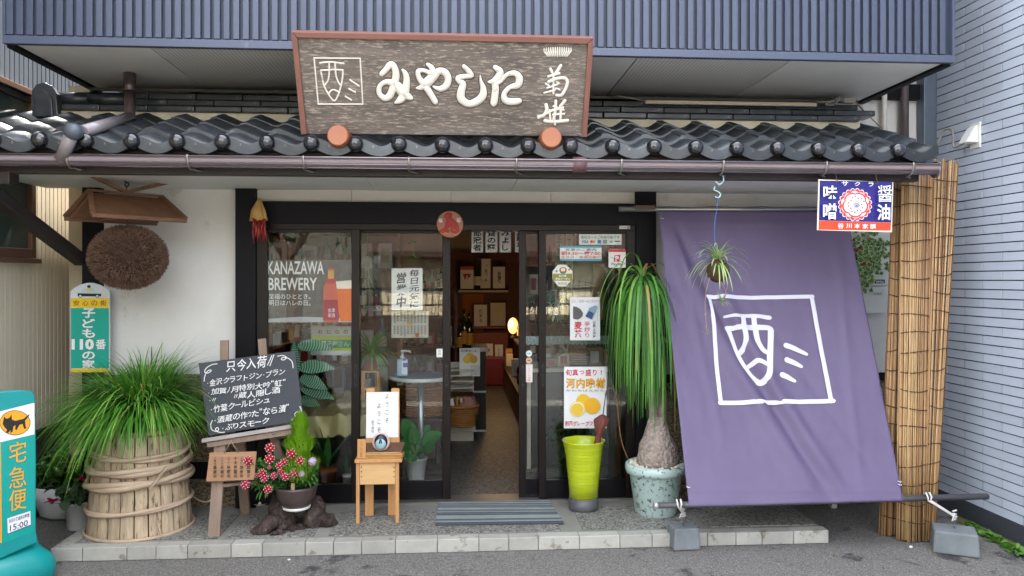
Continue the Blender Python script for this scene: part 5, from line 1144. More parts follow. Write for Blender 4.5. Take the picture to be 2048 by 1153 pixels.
# ================================================================== PONYTAIL PALM
pp = G(1312, 1032, PZ); pp.y += .06; pp = V((P(1311, 1000, pp.y).x, pp.y, PZ)); HP = P(1311, 925, pp.y).z - PZ
M_pot = mk('pale_blue_crackle', '#b4cbc7', .4, var=.05, scale=5, c3='#3f4644', t3=.55, s3=34, st3=(1, 1, 1), coat=.3)
pl = thing('ponytail_palm', pp, 'ponytail palm with swollen trunk in a speckled pale blue pot', 'potted plant')
mb = MB(); mb.lathe(pp, [(.128, 0), (.136, .01), (.172, HP * .78), (.176, HP * .80), (.196, HP * .81), (.203, HP * .88), (.200, HP * .97), (.188, HP), (.172, HP * .98), (.165, HP * .86)], 40); build('pot', mb, M_pot, pl)
mb = MB(); mb.lathe(pp, [(.168, HP * .90), (0, HP * .92)], 24, cap=False); build('soil', mb, M_soil, pl)
mb = MB(); random.seed(5)
for i in range(190):
    a = U(0, 6.28); r_ = U(.125, .172); mb.ball(pp + V((r_ * math.cos(a), r_ * math.sin(a), HP * .93 + U(0, .018))), (U(.008, .015), U(.008, .013), U(.006, .01)), 7, 5)
build('white_pebbles', mb, mk('white_pebble', '#d6cfbe', .5, var=.12, scale=20), pl, kind='stuff')
M_caud = mk('caudex_bark', '#93857c', .85, kind='voronoi', scale=48, col2='#aa9c92', var=.15, bump=.9, dist=.012)
zc = P(1316, 838, pp.y).z - PZ; cx_ = V((.012, 0, 0)); mb = MB()
mb.lathe(pp + cx_, [(.135, HP * .9), (.140, HP * .98), (.136, HP + .05), (.120, HP + .12), (.09, HP + .18), (.06, zc - .01), (.05, zc + .02)], 32, wob=lambda a, j: .04 * math.sin(3 * a + j) + .03 * math.sin(7 * a + 2 * j)); build('caudex', mb, M_caud, pl)
M_pst = mk('palm_stem_bark', '#8e8178', .85, var=.25, scale=20, bump=.8, bs=50, dist=.01); tops = []
for pts in ([(1308, 838, 0), (1304, 790, 0), (1295, 700, -.02), (1289, 620, -.03), (1285, 550, -.03)], [(1322, 835, 0), (1326, 790, 0), (1318, 720, .03), (1316, 640, .05)]):
    q, r_ = smooth_pts([tuple(P(x, y, pp.y + d)) for x, y, d in pts], [.036, .026, .022, .018, .014][:len(pts)], 5); mb = MB(); mb.tube(q, r_, 10); build('stem', mb, M_pst, pl); tops.append(V(q[-1]))
M_pl = [mk('palm_leaf', '#68a448', .4, var=.25, scale=6, trans=.35), mk('palm_leaf_bright', '#98cc6a', .4, var=.2, scale=6, trans=.35), mk('palm_leaf_deep', '#487f36', .4, var=.25, scale=6, trans=.25), mk('palm_leaf_dry', '#b0955c', .6, trans=.2)]
mb = MB(); random.seed(77)
for i in range(330):
    tp = tops[0] if i < 245 else tops[1]; a = U(0, 6.28); el = U(.1, 1.5); d = V((math.cos(a) * math.cos(el), math.sin(a) * math.cos(el) * .9, math.sin(el))); L = U(.45, .92) if i < 245 else U(.45, .75); zt_ = tp + V((0, 0, -U(0, .12)))
    mb.mi = random.choice((0, 0, 1, 2, 2)) if R() > .05 else 3; mb.blade(zt_, d, L, U(.018, .028), U(7.5, 15) if el < 1.1 else U(8, 15), 9, tip=.12, wp=.15)
build('strap_leaves', mb, M_pl, pl, kind='stuff')
s = fsheet(pp.y - .19); s.k = 2; M_pk = mk('black_stencil', '#3a3c36', .6); so2 = lambda x, y: (1220 + x / 4.12, 780 + y / 4.12)
def cyl(px, py, off):            # print wraps on the pot's round wall
    q = P(px, py, pp.y); z = q.z - PZ; r_ = .128 + (.172 - .128) * max(0, min(1, z / (HP * .78))) + .0015; d = ray(px, py); o = V((0, 0, CAMZ)); a = d.x ** 2 + d.y ** 2; ox = o.x - pp.x; oy = o.y - pp.y; b = 2 * (ox * d.x + oy * d.y); c = ox * ox + oy * oy - r_ * r_; D = b * b - 4 * a * c; t = (-b - math.sqrt(max(D, 0))) / (2 * a); return o + d * t
s.at = lambda px, py, off=0: cyl(px, py, off)
s.text4('Jardinerie', so2(272, 862), (32, 1), (0, -5.5), M_pk, .015); s.text4('STUDIO CIEL BLEU', so2(256, 898), (48, 1.5), (0, -6.5), M_pk, .015)
s.n = V((0, -1, 0))
for i in range(9):
    a = math.pi * i / 8; s.stroke([so2(345 + 14 * math.cos(a), 795 - 10 * math.sin(a)), so2(345 + 36 * math.cos(a), 805 - 30 * math.sin(a))], .6, M_pk, h=.0004, k=1, n=4)
s.stroke([so2(315, 755), so2(345, 745), so2(378, 762)], 1, M_pk, h=.0004); s.stroke([so2(320, 820), so2(345, 828), so2(370, 818)], .8, M_pk, h=.0004); s.done(pl)
# ================================================================== SPIDER PLANT
hk = P(1437, 358, 4.42); sp = thing('spider_plant', P(1437, 540, 4.42), 'spider plant in a hanging coconut pot on a blue cord from the gutter', 'hanging plant'); Y = 4.42
mb = MB(); mb.tube(smooth_pts([tuple(P(x, y, Y)) for x, y in ((1446, 352), (1447, 362), (1440, 369), (1431, 364))]), .0035, 6); mb.tube(smooth_pts([tuple(P(x, y, Y)) for x, y in ((1430, 374), (1428, 380), (1436, 384), (1441, 390), (1437, 396), (1430, 394))]), .0038, 6); mb.tube([P(1437, 367, Y), P(1438, 372, Y)], .003, 5); build('s_hook', mb, mk('pale_blue_hook', '#a8cfd4', .35), sp, kind='stuff')
mb = MB(); mb.tube([P(x, y, Y) for x, y in ((1437, 394), (1434, 415), (1430, 440), (1429, 458), (1430, 492), (1432, 520))], .0028, 6); build('blue_cord', mb, mk('blue_cord', '#2f5f9a', .5), sp)
c = P(1436, 542, Y); mb = MB(); mb.ball(c, (.066, .066, .07), 18, 12, lambda d: 1 + .06 * noise.noise(d * 4)); build('coco_pot', mb, mk('coco_fibre', '#4d3a24', .9, var=.4, scale=30, bump=.8, bs=90), sp)
M_sp = [mk('spider_green', '#6a9a48', .45, var=.15, trans=.3), mk('spider_cream', '#cdd6a0', .45, trans=.3)]
mb = MB(); random.seed(41)
def spider(c, n, L0, L1, w, g):
    for i in range(n):
        a = U(0, 6.28); el = U(.1, 1.4); d = V((math.cos(a) * math.cos(el), math.sin(a) * math.cos(el), math.sin(el))); L = U(L0, L1); st0 = random.getstate(); mb.mi = 1; mb.blade(c, d, L, w, g, 7, tip=.08, wp=.3); mb.mi = 0
        off = V((0, -.0012, .0008))
        for s_ in (-1, 1): mb.blade(c + off + V((s_ * w * .33, 0, 0)), d, L * .98, w * .34, g, 7, tip=.08, wp=.3)
spider(c + V((0, 0, .05)), 60, .13, .27, .010, 9); spider(P(1443, 605, Y - .02), 22, .05, .09, .006, 14); spider(P(1415, 670, Y - .02), 10, .03, .07, .004, 16); spider(P(1411, 632, Y), 6, .02, .04, .003, 10)
build('striped_leaves', mb, M_sp, sp, kind='stuff')
mb = MB(); 
for pts in (((1420, 555), (1411, 590), (1411, 630), (1415, 668)), ((1440, 560), (1452, 585), (1446, 602)), ((1450, 550), (1455, 570), (1447, 600))): mb.tube(smooth_pts([tuple(P(x, y, Y - .03)) for x, y in pts]), .0018, 5)
build('runners', mb, mk('runner_pinkish', '#a98c74', .6), sp, kind='stuff')
# ================================================================== METER AND IVY
c = P(1752, 590, 5.38); gm = thing('gas_meter', V((c.x, 5.42, P(1752, 630, 5.38).z)), 'pale grey gas meter on the white wall under the hanging ivy', 'meter'); s = fsheet(5.34); M_met = mk('meter_grey', '#cdd1cd', .45, var=.05)
def ml(x, y): return (1600 + x / 3.294, 330 + y / 3.294)
mb = MB(); mb.prism([s.at(*ml(*q)) for q in ((410, 805), (597, 797), (594, 920), (562, 980), (440, 980), (412, 930))], (0, .10, 0)); build('lower_case', mb, M_met, gm, bevel=.008)
mb = MB(); mb.prism([s.at(*ml(*q)) for q in ((436, 700), (590, 692), (590, 795), (430, 802))], (0, .10, 0)); build('upper_case', mb, M_met, gm, bevel=.006)
s.k = 3; s.poly([ml(*q) for q in ((478, 745), (562, 745), (562, 792), (475, 792))], pc('#d0d4d0', .3)); s.poly([ml(*q) for q in ((490, 757), (558, 756), (558, 782), (490, 783))], M_inkp); s.text('08426', *ml(500, 762), *ml(550, 778), M_wht, .01); s.text('2510635', *ml(484, 842), *ml(536, 856), pc('#6d7370'), .01); s.done(gm)
mb = MB(); mb.tube([(c.x - .02, 5.43, P(0, 560, 5.38).z), (c.x - .02, 5.43, 2.26)], .014, 10); build('supply_pipe', mb, mk('ivory_pvc', '#dad6c8'), gm)
ip = P(1722, 515, 5.33); iv = thing('ivy_pot', P(1722, 535, 5.33), 'variegated ivy trailing from a terracotta wall pot above the gas meter', 'hanging plant')
mb = MB(); mb.lathe(ip + V((0, 0, -.06)), [(.055, 0), (.075, .09), (.085, .09), (.085, .12), (.075, .12), (.07, .1)], 22); build('pot', mb, M_terra, iv)
mb = MB(); mb.lathe(ip + V((0, 0, -.06)), [(.072, .1), (0, .105)], 18, cap=False); build('soil', mb, M_soil, iv)
M_ivy = [mk('ivy_green', '#44763c', .4, var=.25, scale=14, trans=.2), mk('ivy_cream_edge', '#c3cd9a', .45, trans=.2)]
def ivy(mb, p, d, r):
    up = V((U(-.2, .2), -1, U(-.1, .4))).normalized(); d = (d - up * d.dot(up)).normalized(); sd_ = d.cross(up)
    sh = [(0, 0), (.45, -.15), (.62, .12), (.42, .35), (.55, .72), (.22, .62), (0, 1.05), (-.22, .62), (-.55, .72), (-.42, .35), (-.62, .12), (-.45, -.15)]
    for k, (mi, sc, o) in enumerate(((1, 1.0, 0), (0, .80, .0014))):
        mb.mi = mi; b = mb.V(p + up * (o + .006) + d * r * .35, *[p + up * o + sd_ * x * r * sc + d * ((y - .35) * sc + .35) * r for x, y in sh])
        for i in range(12): mb.F(b, b + 1 + i, b + 1 + (i + 1) % 12)
mb = MB(); random.seed(19)
for i in range(230):
    px, py = random.gauss(1742, 20), random.gauss(505, 24)
    if R() < .22: px, py = random.gauss(1722, 10), random.gauss(558, 13)
    if px > 1783 or px < 1695 or py > 588: continue
    ivy(mb, P(px, py, 5.30 + U(-.08, .05)), V((U(-1, 1), 0, -U(.2, 1))), U(.026, .046))
build('ivy_leaves', mb, M_ivy, iv, kind='stuff')
# ================================================================== SMALL THINGS ON THE RIGHT
c = PXp(1955, 272, XR); wl_ = thing('cable_hood', c, 'white cable hood with a grey wire on the tiled wall', 'cable hood')
mb = MB(); mb.box(XR - .02, c.y - .05, c.z - .085, XR - .009, c.y + .05, c.z + .085); build('back_plate', mb, M_white, wl_, bevel=.003)
mb = MB(); mb.prism([(XR - .021, c.y - .04, c.z + .07), (XR - .05, c.y - .04, c.z + .05), (XR - .11, c.y - .04, c.z - .05), (XR - .021, c.y - .04, c.z - .05)], (0, .08, 0)); build('hood', mb, M_white, wl_, bevel=.004)
mb = MB(); mb.tube(smooth_pts([(XR - .09, c.y, c.z - .05), (XR - .1, c.y + .1, c.z - .06), tuple(PXp(1905, 262, XR - .06)), tuple(PXp(1888, 262, XR - .06)), tuple(PXp(1874, 290, XR - .1)), tuple(P(1862, 292, 5.35))]), .007, 6); build('wire', mb, mk('cable_grey', '#8a8478'), wl_)
mb = MB(); random.seed(14); M_weed = mk('weed_green', '#5c8a34', .5, var=.3, scale=10, trans=.25)
for i in range(90):
    t = R(); p = G(1930 + 118 * t, 1050 + 62 * t + U(-6, 7)); p.z = .004
    for k in range(3): mb.leaf(p, V((U(-1, 1), U(-1, 1), U(.5, 1.3))), U(.025, .05), U(.02, .032), 1, nl=3)
build('weeds', mb, M_weed, kind='stuff', label='low green weeds growing along the foot of the tiled wall', cat='weeds')
mb = MB(); a, b = V((XR - .09, 5.0, .003)), V((XR - .0, 3.6, .003)); mb.quad((XR - .10, 5.1, .004), (XR - .18, 3.4, .004), (XR - .012, 3.4, .006), (XR - .012, 5.1, .006)); build('soil_strip', mb, mk('earth', '#5a5034', .95, var=.4, scale=20, bump=.6, col2='#6d7440'), kind='structure')
c = G(1690, 1030); mb = MB(); mb.box(c.x - .02, 5.35, 0.0, c.x + .02, 5.4, .09); mb.box(c.x - .028, 5.34, .09, c.x + .028, 5.41, .1); build('pipe_stub', mb, mk('ivory_pvc', '#dad6c8'), label='short ivory pipe stub on the ground beneath the banner', cat='pipe')
mb = MB(); mb.tube(smooth_pts([tuple(P(x, y, Y)) for x, y, Y in ((373, 965, 5.33), (384, 990, 5.3), (402, 1003, 5.25), (422, 1001, 5.2), (440, 980, 5.3))]), .005, 6); build('power_cord', mb, mk('cream_cord', '#c9b898', .5), label='cream coloured cord looping between barrel and easel', cat='cord')
mb = MB(); mb.tube(smooth_pts([tuple(P(x, y, 5.2)) for x, y in ((1225, 770), (1234, 800), (1238, 850), (1245, 890), (1256, 918))]), .003, 5); build('dry_leaf', mb, mk('dry_leaf', '#9a6c3c', .6), label='long dry palm leaf hanging against the right glass leaf', cat='leaf')
# ================================================================== PLANTS AT THE LEFT
c = G(112, 1045); c.y += .17; c.z = 0; wp_ = thing('white_planter', c, 'large round white plastic planter with leafy greens behind the delivery sign', 'potted plant'); k_ = c.length / F
r0 = 47 * k_ * .98; hz = P(112, 962, c.y).z; mb = MB(); mb.lathe(c, [(r0 * .7, .002), (r0 * .95, .03), (r0 * 1.15, hz * .6), (r0 * 1.3, hz), (r0 * 1.22, hz), (r0 * 1.05, hz * .6), (r0 * .9, .05)], 36); build('pot', mb, mk('white_plastic', '#cfd2cf', .35, var=.04), wp_)
mb = MB(); mb.lathe(c, [(r0 * 1.15, hz * .8), (0, hz * .82)], 24, cap=False); build('soil', mb, M_soil, wp_)
mb = MB(); random.seed(61); M_lf = mk('garden_leaf', '#4c7a30', .5, var=.3, scale=8, trans=.3)
for i in range(46):
    p = c + V((U(-.12, .12), U(-.12, .12), hz * .8)); d = V((U(-.5, .5), U(-.5, .3), 1)); h = U(.1, .34); q = p + d.normalized() * h; mb.tube([p, q], .003, 5)
    for k in range(5): mb.leaf(q - d * U(0, h * .6), V((U(-1, 1), U(-1, .5), U(-.1, .9))), U(.06, .11), U(.03, .05), .7, nl=4)
build('leafy_stems', mb, M_lf, wp_, kind='stuff')
c = G(155, 1064); c.y += .07; c.z = .002; cy = thing('cyclamen_pot', c, 'small white pot of pink cyclamen beside the barrel', 'potted plant'); hz = .17
c.x = P(157, 1040, c.y).x; mb = MB(); mb.lathe(c, [(.062, .0), (.066, .005), (.082, hz), (.088, hz), (.088, hz + .012), (.076, hz)], 26); build('pot', mb, M_white, cy)
M_cyl = mk('cyclamen_leaf', '#3f5c3a', .5, var=.35, scale=25, trans=.15); mb = MB(); random.seed(62)
for i in range(42):
    p = c + V((U(-.06, .06), U(-.06, .04), hz)); q = p + V((U(-.09, .09), U(-.1, .03), U(.02, .14))); mb.tube([p, q], .002, 4); mb.leaf(q, V((U(-1, 1), U(-1, .2), U(-.6, .4))), U(.05, .075), U(.05, .065), .6, nl=4)
build('leaves', mb, M_cyl, cy, kind='stuff')
M_cyf = mk('cyclamen_pink', '#c42a62', .5, var=.15, trans=.2)
for x, y in ((104, 1006), (168, 960)):
    q = P(x, y, c.y - .06); mb = MB(); random.seed(int(x))
    for k in range(5): a = k * 1.25; mb.leaf(q, V((math.cos(a) * .7, math.sin(a) * .5, .5 + .2 * math.sin(a * 3))), .055, .032, .6, nl=4)
    mb.ball(q, .011, 8, 6); mb.tube([q, q + V((.04, .04, -.02)), c + V((0, 0, hz))], .002, 4); build('flower', mb, M_cyf, cy)
# ================================================================== POSTERS AND STICKERS
def poster(name, Y, x0, y0, x1, y1, mat, label, cat='poster', th=.0015, pts=None):
    s = fsheet(Y); s.step = .0004; t = thing(name, s.at((x0 + x1) / 2, y1), label, cat); mb = MB()
    mb.prism([s.at(*q) for q in (pts or ((x0, y0), (x1, y0), (x1, y1), (x0, y1)))], (0, th, 0)); build('sheet', mb, mat, t); return s, t
M_pgrey = mk('poster_slate_print', '#1c1e1f', .45, var=.5, scale=22, col2='#484a4a', c3='#85857f', t3=.62, s3=26)
s, t = poster('beer_poster', 5.4265, 535, 520, 703, 646, M_pgrey, 'dark beer poster with a red bottle and a full glass behind the leftmost pane')
s.text('KANAZAWA', 535.5, 523, 648, 549, M_wht, .015); s.text('BREWERY', 537, 556, 634, 581, M_wht, .015); s.text('至福のひととき。', 538, 588, 621, 599, M_wht, .004); s.text('明日はハレの日。', 538, 601, 621, 612, M_wht, .004)
s.poly([(536, 638), (600, 634), (703, 637), (703, 645), (536, 645)], pc('#aab0b4'))
s.poly([(656, 540), (668, 540), (669, 556), (672, 566), (677, 574), (678, 640), (676, 645), (648, 645), (646, 640), (647, 574), (652, 565), (655, 556)], pc('#c8401f')); s.rect(656, 538, 668, 558, pc('#d69a32')); s.rect(655, 537, 669, 541, pc('#c23c30')); s.rect(647, 600, 678, 640, pc('#9a1830')); s.rect(655, 558, 669, 568, pc('#b8303c'))
s.stroke([(648, 602), (655, 610), (663, 612), (671, 609), (677, 602)], .6, M_wht, h=.0003); s.circ(663, 606, 4, 3, pc('#8c1c30')); s.text('金澤', 656, 617, 670, 625, M_wht); s.text('麦酒', 656, 627, 670, 635, M_wht)
s.poly([(673, 565), (703, 565), (703, 643), (681, 643), (677, 620)], pc('#dd6a10')); s.poly([(672, 563), (703, 561), (703, 578), (674, 578)], pc('#ece2d0')); s.done(t)
s, t = poster('product_poster', 5.78, 622, 653, 703, 711, M_paper, 'white and green poster reading adult snack shop, behind the striped leaves')
for i, c_ in enumerate('おとなの'): s.text(c_, 636 + 17 * i, 660, 645 + 17 * i, 668, M_ink, .01)
s.rect(624, 672, 703, 702, pc('#c8d84a')); s.rect(640, 680, 703, 696, pc('#2a9a4c')); s.text('菓子屋さん', 642, 682, 698, 694, M_wht, .01); s.done(t)
s, t = poster('open_poster', 5.4705, 783, 537, 845, 621, M_paper, 'white brushed paper saying cheerfully open every day, behind the second pane')
s.vtext('毎日元気に', 818, 540, 838, 618, pc('#24304a'), .02, gap=.08, sk=.1, sky=-.08); s.vtext('営業中', 791, 546, 812, 618, pc('#24304a'), .03, gap=.08, sk=.1, sky=-.08); s.done(t)
s, t = poster('price_sheet', 5.62, 783, 623, 857, 676, mk('grey_paper', '#b9b7ac', .7), 'greyish handwritten price sheet below the open notice in the second pane')
squig(s, 786, 626, 854, 647, M_ink, 10, .45, True, 4); squig(s, 786, 652, 854, 673, M_ink, 10, .45, True, 5); s.circ(820, 649, 4, 4, pc('#c88a3c')); s.circ(835, 670, 4, 4, pc('#a8502c')); s.done(t)
s, t = poster('payment_sticker', 5.414, 1158, 469, 1243, 490, pc('#d6ded6'), 'pale green payment card sticker at the top of the right pane', 'sticker')
s.text('各社カードご利用可能です', 1162, 471.5, 1239, 478.5, M_ink, .005); s.text('VISA', 1163, 481, 1177, 487, pc('#1c3a7a'), .03); s.circ(1183, 484, 3, 3, pc('#d8402c')); s.circ(1187, 484, 3, 3, pc('#e09a2c')); s.rect(1195, 480.5, 1202, 487.5, pc('#2f6fb4')); s.rect(1205.5, 480.5, 1214, 487.5, pc('#4a5a54')); s.text('JCB', 1206.5, 482, 1213, 486, M_wht); s.circ(1222, 484, 4, 2.6, pc('#9aa8a0')); s.rect(1229, 482, 1240, 484.5, pc('#555a55')); s.done(t)
s, t = poster('hours_sticker', 5.414, 1120, 492, 1203, 522.5, pc('#e2e8e4'), 'white opening hours sticker with blue edges under the payment card sticker', 'sticker')
s.rect(1120, 492, 1203, 496, pc('#4a9ab0')); s.rect(1120, 518.5, 1203, 522.5, pc('#4a9ab0')); s.htext('営業のご案内', 1130, 497, 1193, 502.5, pc('#404448'), .005); s.text('朝9:30〜夜7:00', 1122.5, 503, 1201, 511.5, pc('#c8403c'), .015); s.htext('定休日:毎週日曜日', 1122, 512.5, 1202, 517.5, pc('#c8403c'), .005); s.done(t)
s, t = poster('pay_sticker', 5.412, 1217, 499, 1252, 536, pc('#e8eae4'), 'small white and red mobile payment sticker right of the opening hours', 'sticker', pts=[(1219, 498.5), (1250, 498.5), (1252, 501), (1252, 534), (1250, 536), (1219, 536), (1217, 534), (1217, 501)])
s.rect(1217.5, 499, 1251.5, 504.5, pc('#d03040')); s.poly([(1229, 511), (1241, 510), (1239, 524), (1227, 524)], pc('#d83a3a')); s.text('P', 1230.5, 512.5, 1238, 523, M_wht, .04); s.text('PayPay', 1223, 526, 1247, 533, M_ink, .01); s.stroke([(1222, 515), (1232, 519), (1246, 525), (1250, 529)], .4, M_ink, h=.0003); s.done(t)
oc = [(1116, 530), (1132, 530), (1145, 543), (1145, 558), (1132, 573), (1117, 573), (1105, 559), (1105, 543)]
s, t = poster('octagon_sticker', 5.414, 1105, 530, 1145, 573, pc('#e2e4d8'), 'octagonal white and olive coupon sticker with a small daruma on the right pane', 'sticker', pts=oc)
s.rect(1105.5, 548, 1144.5, 562, pc('#8a8a30')); s.circ(1126, 541, 7.5, 6.5, pc('#b8403c')); s.circ(1126, 540, 4.6, 4, pc('#ead8b8')); s.circ(1126, 545.5, 6, 2.4, pc('#2f8a6a')); s.text('石川県', 1117, 550, 1133, 554.5, M_wht, .02); s.text('観光クーポン', 1111, 556, 1140, 560.5, M_wht, .02); s.text('取扱店', 1116, 565, 1134, 570, pc('#555048')); s.circ(1113, 543, 2, 2.6, pc('#3a8ab0'), 8); s.circ(1138, 540, 1.6, 1.6, M_inkp, 8); s.done(t)
s, t = poster('tea_poster', 5.414, 1140, 595, 1200, 681, pc('#e4e8ec'), 'white roasted barley tea poster with red characters on the right pane')
m_ = pc('#c02844'); s.htext('正に!日本一のこだわり', 1143, 600, 1198, 606, pc('#a02848'), 0); s.vtext('麦茶', 1148, 643, 1164, 677, m_, .02, gap=.05); s.vtext('手炒り', 1168, 643, 1180, 677, m_, .004, gap=.1); s.vtext('山梨上州屋', 1185, 641, 1191, 678, pc('#303848'), .01, gap=.1)
s.poly([(1146, 613), (1153, 614), (1161, 619), (1166, 627), (1164, 634), (1157, 639), (1150, 639), (1146, 637)], pc('#585458')); s.poly([(1178, 616), (1190, 611), (1195, 614), (1184, 640), (1170, 633)], pc('#8aa4b8')); s.poly([(1178, 622), (1187, 627), (1183, 639), (1170, 633)], pc('#2c4a78')); s.done(t)
s, t = poster('citrus_poster', 5.412, 1128, 734, 1213, 857, pc('#e6e9ec'), 'white citrus poster with yellow fruit behind the lime umbrella stand')
m_ = pc('#c8304a'); s.htext('旬真っ盛り!', 1131, 739, 1209, 752, m_, .02); s.htext('河内晩柑', 1131, 757, 1211, 777, pc('#b87c10'), .035); s.htext('河内晩柑', 1130.5, 756.5, 1210.5, 776.5, pc('#e2a818'), .022); s.htext('かわちばんかん', 1131, 779, 1210, 783.5, M_ink)
Yc = pc('#e8b020'); s.circ(1166, 803, 14, 15, pc('#eabc28')); s.circ(1184, 812, 16, 16.5, Yc); s.circ(1154, 818, 15.5, 15.5, pc('#ead070')); s.circ(1154, 818, 14, 14, pc('#f0ecc8')); s.circ(1154, 819, 12.6, 12.4, pc('#e6c040'))
for i in range(9): a = i * .698; s.stroke([(1154 + 2 * math.cos(a), 819 + 2 * math.sin(a)), (1154 + 12 * math.cos(a), 819 + 12 * math.sin(a))], .35, pc('#f0ecc8'), h=.0003, k=1, n=4)
s.htext('和風グレープフルーツ', 1129, 842, 1210, 852, m_, .02); s.done(t)
s, t = poster('notice_strip', 5.458, 1051.5, 729, 1065, 765, pc('#e2dcd8'), 'narrow white notice strip on the slim pane right of the doorway', 'sticker'); s.vtext('アルコール消毒', 1056, 731, 1060.5, 763, pc('#d06a50')); s.done(t)
for y, c_, lab in ((707.5, '#d6e4e0', 'pale round sticker with an arrow on the slim pane, above the orange one'), (721.5, '#dfa684', 'pale orange round sticker just above the narrow notice strip')):
    s, t = poster('round_sticker', 5.458, 1051, y - 6, 1063, y + 6, pc(c_), lab, 'sticker', pts=[(1058 + 6.2 * math.cos(i * .3927), y + 6.4 * math.sin(i * .3927)) for i in range(16)]); s.text('→' if y < 715 else '・', 1054.5, y - 2, 1061.5, y + 2, pc('#3a8a9a'), .02); s.done(t)
s, t = poster('door_label', 5.448, 873, 698, 885, 715, pc('#e4e2dc'), 'tiny white label on the stile left of the doorway', 'sticker'); s.vtext('引戸', 876, 700, 882, 712, M_inkp); s.done(t)
s, t = poster('frame_label', 5.388, 1239, 452, 1260, 458.5, pc('#d8d6ce'), 'tiny pale label on the door head at the right corner', 'sticker'); s.rect(1254, 452.5, 1259.5, 458, pc('#8a8aa0')); s.text('SECOM', 1241, 453.5, 1252, 456.5, pc('#707070')); s.done(t)
# ================================================================== INSIDE THE SHOP
fz0 = PZ + .002
def bx_(name, x0, y0, x1, y1, Y, d, mat, label, cat, group=None, bevel=.003, floor=False, parent=None):
    a = P(x0, y1, Y); b = P(x1, y0, Y); mb = MB(); mb.box(a.x, Y, fz0 if floor else a.z, b.x, Y + d, b.z)
    return build(name, mb, mat, parent, bevel=bevel, label=label, cat=cat, group=group)
# partitions and counters that close the view
M_walnut = mk('walnut', '#6b4630', .5, var=.2, st=(.6, 3, 5)); M_red = mk('red_counter', '#7c1f22', .4, var=.08); M_och = mk('ochre_wall', '#a8641c', .7, var=.1); M_shelf = mk('shelf_wood', '#8a6848', .55, var=.15, st=(.6, 3, 5)); M_shelfw = mk('white_shelf', '#c4bfb2', .6)
M_glassb = [mk('green_bottle', '#12301e', .12, coat=.5), mk('brown_bottle', '#2a1710', .12, coat=.5), mk('clear_blue_bottle', '#7fa0a8', .1, coat=.5), mk('black_bottle', '#101014', .12, coat=.5)]
M_lab = [mk('cream_label', '#d8cfb4', .6), mk('red_label', '#a02c2c', .6), mk('white_label', '#e4e2dc', .6), mk('gold_label', '#a8843a', .5)]
CN = ('dark green', 'brown', 'clear bluish', 'black'); LN = ('cream', 'red', 'white', 'gold')
def bottle(base, h, mi, label, group, lm=0, r=None, cat='bottle', tilt=None):
    label = label.replace('*', CN[mi] + ' bottle with ' + LN[lm] + ' label')
    r = r or h * .135; b = V(base); t = thing('sake_bottle', b, label, cat, group); mb = MB(); mb.lathe(b, [(r * .9, 0), (r, .01), (r, h * .55), (r * .8, h * .66), (r * .32, h * .76), (r * .28, h * .94), (r * .33, h * .95), (r * .33, h)], 14); build('glass_body', mb, M_glassb[mi], t)
    mb = MB(); mb.lathe(b, [(r * 1.02, h * .15), (r * 1.02, h * .45)], 14, cap=False); build('label_band', mb, M_lab[lm], t); return t
def box_(base, w, h, d, mat, label, group, tilt=0, txt=None, cat='gift box'):
    label = label.replace('*', ('wide ' if w > .12 else 'slim ') + ('tall ' if h > .23 else 'short ' if h < .19 else '') + {'cream_label': 'cream', 'red_label': 'red', 'white_label': 'white', 'gold_label': 'golden', 'white_gloss': 'bright white', 'white_shelf': 'off-white'}.get(mat.name, 'plain') + ' box')
    b = V(base); t = thing('gift_box', b, label, cat, group); mb = MB(); mb.obox(b + V((0, d / 2, h / 2)), (w / 2, 0, 0), (0, d / 2, 0), (0, 0, h / 2)); build('carton', mb, mat, t, bevel=.002)
    mb = MB(); mb.mi = 0; f = b.y - .001
    mb.quad((b.x - w * .28, f, b.z + h * .2), (b.x + w * .28, f, b.z + h * .2), (b.x + w * .28, f, b.z + h * .8), (b.x - w * .28, f, b.z + h * .8)); build('printed_label', mb, random.choice(M_lab), t)
    return t
# rear shelf units behind the left panes
random.seed(91)
def unit(x0, x1, Y, levels, depth, label, mat=M_shelf, back=True):
    t = thing('display_shelf', V(((x0 + x1) / 2, Y, fz0)), label, 'shelf'); top = levels[-1]
    for xx in (x0, x1 - .03): build('side_panel', MB().box(xx, Y, fz0, xx + .03, Y + depth, top + .02), mat, t)
    for z in levels: build('shelf_board', MB().box(x0 + .031, Y + .002, z - .02, x1 - .031, Y + depth, z), mat, t)
    if back: build('back_panel', MB().box(x0 + .031, Y + depth + .001, fz0, x1 - .031, Y + depth + .012, top), mat, t)
    return t
unit(-2.5, -.55, 7.4, [.55, .95, 1.35, 1.75, 2.1], .35, 'long wooden display shelf of bottles and boxes deep behind the left panes')
RN = {.55: 'lowest row', .95: 'second row', 1.35: 'third row', 1.75: 'top row', .9: 'lowest row', 1.22: 'second row', 1.5: 'third row', 1.78: 'top row', .45: 'bottom tier', .85: 'second tier', 1.25: 'third tier', 1.6: 'top tier'}
for z in (.55, .95, 1.35, 1.75):
    x = -2.38
    while x < -.7:
        if R() < .55: bottle((x, 7.52, z + .001), U(.27, .33), random.choice((0, 1, 2, 3)), '* on the ' + RN[z] + ' of the long shelf', 'bottles on the long shelf', random.randrange(4)); x += U(.10, .13)
        else: box_((x + .03, 7.48, z + .001), U(.10, .14), U(.16, .3), .12, random.choice((M_lab[0], M_lab[2], M_white, M_shelfw, M_lab[1])), '* on the ' + RN[z] + ' of the long shelf', 'boxes on the long shelf'); x += U(.17, .2)
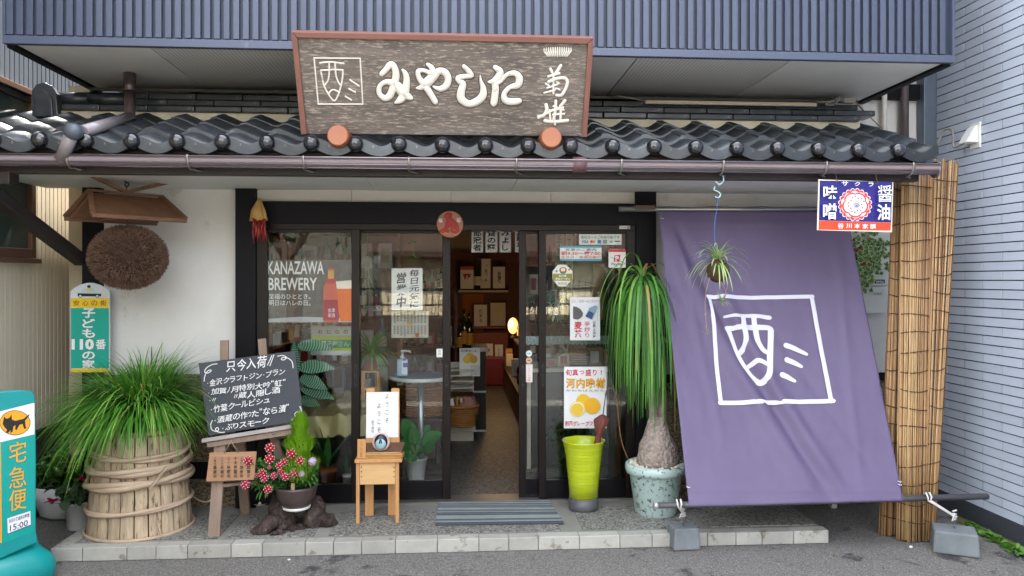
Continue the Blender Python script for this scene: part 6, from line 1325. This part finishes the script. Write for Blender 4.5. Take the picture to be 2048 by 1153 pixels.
unit(P(1052, 600, 7.3).x, P(1152, 600, 7.3).x, 7.3, [.9, 1.22, 1.5, 1.78, 2.1], .35, 'brown goods shelf behind the slim pane right of the doorway', M_walnut)
xa_, xb_ = P(1056, 600, 7.3).x + .05, P(1150, 600, 7.3).x - .05
for z in (.9, 1.22, 1.5, 1.78):
    x = xa_
    while x < xb_:
        if R() < .5: bottle((x, 7.4, z + .001), U(.18, .24), random.choice((0, 1, 2)), '* on the ' + RN[z] + ' of the brown goods shelf', 'bottles on the brown shelf', random.randrange(4)); x += .085
        else: box_((x + .01, 7.36, z + .001), .09, U(.12, .2), .1, random.choice((M_lab[1], M_lab[2], M_lab[0])), '* on the ' + RN[z] + ' of the brown goods shelf', 'boxes on the brown shelf'); x += .12
# doorway view: back shelves
YB = 12.2
mb = MB(); a = P(905, 600, YB); b = P(1040, 600, YB); mb.box(a.x - .5, YB + .3, fz0, b.x + .6, YB + .34, 2.08); build('back_panel', mb, mk('brick_red_panel', '#5e2c1e', .6, var=.1), shop)
mb = MB(); a = P(925, 600, YB + .29); b = P(1000, 600, YB + .29); mb.box(P(925, 0, YB).x, YB + .285, P(0, 700, YB).z, P(968, 0, YB).x, YB + .298, P(0, 590, YB).z); build('ochre_panel', mb, M_och, shop)
for y, x0, x1, m, lab in ((581, 917, 1016, M_shelfw, 'upper pale shelf board on the back wall seen through the doorway'), (654, 935, 1012, M_red, 'lower red shelf board on the back wall seen through the doorway')):
    bx_('wall_shelf', x0, y, x1, y + 4, YB - .1, .35, m, lab, 'shelf')
def card(x0, y0, x1, y1, Y, txt, lab, mat=M_paper, ink=M_ink, d=.03, red=False):
    s, t = poster('gift_card', Y, x0, y0, x1, y1, mat, lab, 'gift box', th=d)
    if red: s.rect(x0, y0, x1, y0 + (y1 - y0) * .16, pc('#b83a3a'))
    if txt: s.vtext(txt, x0 + (x1 - x0) * .35, y0 + (y1 - y0) * .2, x0 + (x1 - x0) * .68, y1 - (y1 - y0) * .15, ink, .01)
    s.done(t); return s, t
s, t = card(921, 533, 947, 578, YB, '', 'white box with a red torii-like character on the upper back shelf', red=True); s2 = fsheet(YB - .003); s2.text('平', 925, 548, 943, 572, pc('#c03038'), .03); s2.done(t)
card(963, 518, 981, 576, YB, '御祝御礼', 'tall slim white gift box on the upper back shelf'); card(986, 534, 1010, 577, YB, '寿', 'white wrapped gift box right on the upper back shelf')
p = P(955, 580, YB); bottle(p, .47, 0, 'large green sake bottle on the upper back shelf between two white boxes', None, 2, .06)
s, t = card(961, 563, 981, 577, YB - .06, '', 'small dark label card before the tall slim box', M_lab[2])
card(948, 610, 974, 653, YB, 'たまる', 'white box with brushed kana on the lower red shelf'); card(981, 606, 1011, 652, YB - .02, '', 'wrapped cream box with gold cord on the lower red shelf', M_lab[0])
for i, (x, yb, h, mi) in enumerate(((928, 700, .62, 0), (938, 702, .60, 3), (920, 704, .5, 1))): p = P(x, yb, YB - .6); bottle(p, h, mi, ('tall dark bottle nearest the doorway stile by the back wall', 'black bottle beside the cream boxes by the back wall', 'shorter brown bottle at the far left of the back wall group')[i], None, 3, .07)
cnt_ = thing('red_counter', V((P(980, 700, 11.3).x, 11.3, fz0)), 'red cloth covered counter at the far end of the aisle', 'counter')
a = P(945, 700, 11.3); b = P(1022, 672, 11.3); mb = MB(); mb.box(a.x, 11.3, fz0, b.x, 11.9, P(0, 722, 11.3).z); build('front', mb, M_red, cnt_, bevel=.02); mb = MB(); mb.box(a.x + .02, 11.62, P(0, 722, 11.3).z + .001, b.x - .02, 11.9, P(0, 671, 11.6).z); build('upper_tier', mb, mk('dull_red_cloth', '#7e4440', .7), cnt_, bevel=.01)
for i, (x0, y0, x1, y1, t_) in enumerate(((968, 688, 986, 730, '梅酒'), (990, 690, 1006, 722, 'にごり酒'), (952, 690, 964, 724, ''))): card(x0, y0, x1, y1, 11.5 - .05 * i, t_, ('white bottle box in the middle of the red counter', 'white card at the right of the red counter', 'slim box at the left of the red counter')[i])
# ceiling-hung sake name banners
for x0, x1, t_, lab in ((943, 966, '次郎冠者', 'left hanging paper banner reading Jiro Kaja above the doorway aisle'), (971, 995, '加賀の露', 'middle hanging paper banner above the doorway aisle'), (999, 1022, 'のみよし', 'right hanging paper banner above the doorway aisle'), (1030, 1050, '萬歳楽', 'hanging paper banner half hidden by the right door stile')):
    s, t = poster('paper_banner', 6.0, x0, 440, x1, 505, M_paper, lab, 'banner'); s.vtext(t_, x0 + 3, 446, x1 - 3, 503, M_ink, .025, gap=.04); s.done(t)
# right side sloping shelf of the aisle
M_dk = mk('dark_fixture', '#2a211c', .6); ra = thing('aisle_shelf', V((P(1012, 800, 9).x, 9, fz0)), 'dark stepped shelf running along the right side of the aisle', 'shelf')
xw = P(1004, 760, 11).x
for i, (z, o) in enumerate(((.45, 0), (.85, .12), (1.25, .22), (1.6, .30))): build('shelf_board', MB().box(xw + o, 6.6, z - .03, xw + .8, 11, z), M_dk, ra)
build('kick_board', MB().box(xw + .02, 6.6, fz0, xw + .05, 11, .419), M_walnut, ra)
random.seed(33)
for i in range(34):
    lv, o = random.choice(((.45, 0), (.85, .12), (1.25, .22), (1.6, .30))); y = U(6.8, 10.9); b = V((xw + o + .08, y, lv + .001))
    if R() < .5: bottle(b, U(.2, .3), random.randrange(4), '* on the ' + RN[lv] + ' of the dark aisle shelf', 'bottles on the aisle shelf', random.randrange(4))
    else: box_(b, .09, U(.15, .26), .1, random.choice((M_lab[0], M_lab[2], M_lab[3])), '* on the ' + RN[lv] + ' of the dark aisle shelf', 'boxes on the aisle shelf')
# the lit lamp by the back wall
lp = P(1026, 652, 10.4); lt = thing('paper_lamp', lp, 'glowing orange lamp at the far right of the aisle', 'lamp'); me_ = bpy.data.materials.new('lamp_glow'); me_.use_nodes = True; bb = me_.node_tree.nodes['Principled BSDF']; bb.inputs['Emission Color'].default_value = (1, .42, .08, 1); bb.inputs['Emission Strength'].default_value = .22
mb = MB(); mb.ball(lp, (.07, .07, .11), 16, 12); build('lamp_shade', mb, me_, lt); ld = bpy.data.lights.new('lamp_light', 'POINT'); ld.energy = 1.2; ld.color = (1, .62, .3); ld.shadow_soft_size = .14; lo = bpy.data.objects.new('lamp_light', ld); COL.objects.link(lo); lo.parent = lt; lo.location = (-.22, -.25, .1)
mb = MB(); mb.lathe((lp.x, lp.y, lp.z - .16), [(.05, 0), (.05, .01), (.02, .02), (.02, .04)], 14); build('lamp_foot', mb, M_dk, lt)
# aisle left: citrus flyer, acrylic trays, basket, boxes
s, t = poster('citrus_flyer', 7.35, 919, 697, 960, 753, M_paper, 'small citrus flyer standing left of the aisle', 'poster'); s.htext('河内晩柑とは?', 921, 699, 958, 705, M_ink, .01); s.circ(940, 714, 8, 8, pc('#dcae22')); s.circ(934, 719, 8, 8, pc('#e6c040')); s.circ(947, 719, 8, 8, pc('#d8a018')); squig(s, 942, 731, 958, 751, M_ink, 5, .35); s.done(t)
tb = thing('black_box_stack', V((P(960, 860, 7.9).x, 7.9, fz0)), 'stack of black and white cartons beside the aisle left of centre', 'cartons')
a = P(944, 862, 7.9); b = P(972, 752, 7.9); zz = fz0
for i, (h, m) in enumerate(((.02, M_white), (.38, M_dk), (.02, M_white), (.40, M_dk), (.05, M_shelfw))): build('carton', MB().box(a.x, 7.9, zz, b.x + (.02 if i == 4 else 0), 8.3, zz + h - .001), m, tb, bevel=.003); zz += h
fb = thing('foam_boxes', V((P(925, 880, 7.45).x, 7.45, fz0)), 'white foam boxes on the floor under the wicker basket', 'boxes')
a = P(896, 880, 7.45); b = P(947, 850, 7.45)
build('foam_box', MB().box(a.x, 7.45, fz0, b.x, 7.8, fz0 + .09), M_shelfw, fb, bevel=.006); build('foam_box', MB().box(a.x, 7.44, fz0 + .092, b.x + .02, 7.8, fz0 + .16), M_white, fb, bevel=.006)
def wicker(cx, ytop, ybot, wpx, Y, label, zfix=None, ratio=.8):
    c = P(cx, ybot, Y); top = P(cx, ytop, Y); h = top.z - c.z; r = (P(cx + wpx / 2, ytop, Y).x - top.x); t = thing('wicker_basket', c, label, 'basket'); mb = MB(); M_w = mk('wicker', '#a8743c', .6, var=.25, scale=30, bump=.5, bs=120)
    rows = max(5, int(h / .018)); n = 26
    for j in range(rows):
        z = h * (j + .5) / rows; rr = r * (ratio + (1 - ratio) * z / h); pts = []
        for i in range(n + 1): a = 2 * math.pi * i / n; q = rr + (.004 if (i + j) % 2 else -.004); pts.append(c + V((q * math.cos(a), q * .8 * math.sin(a), z)))
        mb.tube(pts, h / rows * .5, 4, cap=False)
    build('woven_wall', mb, M_w, t, kind='stuff'); mb = MB(); pts = [c + V((r * 1.03 * math.cos(2 * math.pi * i / 28), r * .83 * math.sin(2 * math.pi * i / 28), h + .004 * (i % 2))) for i in range(29)]; mb.tube(pts, .013, 6, cap=False); build('rim', mb, M_w, t); return t, c, r, h
t, c, r, h = wicker(925, 812, 852, 62, 7.25, 'oval wicker basket with pink paper left of the aisle')
mb = MB(); random.seed(5); mb.ball(c + V((.04, 0, h * .95)), (r * .75, r * .6, .10), 16, 10, lambda d: 1 + .35 * noise.noise(d * 3.1)); build('pink_paper', mb, mk('pink_tissue', '#a8786a', .7, var=.15), t)
for i in range(4): 
    p = P(905 + 9 * i, 806 - 2 * (i % 2), 7.2); mb = MB(); mb.obox(p, (.028, 0, .01), (0, .008, 0), (-.006, 0, .038)); build('wrapped_sweet', mb, M_lab[(i + 2) % 4], t)
tr_ = thing('acrylic_rack', P(925, 790, 7.3), 'stack of clear white edged trays above the wicker basket', 'rack')
for y in (740, 751, 762, 776): a = P(900, y, 7.3); b = P(948, y, 7.3); build('tray', MB().box(a.x, 7.28, a.z - .008, b.x, 7.5, a.z), M_white, tr_, bevel=.002)
build('rack_side', MB().box(b.x - .01, 7.5, P(0, 800, 7.3).z, b.x, 7.52, P(0, 736, 7.3).z), M_steel, tr_); build('rack_back', MB().box(a.x, 7.51, P(0, 800, 7.3).z, b.x - .011, 7.52, P(0, 736, 7.3).z), M_shelfw, tr_)
ts = thing('rack_table', V((a.x + .1, 7.4, fz0)), 'dark low table under the trays beside the aisle', 'table'); build('top', MB().box(a.x - .3, 7.3, P(0, 803, 7.3).z - .03, b.x, 7.75, P(0, 803, 7.3).z - .002), M_walnut, ts)
for xx in (a.x - .28, b.x - .05): build('leg', MB().box(xx, 7.60, fz0, xx + .04, 7.64, P(0, 803, 7.3).z - .031), M_walnut, ts)
# round table and sanitizer
c = P(842, 751, 5.98); rt = thing('round_table', V((c.x, c.y, fz0)), 'small round steel legged table with blue top just inside the second pane', 'table')
mb = MB(); mb.lathe((c.x, c.y, c.z - .03), [(.232, 0), (.238, .008), (.238, .024), (.232, .03)], 40); build('table_edge', mb, mk('pale_table_edge', '#c9cfca', .35), rt)
mb = MB(); mb.lathe((c.x, c.y, c.z + .0005), [(.226, 0), (.226, .0015)], 40); build('blue_top', mb, mk('steel_blue_top', '#3f6a80', .3, var=.1), rt)
mb = MB(); mb.tube([(c.x, c.y, fz0 + .02), (c.x, c.y, c.z - .031)], .026, 14); build('stem', mb, mk('table_stem', '#a2a8ac', .3, .7), rt); mb = MB(); mb.lathe((c.x, c.y, fz0), [(.2, 0), (.2, .01), (.04, .025), (.03, .03)], 28); build('foot', mb, M_steel, rt)
b = V((P(805, 744, 5.9).x, 5.9, c.z + .003)); sz = thing('sanitizer_bottle', b, 'clear blue pump bottle of hand sanitizer on the round table', 'bottle'); mb = MB(); mb.box(b.x - .042, b.y - .025, b.z, b.x + .042, b.y + .025, b.z + .135); build('bottle_body', mb, mk('sanitizer_liquid', '#9fb6c8', .12, coat=.5, var=.02), sz, bevel=.012)
mb = MB(); mb.lathe(b + V((0, 0, .136)), [(.018, 0), (.018, .02), (.008, .022), (.008, .045), (.014, .046), (.014, .056)], 14); mb.beam(b + V((-.012, 0, .196)), b + V((.055, 0, .192)), .014, .010); mb.beam(b + V((.052, 0, .196)), b + V((.058, 0, .18)), .008, .008); build('pump', mb, M_white, sz)
s = fsheet(b.y - .0265); mb = MB(); mb.box(b.x - .004, b.y - .0265, b.z + .02, b.x + .038, b.y - .0255, b.z + .12); build('label', mb, pc('#d4dce6'), sz); s.vtext('消毒液', 806, 705, 812, 724, pc('#2a4a9a'), .02); s.rect(806, 726, 815, 735, pc('#2a4a9a')); s.done(sz)
# calathea, peace lily and other big-leaved plants
M_cal = [mk('calathea_dark', '#2a5c42', .4, var=.1, trans=.1), mk('calathea_pale', '#85b394', .4, var=.1, trans=.1)]
def bigleaf(name, a, b, w, mats, parent, g=.25, stripes=True, up=(0, -1, .5), n=14):
    a, b = V(a), V(b); d = (b - a); L = d.length; d.normalize(); side = d.cross(V(up)).normalized(); nn = side.cross(d).normalized(); mb = MB(); mb.smooth = True; bse = 0; ns_ = n * 2 if stripes else n
    def mid(t): return a + d * L * t + V((0, 0, g * L * (t - t * t)))
    for i in range(ns_ + 1):
        t = i / ns_; ww = w / 2 * math.sin(math.pi * min(1, t * .94 + .03) ** .85) + .001; te = max(0, t - .0) ; adv = .05 * L
        e = mid(t); mb.V(e - side * ww + nn * (ww * .18) + d * (-adv if stripes else 0) * (ww / w), e, e + side * ww + nn * (ww * .18) + d * (-adv if stripes else 0) * (ww / w))
    for i in range(ns_):
        mb.mi = (1 if i % 2 else 0) if stripes else 0; q = 3 * i; mb.F(q, q + 1, q + 4, q + 3); mb.F(q + 1, q + 2, q + 5, q + 4)
    if not stripes: mb.mi = 1; mb.tube([mid(t / 6) + nn * .0015 for t in range(6)], [.003, .003, .0025, .002, .0015, .001], 4)
    return build(name, mb, mats, parent)
cal = thing('calathea_plant', V((P(600, 900, 5.62).x, 5.62, fz0)), 'calathea with striped feather-veined leaves behind the chalkboard', 'potted plant')
mb = MB(); mb.lathe(V((P(600, 900, 5.62).x, 5.62, fz0)), [(.08, 0), (.11, .2), (.12, .2), (.12, .23), (.1, .23)], 24); build('pot', mb, M_terra, cal)
for (a, b, w) in (((593, 693), (667, 699), .085), ((597, 738), (669, 738), .10), ((600, 756), (655, 780), .10), ((602, 778), (668, 799), .09), ((592, 752), (588, 686), .07), ((598, 800), (640, 812), .08), ((590, 770), (560, 735), .08)):
    A_, B_ = P(*a, 5.60), P(*b, 5.54); bigleaf('leaf', A_, B_, w, M_cal, cal, g=.22, up=(0, -1, .35)); 
mb = MB()
for y in (695, 738, 758, 780, 800): mb.tube(smooth_pts([tuple(P(598, y + 1, 5.6)), tuple(P(590, (y + 880) / 2, 5.62)), (P(600, 900, 5.62).x, 5.62, .3)]), .004, 5)
build('leaf_stalks', mb, M_cal[0], cal, kind='stuff')
c = P(832, 962, 5.93); c.z = fz0; M_lily = [mk('peace_lily_leaf', '#3c803e', .3, var=.15, scale=5, trans=.2, coat=.2), mk('peace_lily_rib', '#5c9450', .4)]; pcl = thing('peace_lily', c, 'broad leaved peace lily in a white fluted pot inside the second pane', 'potted plant')
mb = MB(); mb.lathe(c, [(.058, .016), (.06, .02), (.084, .19), (.09, .19), (.086, .2), (.076, .18)], 40, wob=lambda a, j: .025 * math.sin(16 * a + j * .8)); build('pot', mb, M_white, pcl); mb = MB(); mb.lathe(c, [(.07, 0), (.086, .015), (.08, .015)], 24); build('saucer', mb, M_white, pcl)
r0_ = c + V((0, 0, .2))
for (bx, by, dy, w) in ((806, 838, -.02, .12), (797, 885, -.05, .10), (823, 855, -.08, .10), (884, 866, -.05, .11), (872, 895, -.10, .09), (815, 925, -.12, .09), (850, 905, -.15, .09), (800, 910, -.02, .08), (860, 850, .08, .09)):
    tip = P(bx, by, c.y + dy); st0 = r0_ + V((U(-.02, .02), U(-.03, .02), 0)); bs0 = st0.lerp(tip, .3) + V((0, 0, .03)); bigleaf('leaf', bs0, tip, w, M_lily, pcl, g=.25, stripes=False, up=(0, -1, .6), n=8)
mb = MB()
for i in range(9): mb.tube([r0_, r0_ + V((U(-.05, .05), U(-.05, .05), .1))], .004, 5)
build('leaf_stalks', mb, M_lily[1], pcl, kind='stuff')
# fern on a pine stool
stl = thing('plant_stool', V((P(741, 800, 5.75).x, 5.75, P(741, 800, 5.75).z)), 'tiny pine plant stand inside the second pane', 'stool'); zt2 = P(741, 741, 5.75).z; x0 = P(724, 0, 5.75).x; x1 = P(759, 0, 5.75).x; zb2 = P(741, 800, 5.75).z
build('top', MB().box(x0, 5.70, zt2 - .012, x1, 5.84, zt2), M_wood_lt, stl)
for xx in (x0, x1 - .014):
    for yy in (5.70, 5.826): build('leg', MB().box(xx, yy, zb2, xx + .014, yy + .014, zt2 - .0125), M_wood_lt, stl)
build('brace', MB().box(x0 + .0145, 5.702, zb2 + .08, x1 - .0145, 5.712, zb2 + .10), M_wood_lt, stl)
c = V(((x0 + x1) / 2, 5.77, zt2 + .001)); fe2 = thing('terracotta_fern', c, 'ferny green plant in a terracotta pot on the tiny pine stand', 'potted plant'); mb = MB(); mb.lathe(c, [(.042, 0), (.045, .01), (.06, .1), (.067, .1), (.067, .125), (.055, .12)], 26); build('pot', mb, M_terra, fe2)
mb = MB(); random.seed(70)
for i in range(60): a = U(0, 6.28); el = U(.2, 1.3); mb.blade(c + V((0, 0, .12)), V((math.cos(a) * math.cos(el), math.sin(a) * math.cos(el), math.sin(el))), U(.16, .30), .022, 5, 6, tip=.2)
build('fronds', mb, mk('frond_green', '#6fa848', .45, var=.25, trans=.3), fe2, kind='stuff')
# low display tables behind panes
def lowtable(x0, x1, ytop, Y, d, label, m=M_walnut):
    a = P(x0, ytop, Y); b = P(x1, ytop, Y); t = thing('display_table', V(((a.x + b.x) / 2, Y, fz0)), label, 'table'); build('table_top', MB().box(a.x, Y, a.z - .03, b.x, Y + d, a.z), m, t)
    for xx in (a.x + .02, b.x - .05):
        for yy in (Y + .02, Y + d - .05): build('leg', MB().box(xx, yy, fz0, xx + .03, yy + .03, a.z - .031), m, t)
    return a.z, a.x, b.x, t
z, xa2, xb2, t = lowtable(540, 770, 838, 6.0, .5, 'low display table behind the left panes under a cream cloth', M_shelfw)
mb = MB(); mb.grid(lambda u, v: V((xa2 - .02 + (xb2 - xa2 + .02) * u, 5.985 + .5 * v, z + .012 + .05 * abs(noise.noise(V((u * 9, v * 5, 1)))) + .10 * math.exp(-((u - .6) / .25) ** 2) * v)), 50, 14); mb.grid(lambda u, v: V((xa2 - .02 + (xb2 - xa2 + .02) * u, 5.985 - .02 * v - .015 * noise.noise(V((u * 14, v, 2))), z + .012 + .05 * abs(noise.noise(V((u * 9, 0, 1)))) - .16 * v)), 50, 5)
build('crumpled_cloth', mb, mk('cream_foil_cloth', '#c9bb86', .4, .15, var=.12), label='crumpled cream cloth draped over the low table behind the left panes', cat='cloth')
for i, (px, w, h, m, mi) in enumerate(((655, 33, 46, M_terra, 0), (694, 16, 33, M_white, 1))):
    c = P(px, 968, 5.75); c.z = fz0; k_ = 5.75 / F; t = thing('potted_shrub', c, ('terracotta pot with long dark leaves on the shop floor behind the flowers', 'small white pot with wiry stems on the shop floor')[i], 'potted plant'); mb = MB(); rr = w * k_ / 2 * 1.05; mb.lathe(c, [(rr * .75, 0), (rr, h * k_ * .85), (rr * 1.08, h * k_ * .85), (rr * 1.08, h * k_), (rr * .9, h * k_)], 24); build('pot', mb, m, t); mb = MB(); random.seed(i + 80)
    for j in range(10 if i == 0 else 5): mb.leaf(c + V((0, 0, h * k_)), V((U(-.5, .5), U(-.4, .2), 1)), U(.2, .34) if i == 0 else U(.08, .2), .05 if i == 0 else .012, .5, nl=6)
    build('leaves', mb, M_lily[0], t, kind='stuff')
t, c, r, h = wicker(845, 775, 838, 84, 6.7, 'long wicker hamper with arched handles behind the round table', ratio=.95)
mb = MB(); mb.tube(smooth_pts([tuple(c + V((-r, 0, h))), tuple(c + V((-r * .5, 0, h + .08))), tuple(c + V((r * .5, 0, h + .08))), tuple(c + V((r, 0, h)))]), .01, 6); build('handle', mb, M_shelf, t)
z, xa2, xb2, t = lowtable(782, 884, 839, 6.5, .5, 'dark low table beneath the wicker hamper', mk('plum_table', '#4a3434', .5))
build('front_panel', MB().box(xa2 + .06, 6.53, fz0 + .05, xb2 - .06, 6.54, z - .04), mk('plum_table', '#4a3434'), t)
c0 = P(850, 745, 7.0)
random.seed(44)
for i in range(6): p = P(800 + 15 * i, 772, 6.95); box_(p, .055, U(.10, .16), .04, random.choice((M_lab[0], M_lab[2], M_lab[1], M_shelfw)), ('leftmost', 'second', 'third', 'fourth', 'fifth', 'rightmost')[i] + ' of the small packages beyond the round table', 'packages beyond the round table')
z, xa3, xb3, t = lowtable(796, 896, 773, 6.9, .3, 'narrow side table holding small packages beyond the round table')
# hanging greenery
t = thing('air_plant', P(736, 490, 5.6), 'pale spanish moss hanging inside the second pane', 'hanging plant'); mb = MB(); random.seed(51)
for i in range(130): p = P(736 + U(-5, 6), 502 + U(0, 60), 5.6 + U(-.03, .03)); mb.blade(p, V((U(-1, 1), U(-.6, .6), -.6)), U(.06, .16), .0035, 5, 6, tip=.4)
mb.tube([P(735, 462, 5.6), P(736, 505, 5.6)], .0015, 4); build('moss_strands', mb, mk('moss_grey_green', '#8a9c86', .7, var=.2, trans=.2), t, kind='stuff')
t = thing('hanging_greens', P(826, 470, 5.6), 'small bright green tuft garland hanging above the open notice', 'hanging plant'); mb = MB()
for cy_, n_ in ((487, 40), (517, 36)):
    for i in range(n_): a = U(0, 6.28); mb.blade(P(826, cy_, 5.6) + V((0, 0, .01)), V((math.cos(a), math.sin(a) * .6, U(-.2, .6))), U(.03, .06), .010, 12, 4, tip=.2)
mb.tube([P(826, 462, 5.6), P(827, 520, 5.6)], .003, 5); build('green_tufts', mb, mk('bright_leaf', '#4c9a2c', .5, var=.2, trans=.3), t, kind='stuff')
# left card rack
t = thing('card_rack', P(568, 690, 5.75), 'slanting rack of small cards and packets at the left edge of the window', 'rack'); a, b = P(533, 705, 5.75), P(603, 678, 5.95)
mb = MB(); mb.prism([a, b, b + V((0, 0, .02)), a + V((0, 0, .02))], (0, .08, 0)); build('rack_board', mb, M_shelf, t)
for i in range(5): p = a.lerp(b, (i + .5) / 5.2) + V((0, .02, .022)); mb = MB(); mb.obox(p + V((0, 0, .05)), (.022, 0, 0), (0, .004, 0), (.006, 0, .05)); build('packet', mb, (M_lab[0], M_shelfw, M_dk, M_lab[3], M_lab[2])[i], t)
# ---- behind the right panes
for x0, x1, y1, lab in ((1110, 1128, 640, 'left grey calligraphy scroll hanging behind the coupon sticker'), (1131, 1146, 598, 'right grey calligraphy scroll hanging behind the opening hours sticker')):
    s, t = poster('paper_scroll', 6.6, x0, 455, x1, y1, mk('aged_paper', '#a8a690', .7), lab, 'scroll'); s.vtext('手取川吟醸酒' if x0 < 1120 else '大吟醸菊', x0 + 4, 470, x1 - 4, y1 - 10, M_ink, .01); s.done(t)
bx_('folding_screen', 1146, 470, 1225, 700, 6.9, .03, mk('dark_screen', '#3a3834', .6, var=.2), 'dark folding screen deep behind the right pane', 'screen')
for x0, x1, y0, y1, lab in ((1186, 1208, 528, 640, 'brown plank hanging behind the right pane'), (1229, 1241, 505, 975, 'tall brown wooden post just inside the right end of the window')):
    bx_('wood_plank', x0, y0, x1, y1, 6.1, .03, mk('brown_plank', '#8a5c34', .6, var=.2, st=(5, 5, 1)), lab, 'plank')
c = P(1118, 700, 6.1); lily = thing('white_lily', c, 'tall lily plant with pale flowers behind the right pane', 'plant'); mb = MB(); random.seed(58)
for i in range(40): p = P(1118 + U(-12, 22), U(630, 705), 6.1 + U(-.08, .08)); mb.leaf(p, V((U(-1, 1), U(-.6, .3), U(-.2, 1))), U(.07, .13), .028, .6, nl=4)
build('lily_leaves', mb, M_lily[0], lily, kind='stuff')
for x, y in ((1102, 612), (1121, 603), (1110, 628)):
    mb = MB(); q = P(x, y, 6.05)
    for k in range(6): a = k * 1.047; mb.leaf(q, V((math.cos(a), -.4, math.sin(a))), .07, .028, 1, nl=4)
    build('lily_flower', mb, M_white, lily)
mb = MB(); a = P(1050, 681, 5.9); b = P(1262, 681, 5.9); random.seed(3); mb.grid(lambda u, v: V((a.x + (b.x - a.x) * u, 5.9 + .012 * noise.noise(V((u * 60, v * 3, 0))), a.z + .032 - .066 * v + .004 * math.sin(u * 150) * v)), 120, 5)
build('lace_valance', mb, mk('pale_blue_lace', '#93a8ac', .5, var=.35, scale=60, bump=.8, bs=120), label='pale blue glittering lace strip strung behind the right panes', cat='valance')
z, xa4, xb4, t = lowtable(1050, 1262, 738, 6.3, .55, 'white counter inside behind the right panes', M_shelfw)
build('front_panel', MB().box(xa4 + .06, 6.33, fz0 + .02, xb4 - .06, 6.34, z - .04), mk('dark_counter_front', '#3a3a38', .6, var=.3, scale=6), t)
wicker(1158, 706, 728, 34, 6.35, 'small flat wicker basket on the white counter', ratio=.85)
for i, (px, w, h, m) in enumerate(((1104, .09, .07, M_shelf), (1128, .10, .11, M_lab[0]), (1190, .13, .16, M_shelf), (1218, .08, .12, M_lab[1]))): box_(V((P(px, 738, 6.4).x, 6.42, z + .001)), w, h, .08, m, ('brown crate at the left of the white counter', 'cream box left of the small flat basket', 'brown paper parcel right of the small flat basket', 'red box at the right end of the white counter')[i], None)
c = P(1150, 950, 5.95); c.z = fz0; gn = thing('floor_plants', c, 'dark leafy plant in a pot on the floor behind the citrus poster', 'potted plant'); mb = MB(); mb.lathe(c, [(.09, 0), (.13, .2), (.14, .2), (.13, .22)], 24); build('pot', mb, mk('dark_pot', '#3a3a3c', .5), gn); mb = MB(); random.seed(71)
for i in range(260): p = P(1150 + random.gauss(0, 26), 868 + random.gauss(0, 32), 5.95 + U(-.15, .15)); mb.leaf(p, V((U(-1, 1), U(-1, .4), U(-.4, .8))), U(.06, .11), .03, .8, nl=3)
build('leaves', mb, mk('dark_foliage', '#2f5c34', .45, var=.35, scale=6, trans=.2), gn, kind='stuff')

# more stock along the aisle and in the windows
random.seed(101)
mt = thing('middle_shelf', V((P(925, 700, 9.2).x - .3, 9.2, fz0)), 'tall open shelf of boxed goods standing left of the aisle', 'shelf')
x0 = P(905, 700, 9.2).x - .75; x1 = P(905, 700, 9.2).x + .02
for z in (.5, .85, 1.2, 1.5): build('shelf_board', MB().box(x0, 9.2, z - .02, x1, 9.5, z), M_walnut, mt)
for xx in (x0 - .031, x1 + .001): build('side_panel', MB().box(xx, 9.2, fz0, xx + .03, 9.5, 1.55), M_walnut, mt)
TN = {.5: 'lowest', .85: 'second', 1.2: 'third', 1.5: 'topmost'}
for z in TN:
    x = x0 + .06
    while x < x1 - .05:
        if R() < .5: bottle((x, 9.3, z + .001), U(.2, .3), random.randrange(4), '* on the ' + TN[z] + ' board of the open shelf by aisle', 'bottles on the open shelf', random.randrange(4)); x += .1
        else: box_((x, 9.24, z + .001), .09, U(.15, .26), .1, random.choice((M_lab[0], M_lab[1], M_lab[2], M_lab[3])), '* on the ' + TN[z] + ' board of the open shelf by aisle', 'boxes on the open shelf'); x += .12
wl = 'left window shelf'
ws = thing('window_shelf', V((P(590, 800, 6.15).x, 6.6, fz0)), 'mid height wooden shelf with packets and bottles across the back of the left window', 'shelf')
xa, xb = P(540, 800, 6.6).x, P(705, 800, 6.6).x
for z in (.92, 1.22): build('shelf_board', MB().box(xa, 6.6, z - .02, xb, 6.85, z), M_shelf, ws)
for xx in (xa - .03, xb + .001): build('side_panel', MB().box(xx, 6.6, fz0, xx + .029, 6.85, 1.3), M_shelf, ws)
TN = {.92: 'lower', 1.22: 'upper'}
for z in TN:
    x = xa + .05
    while x < xb - .05:
        if R() < .4: bottle((x, 6.7, z + .001), U(.18, .24), random.randrange(4), '* on the ' + TN[z] + ' board of the left window shelf', 'bottles in the left window', random.randrange(4)); x += .09
        else: box_((x + .01, 6.64, z + .001), U(.07, .11), U(.1, .2), .1, random.choice((M_lab[0], M_lab[1], M_lab[2], M_lab[3], M_shelfw)), '* on the ' + TN[z] + ' board of the left window shelf', 'boxes in the left window'); x += .125

# names that tell look-alikes apart by where they stand
by = {}
for o in list(COL.objects):
    if o.parent is None and 'label' in o and o.get('kind') is None: by.setdefault(o['label'], []).append(o)
for lab, os_ in by.items():
    n = len(os_)
    if n < 2 or 'group' not in os_[0]: continue
    os_.sort(key=lambda o: ORG[o].x / ORG[o].y); w = {2: ('left-hand', 'right-hand'), 3: ('left-hand', 'middle', 'right-hand')}.get(n) or ('leftmost', 'second', 'third', 'fourth', 'fifth', 'sixth', 'seventh', 'eighth')
    for i, o in enumerate(os_[:len(w)]): o['label'] = w[i] + ' ' + lab
bpy.data.objects.remove(_fo)
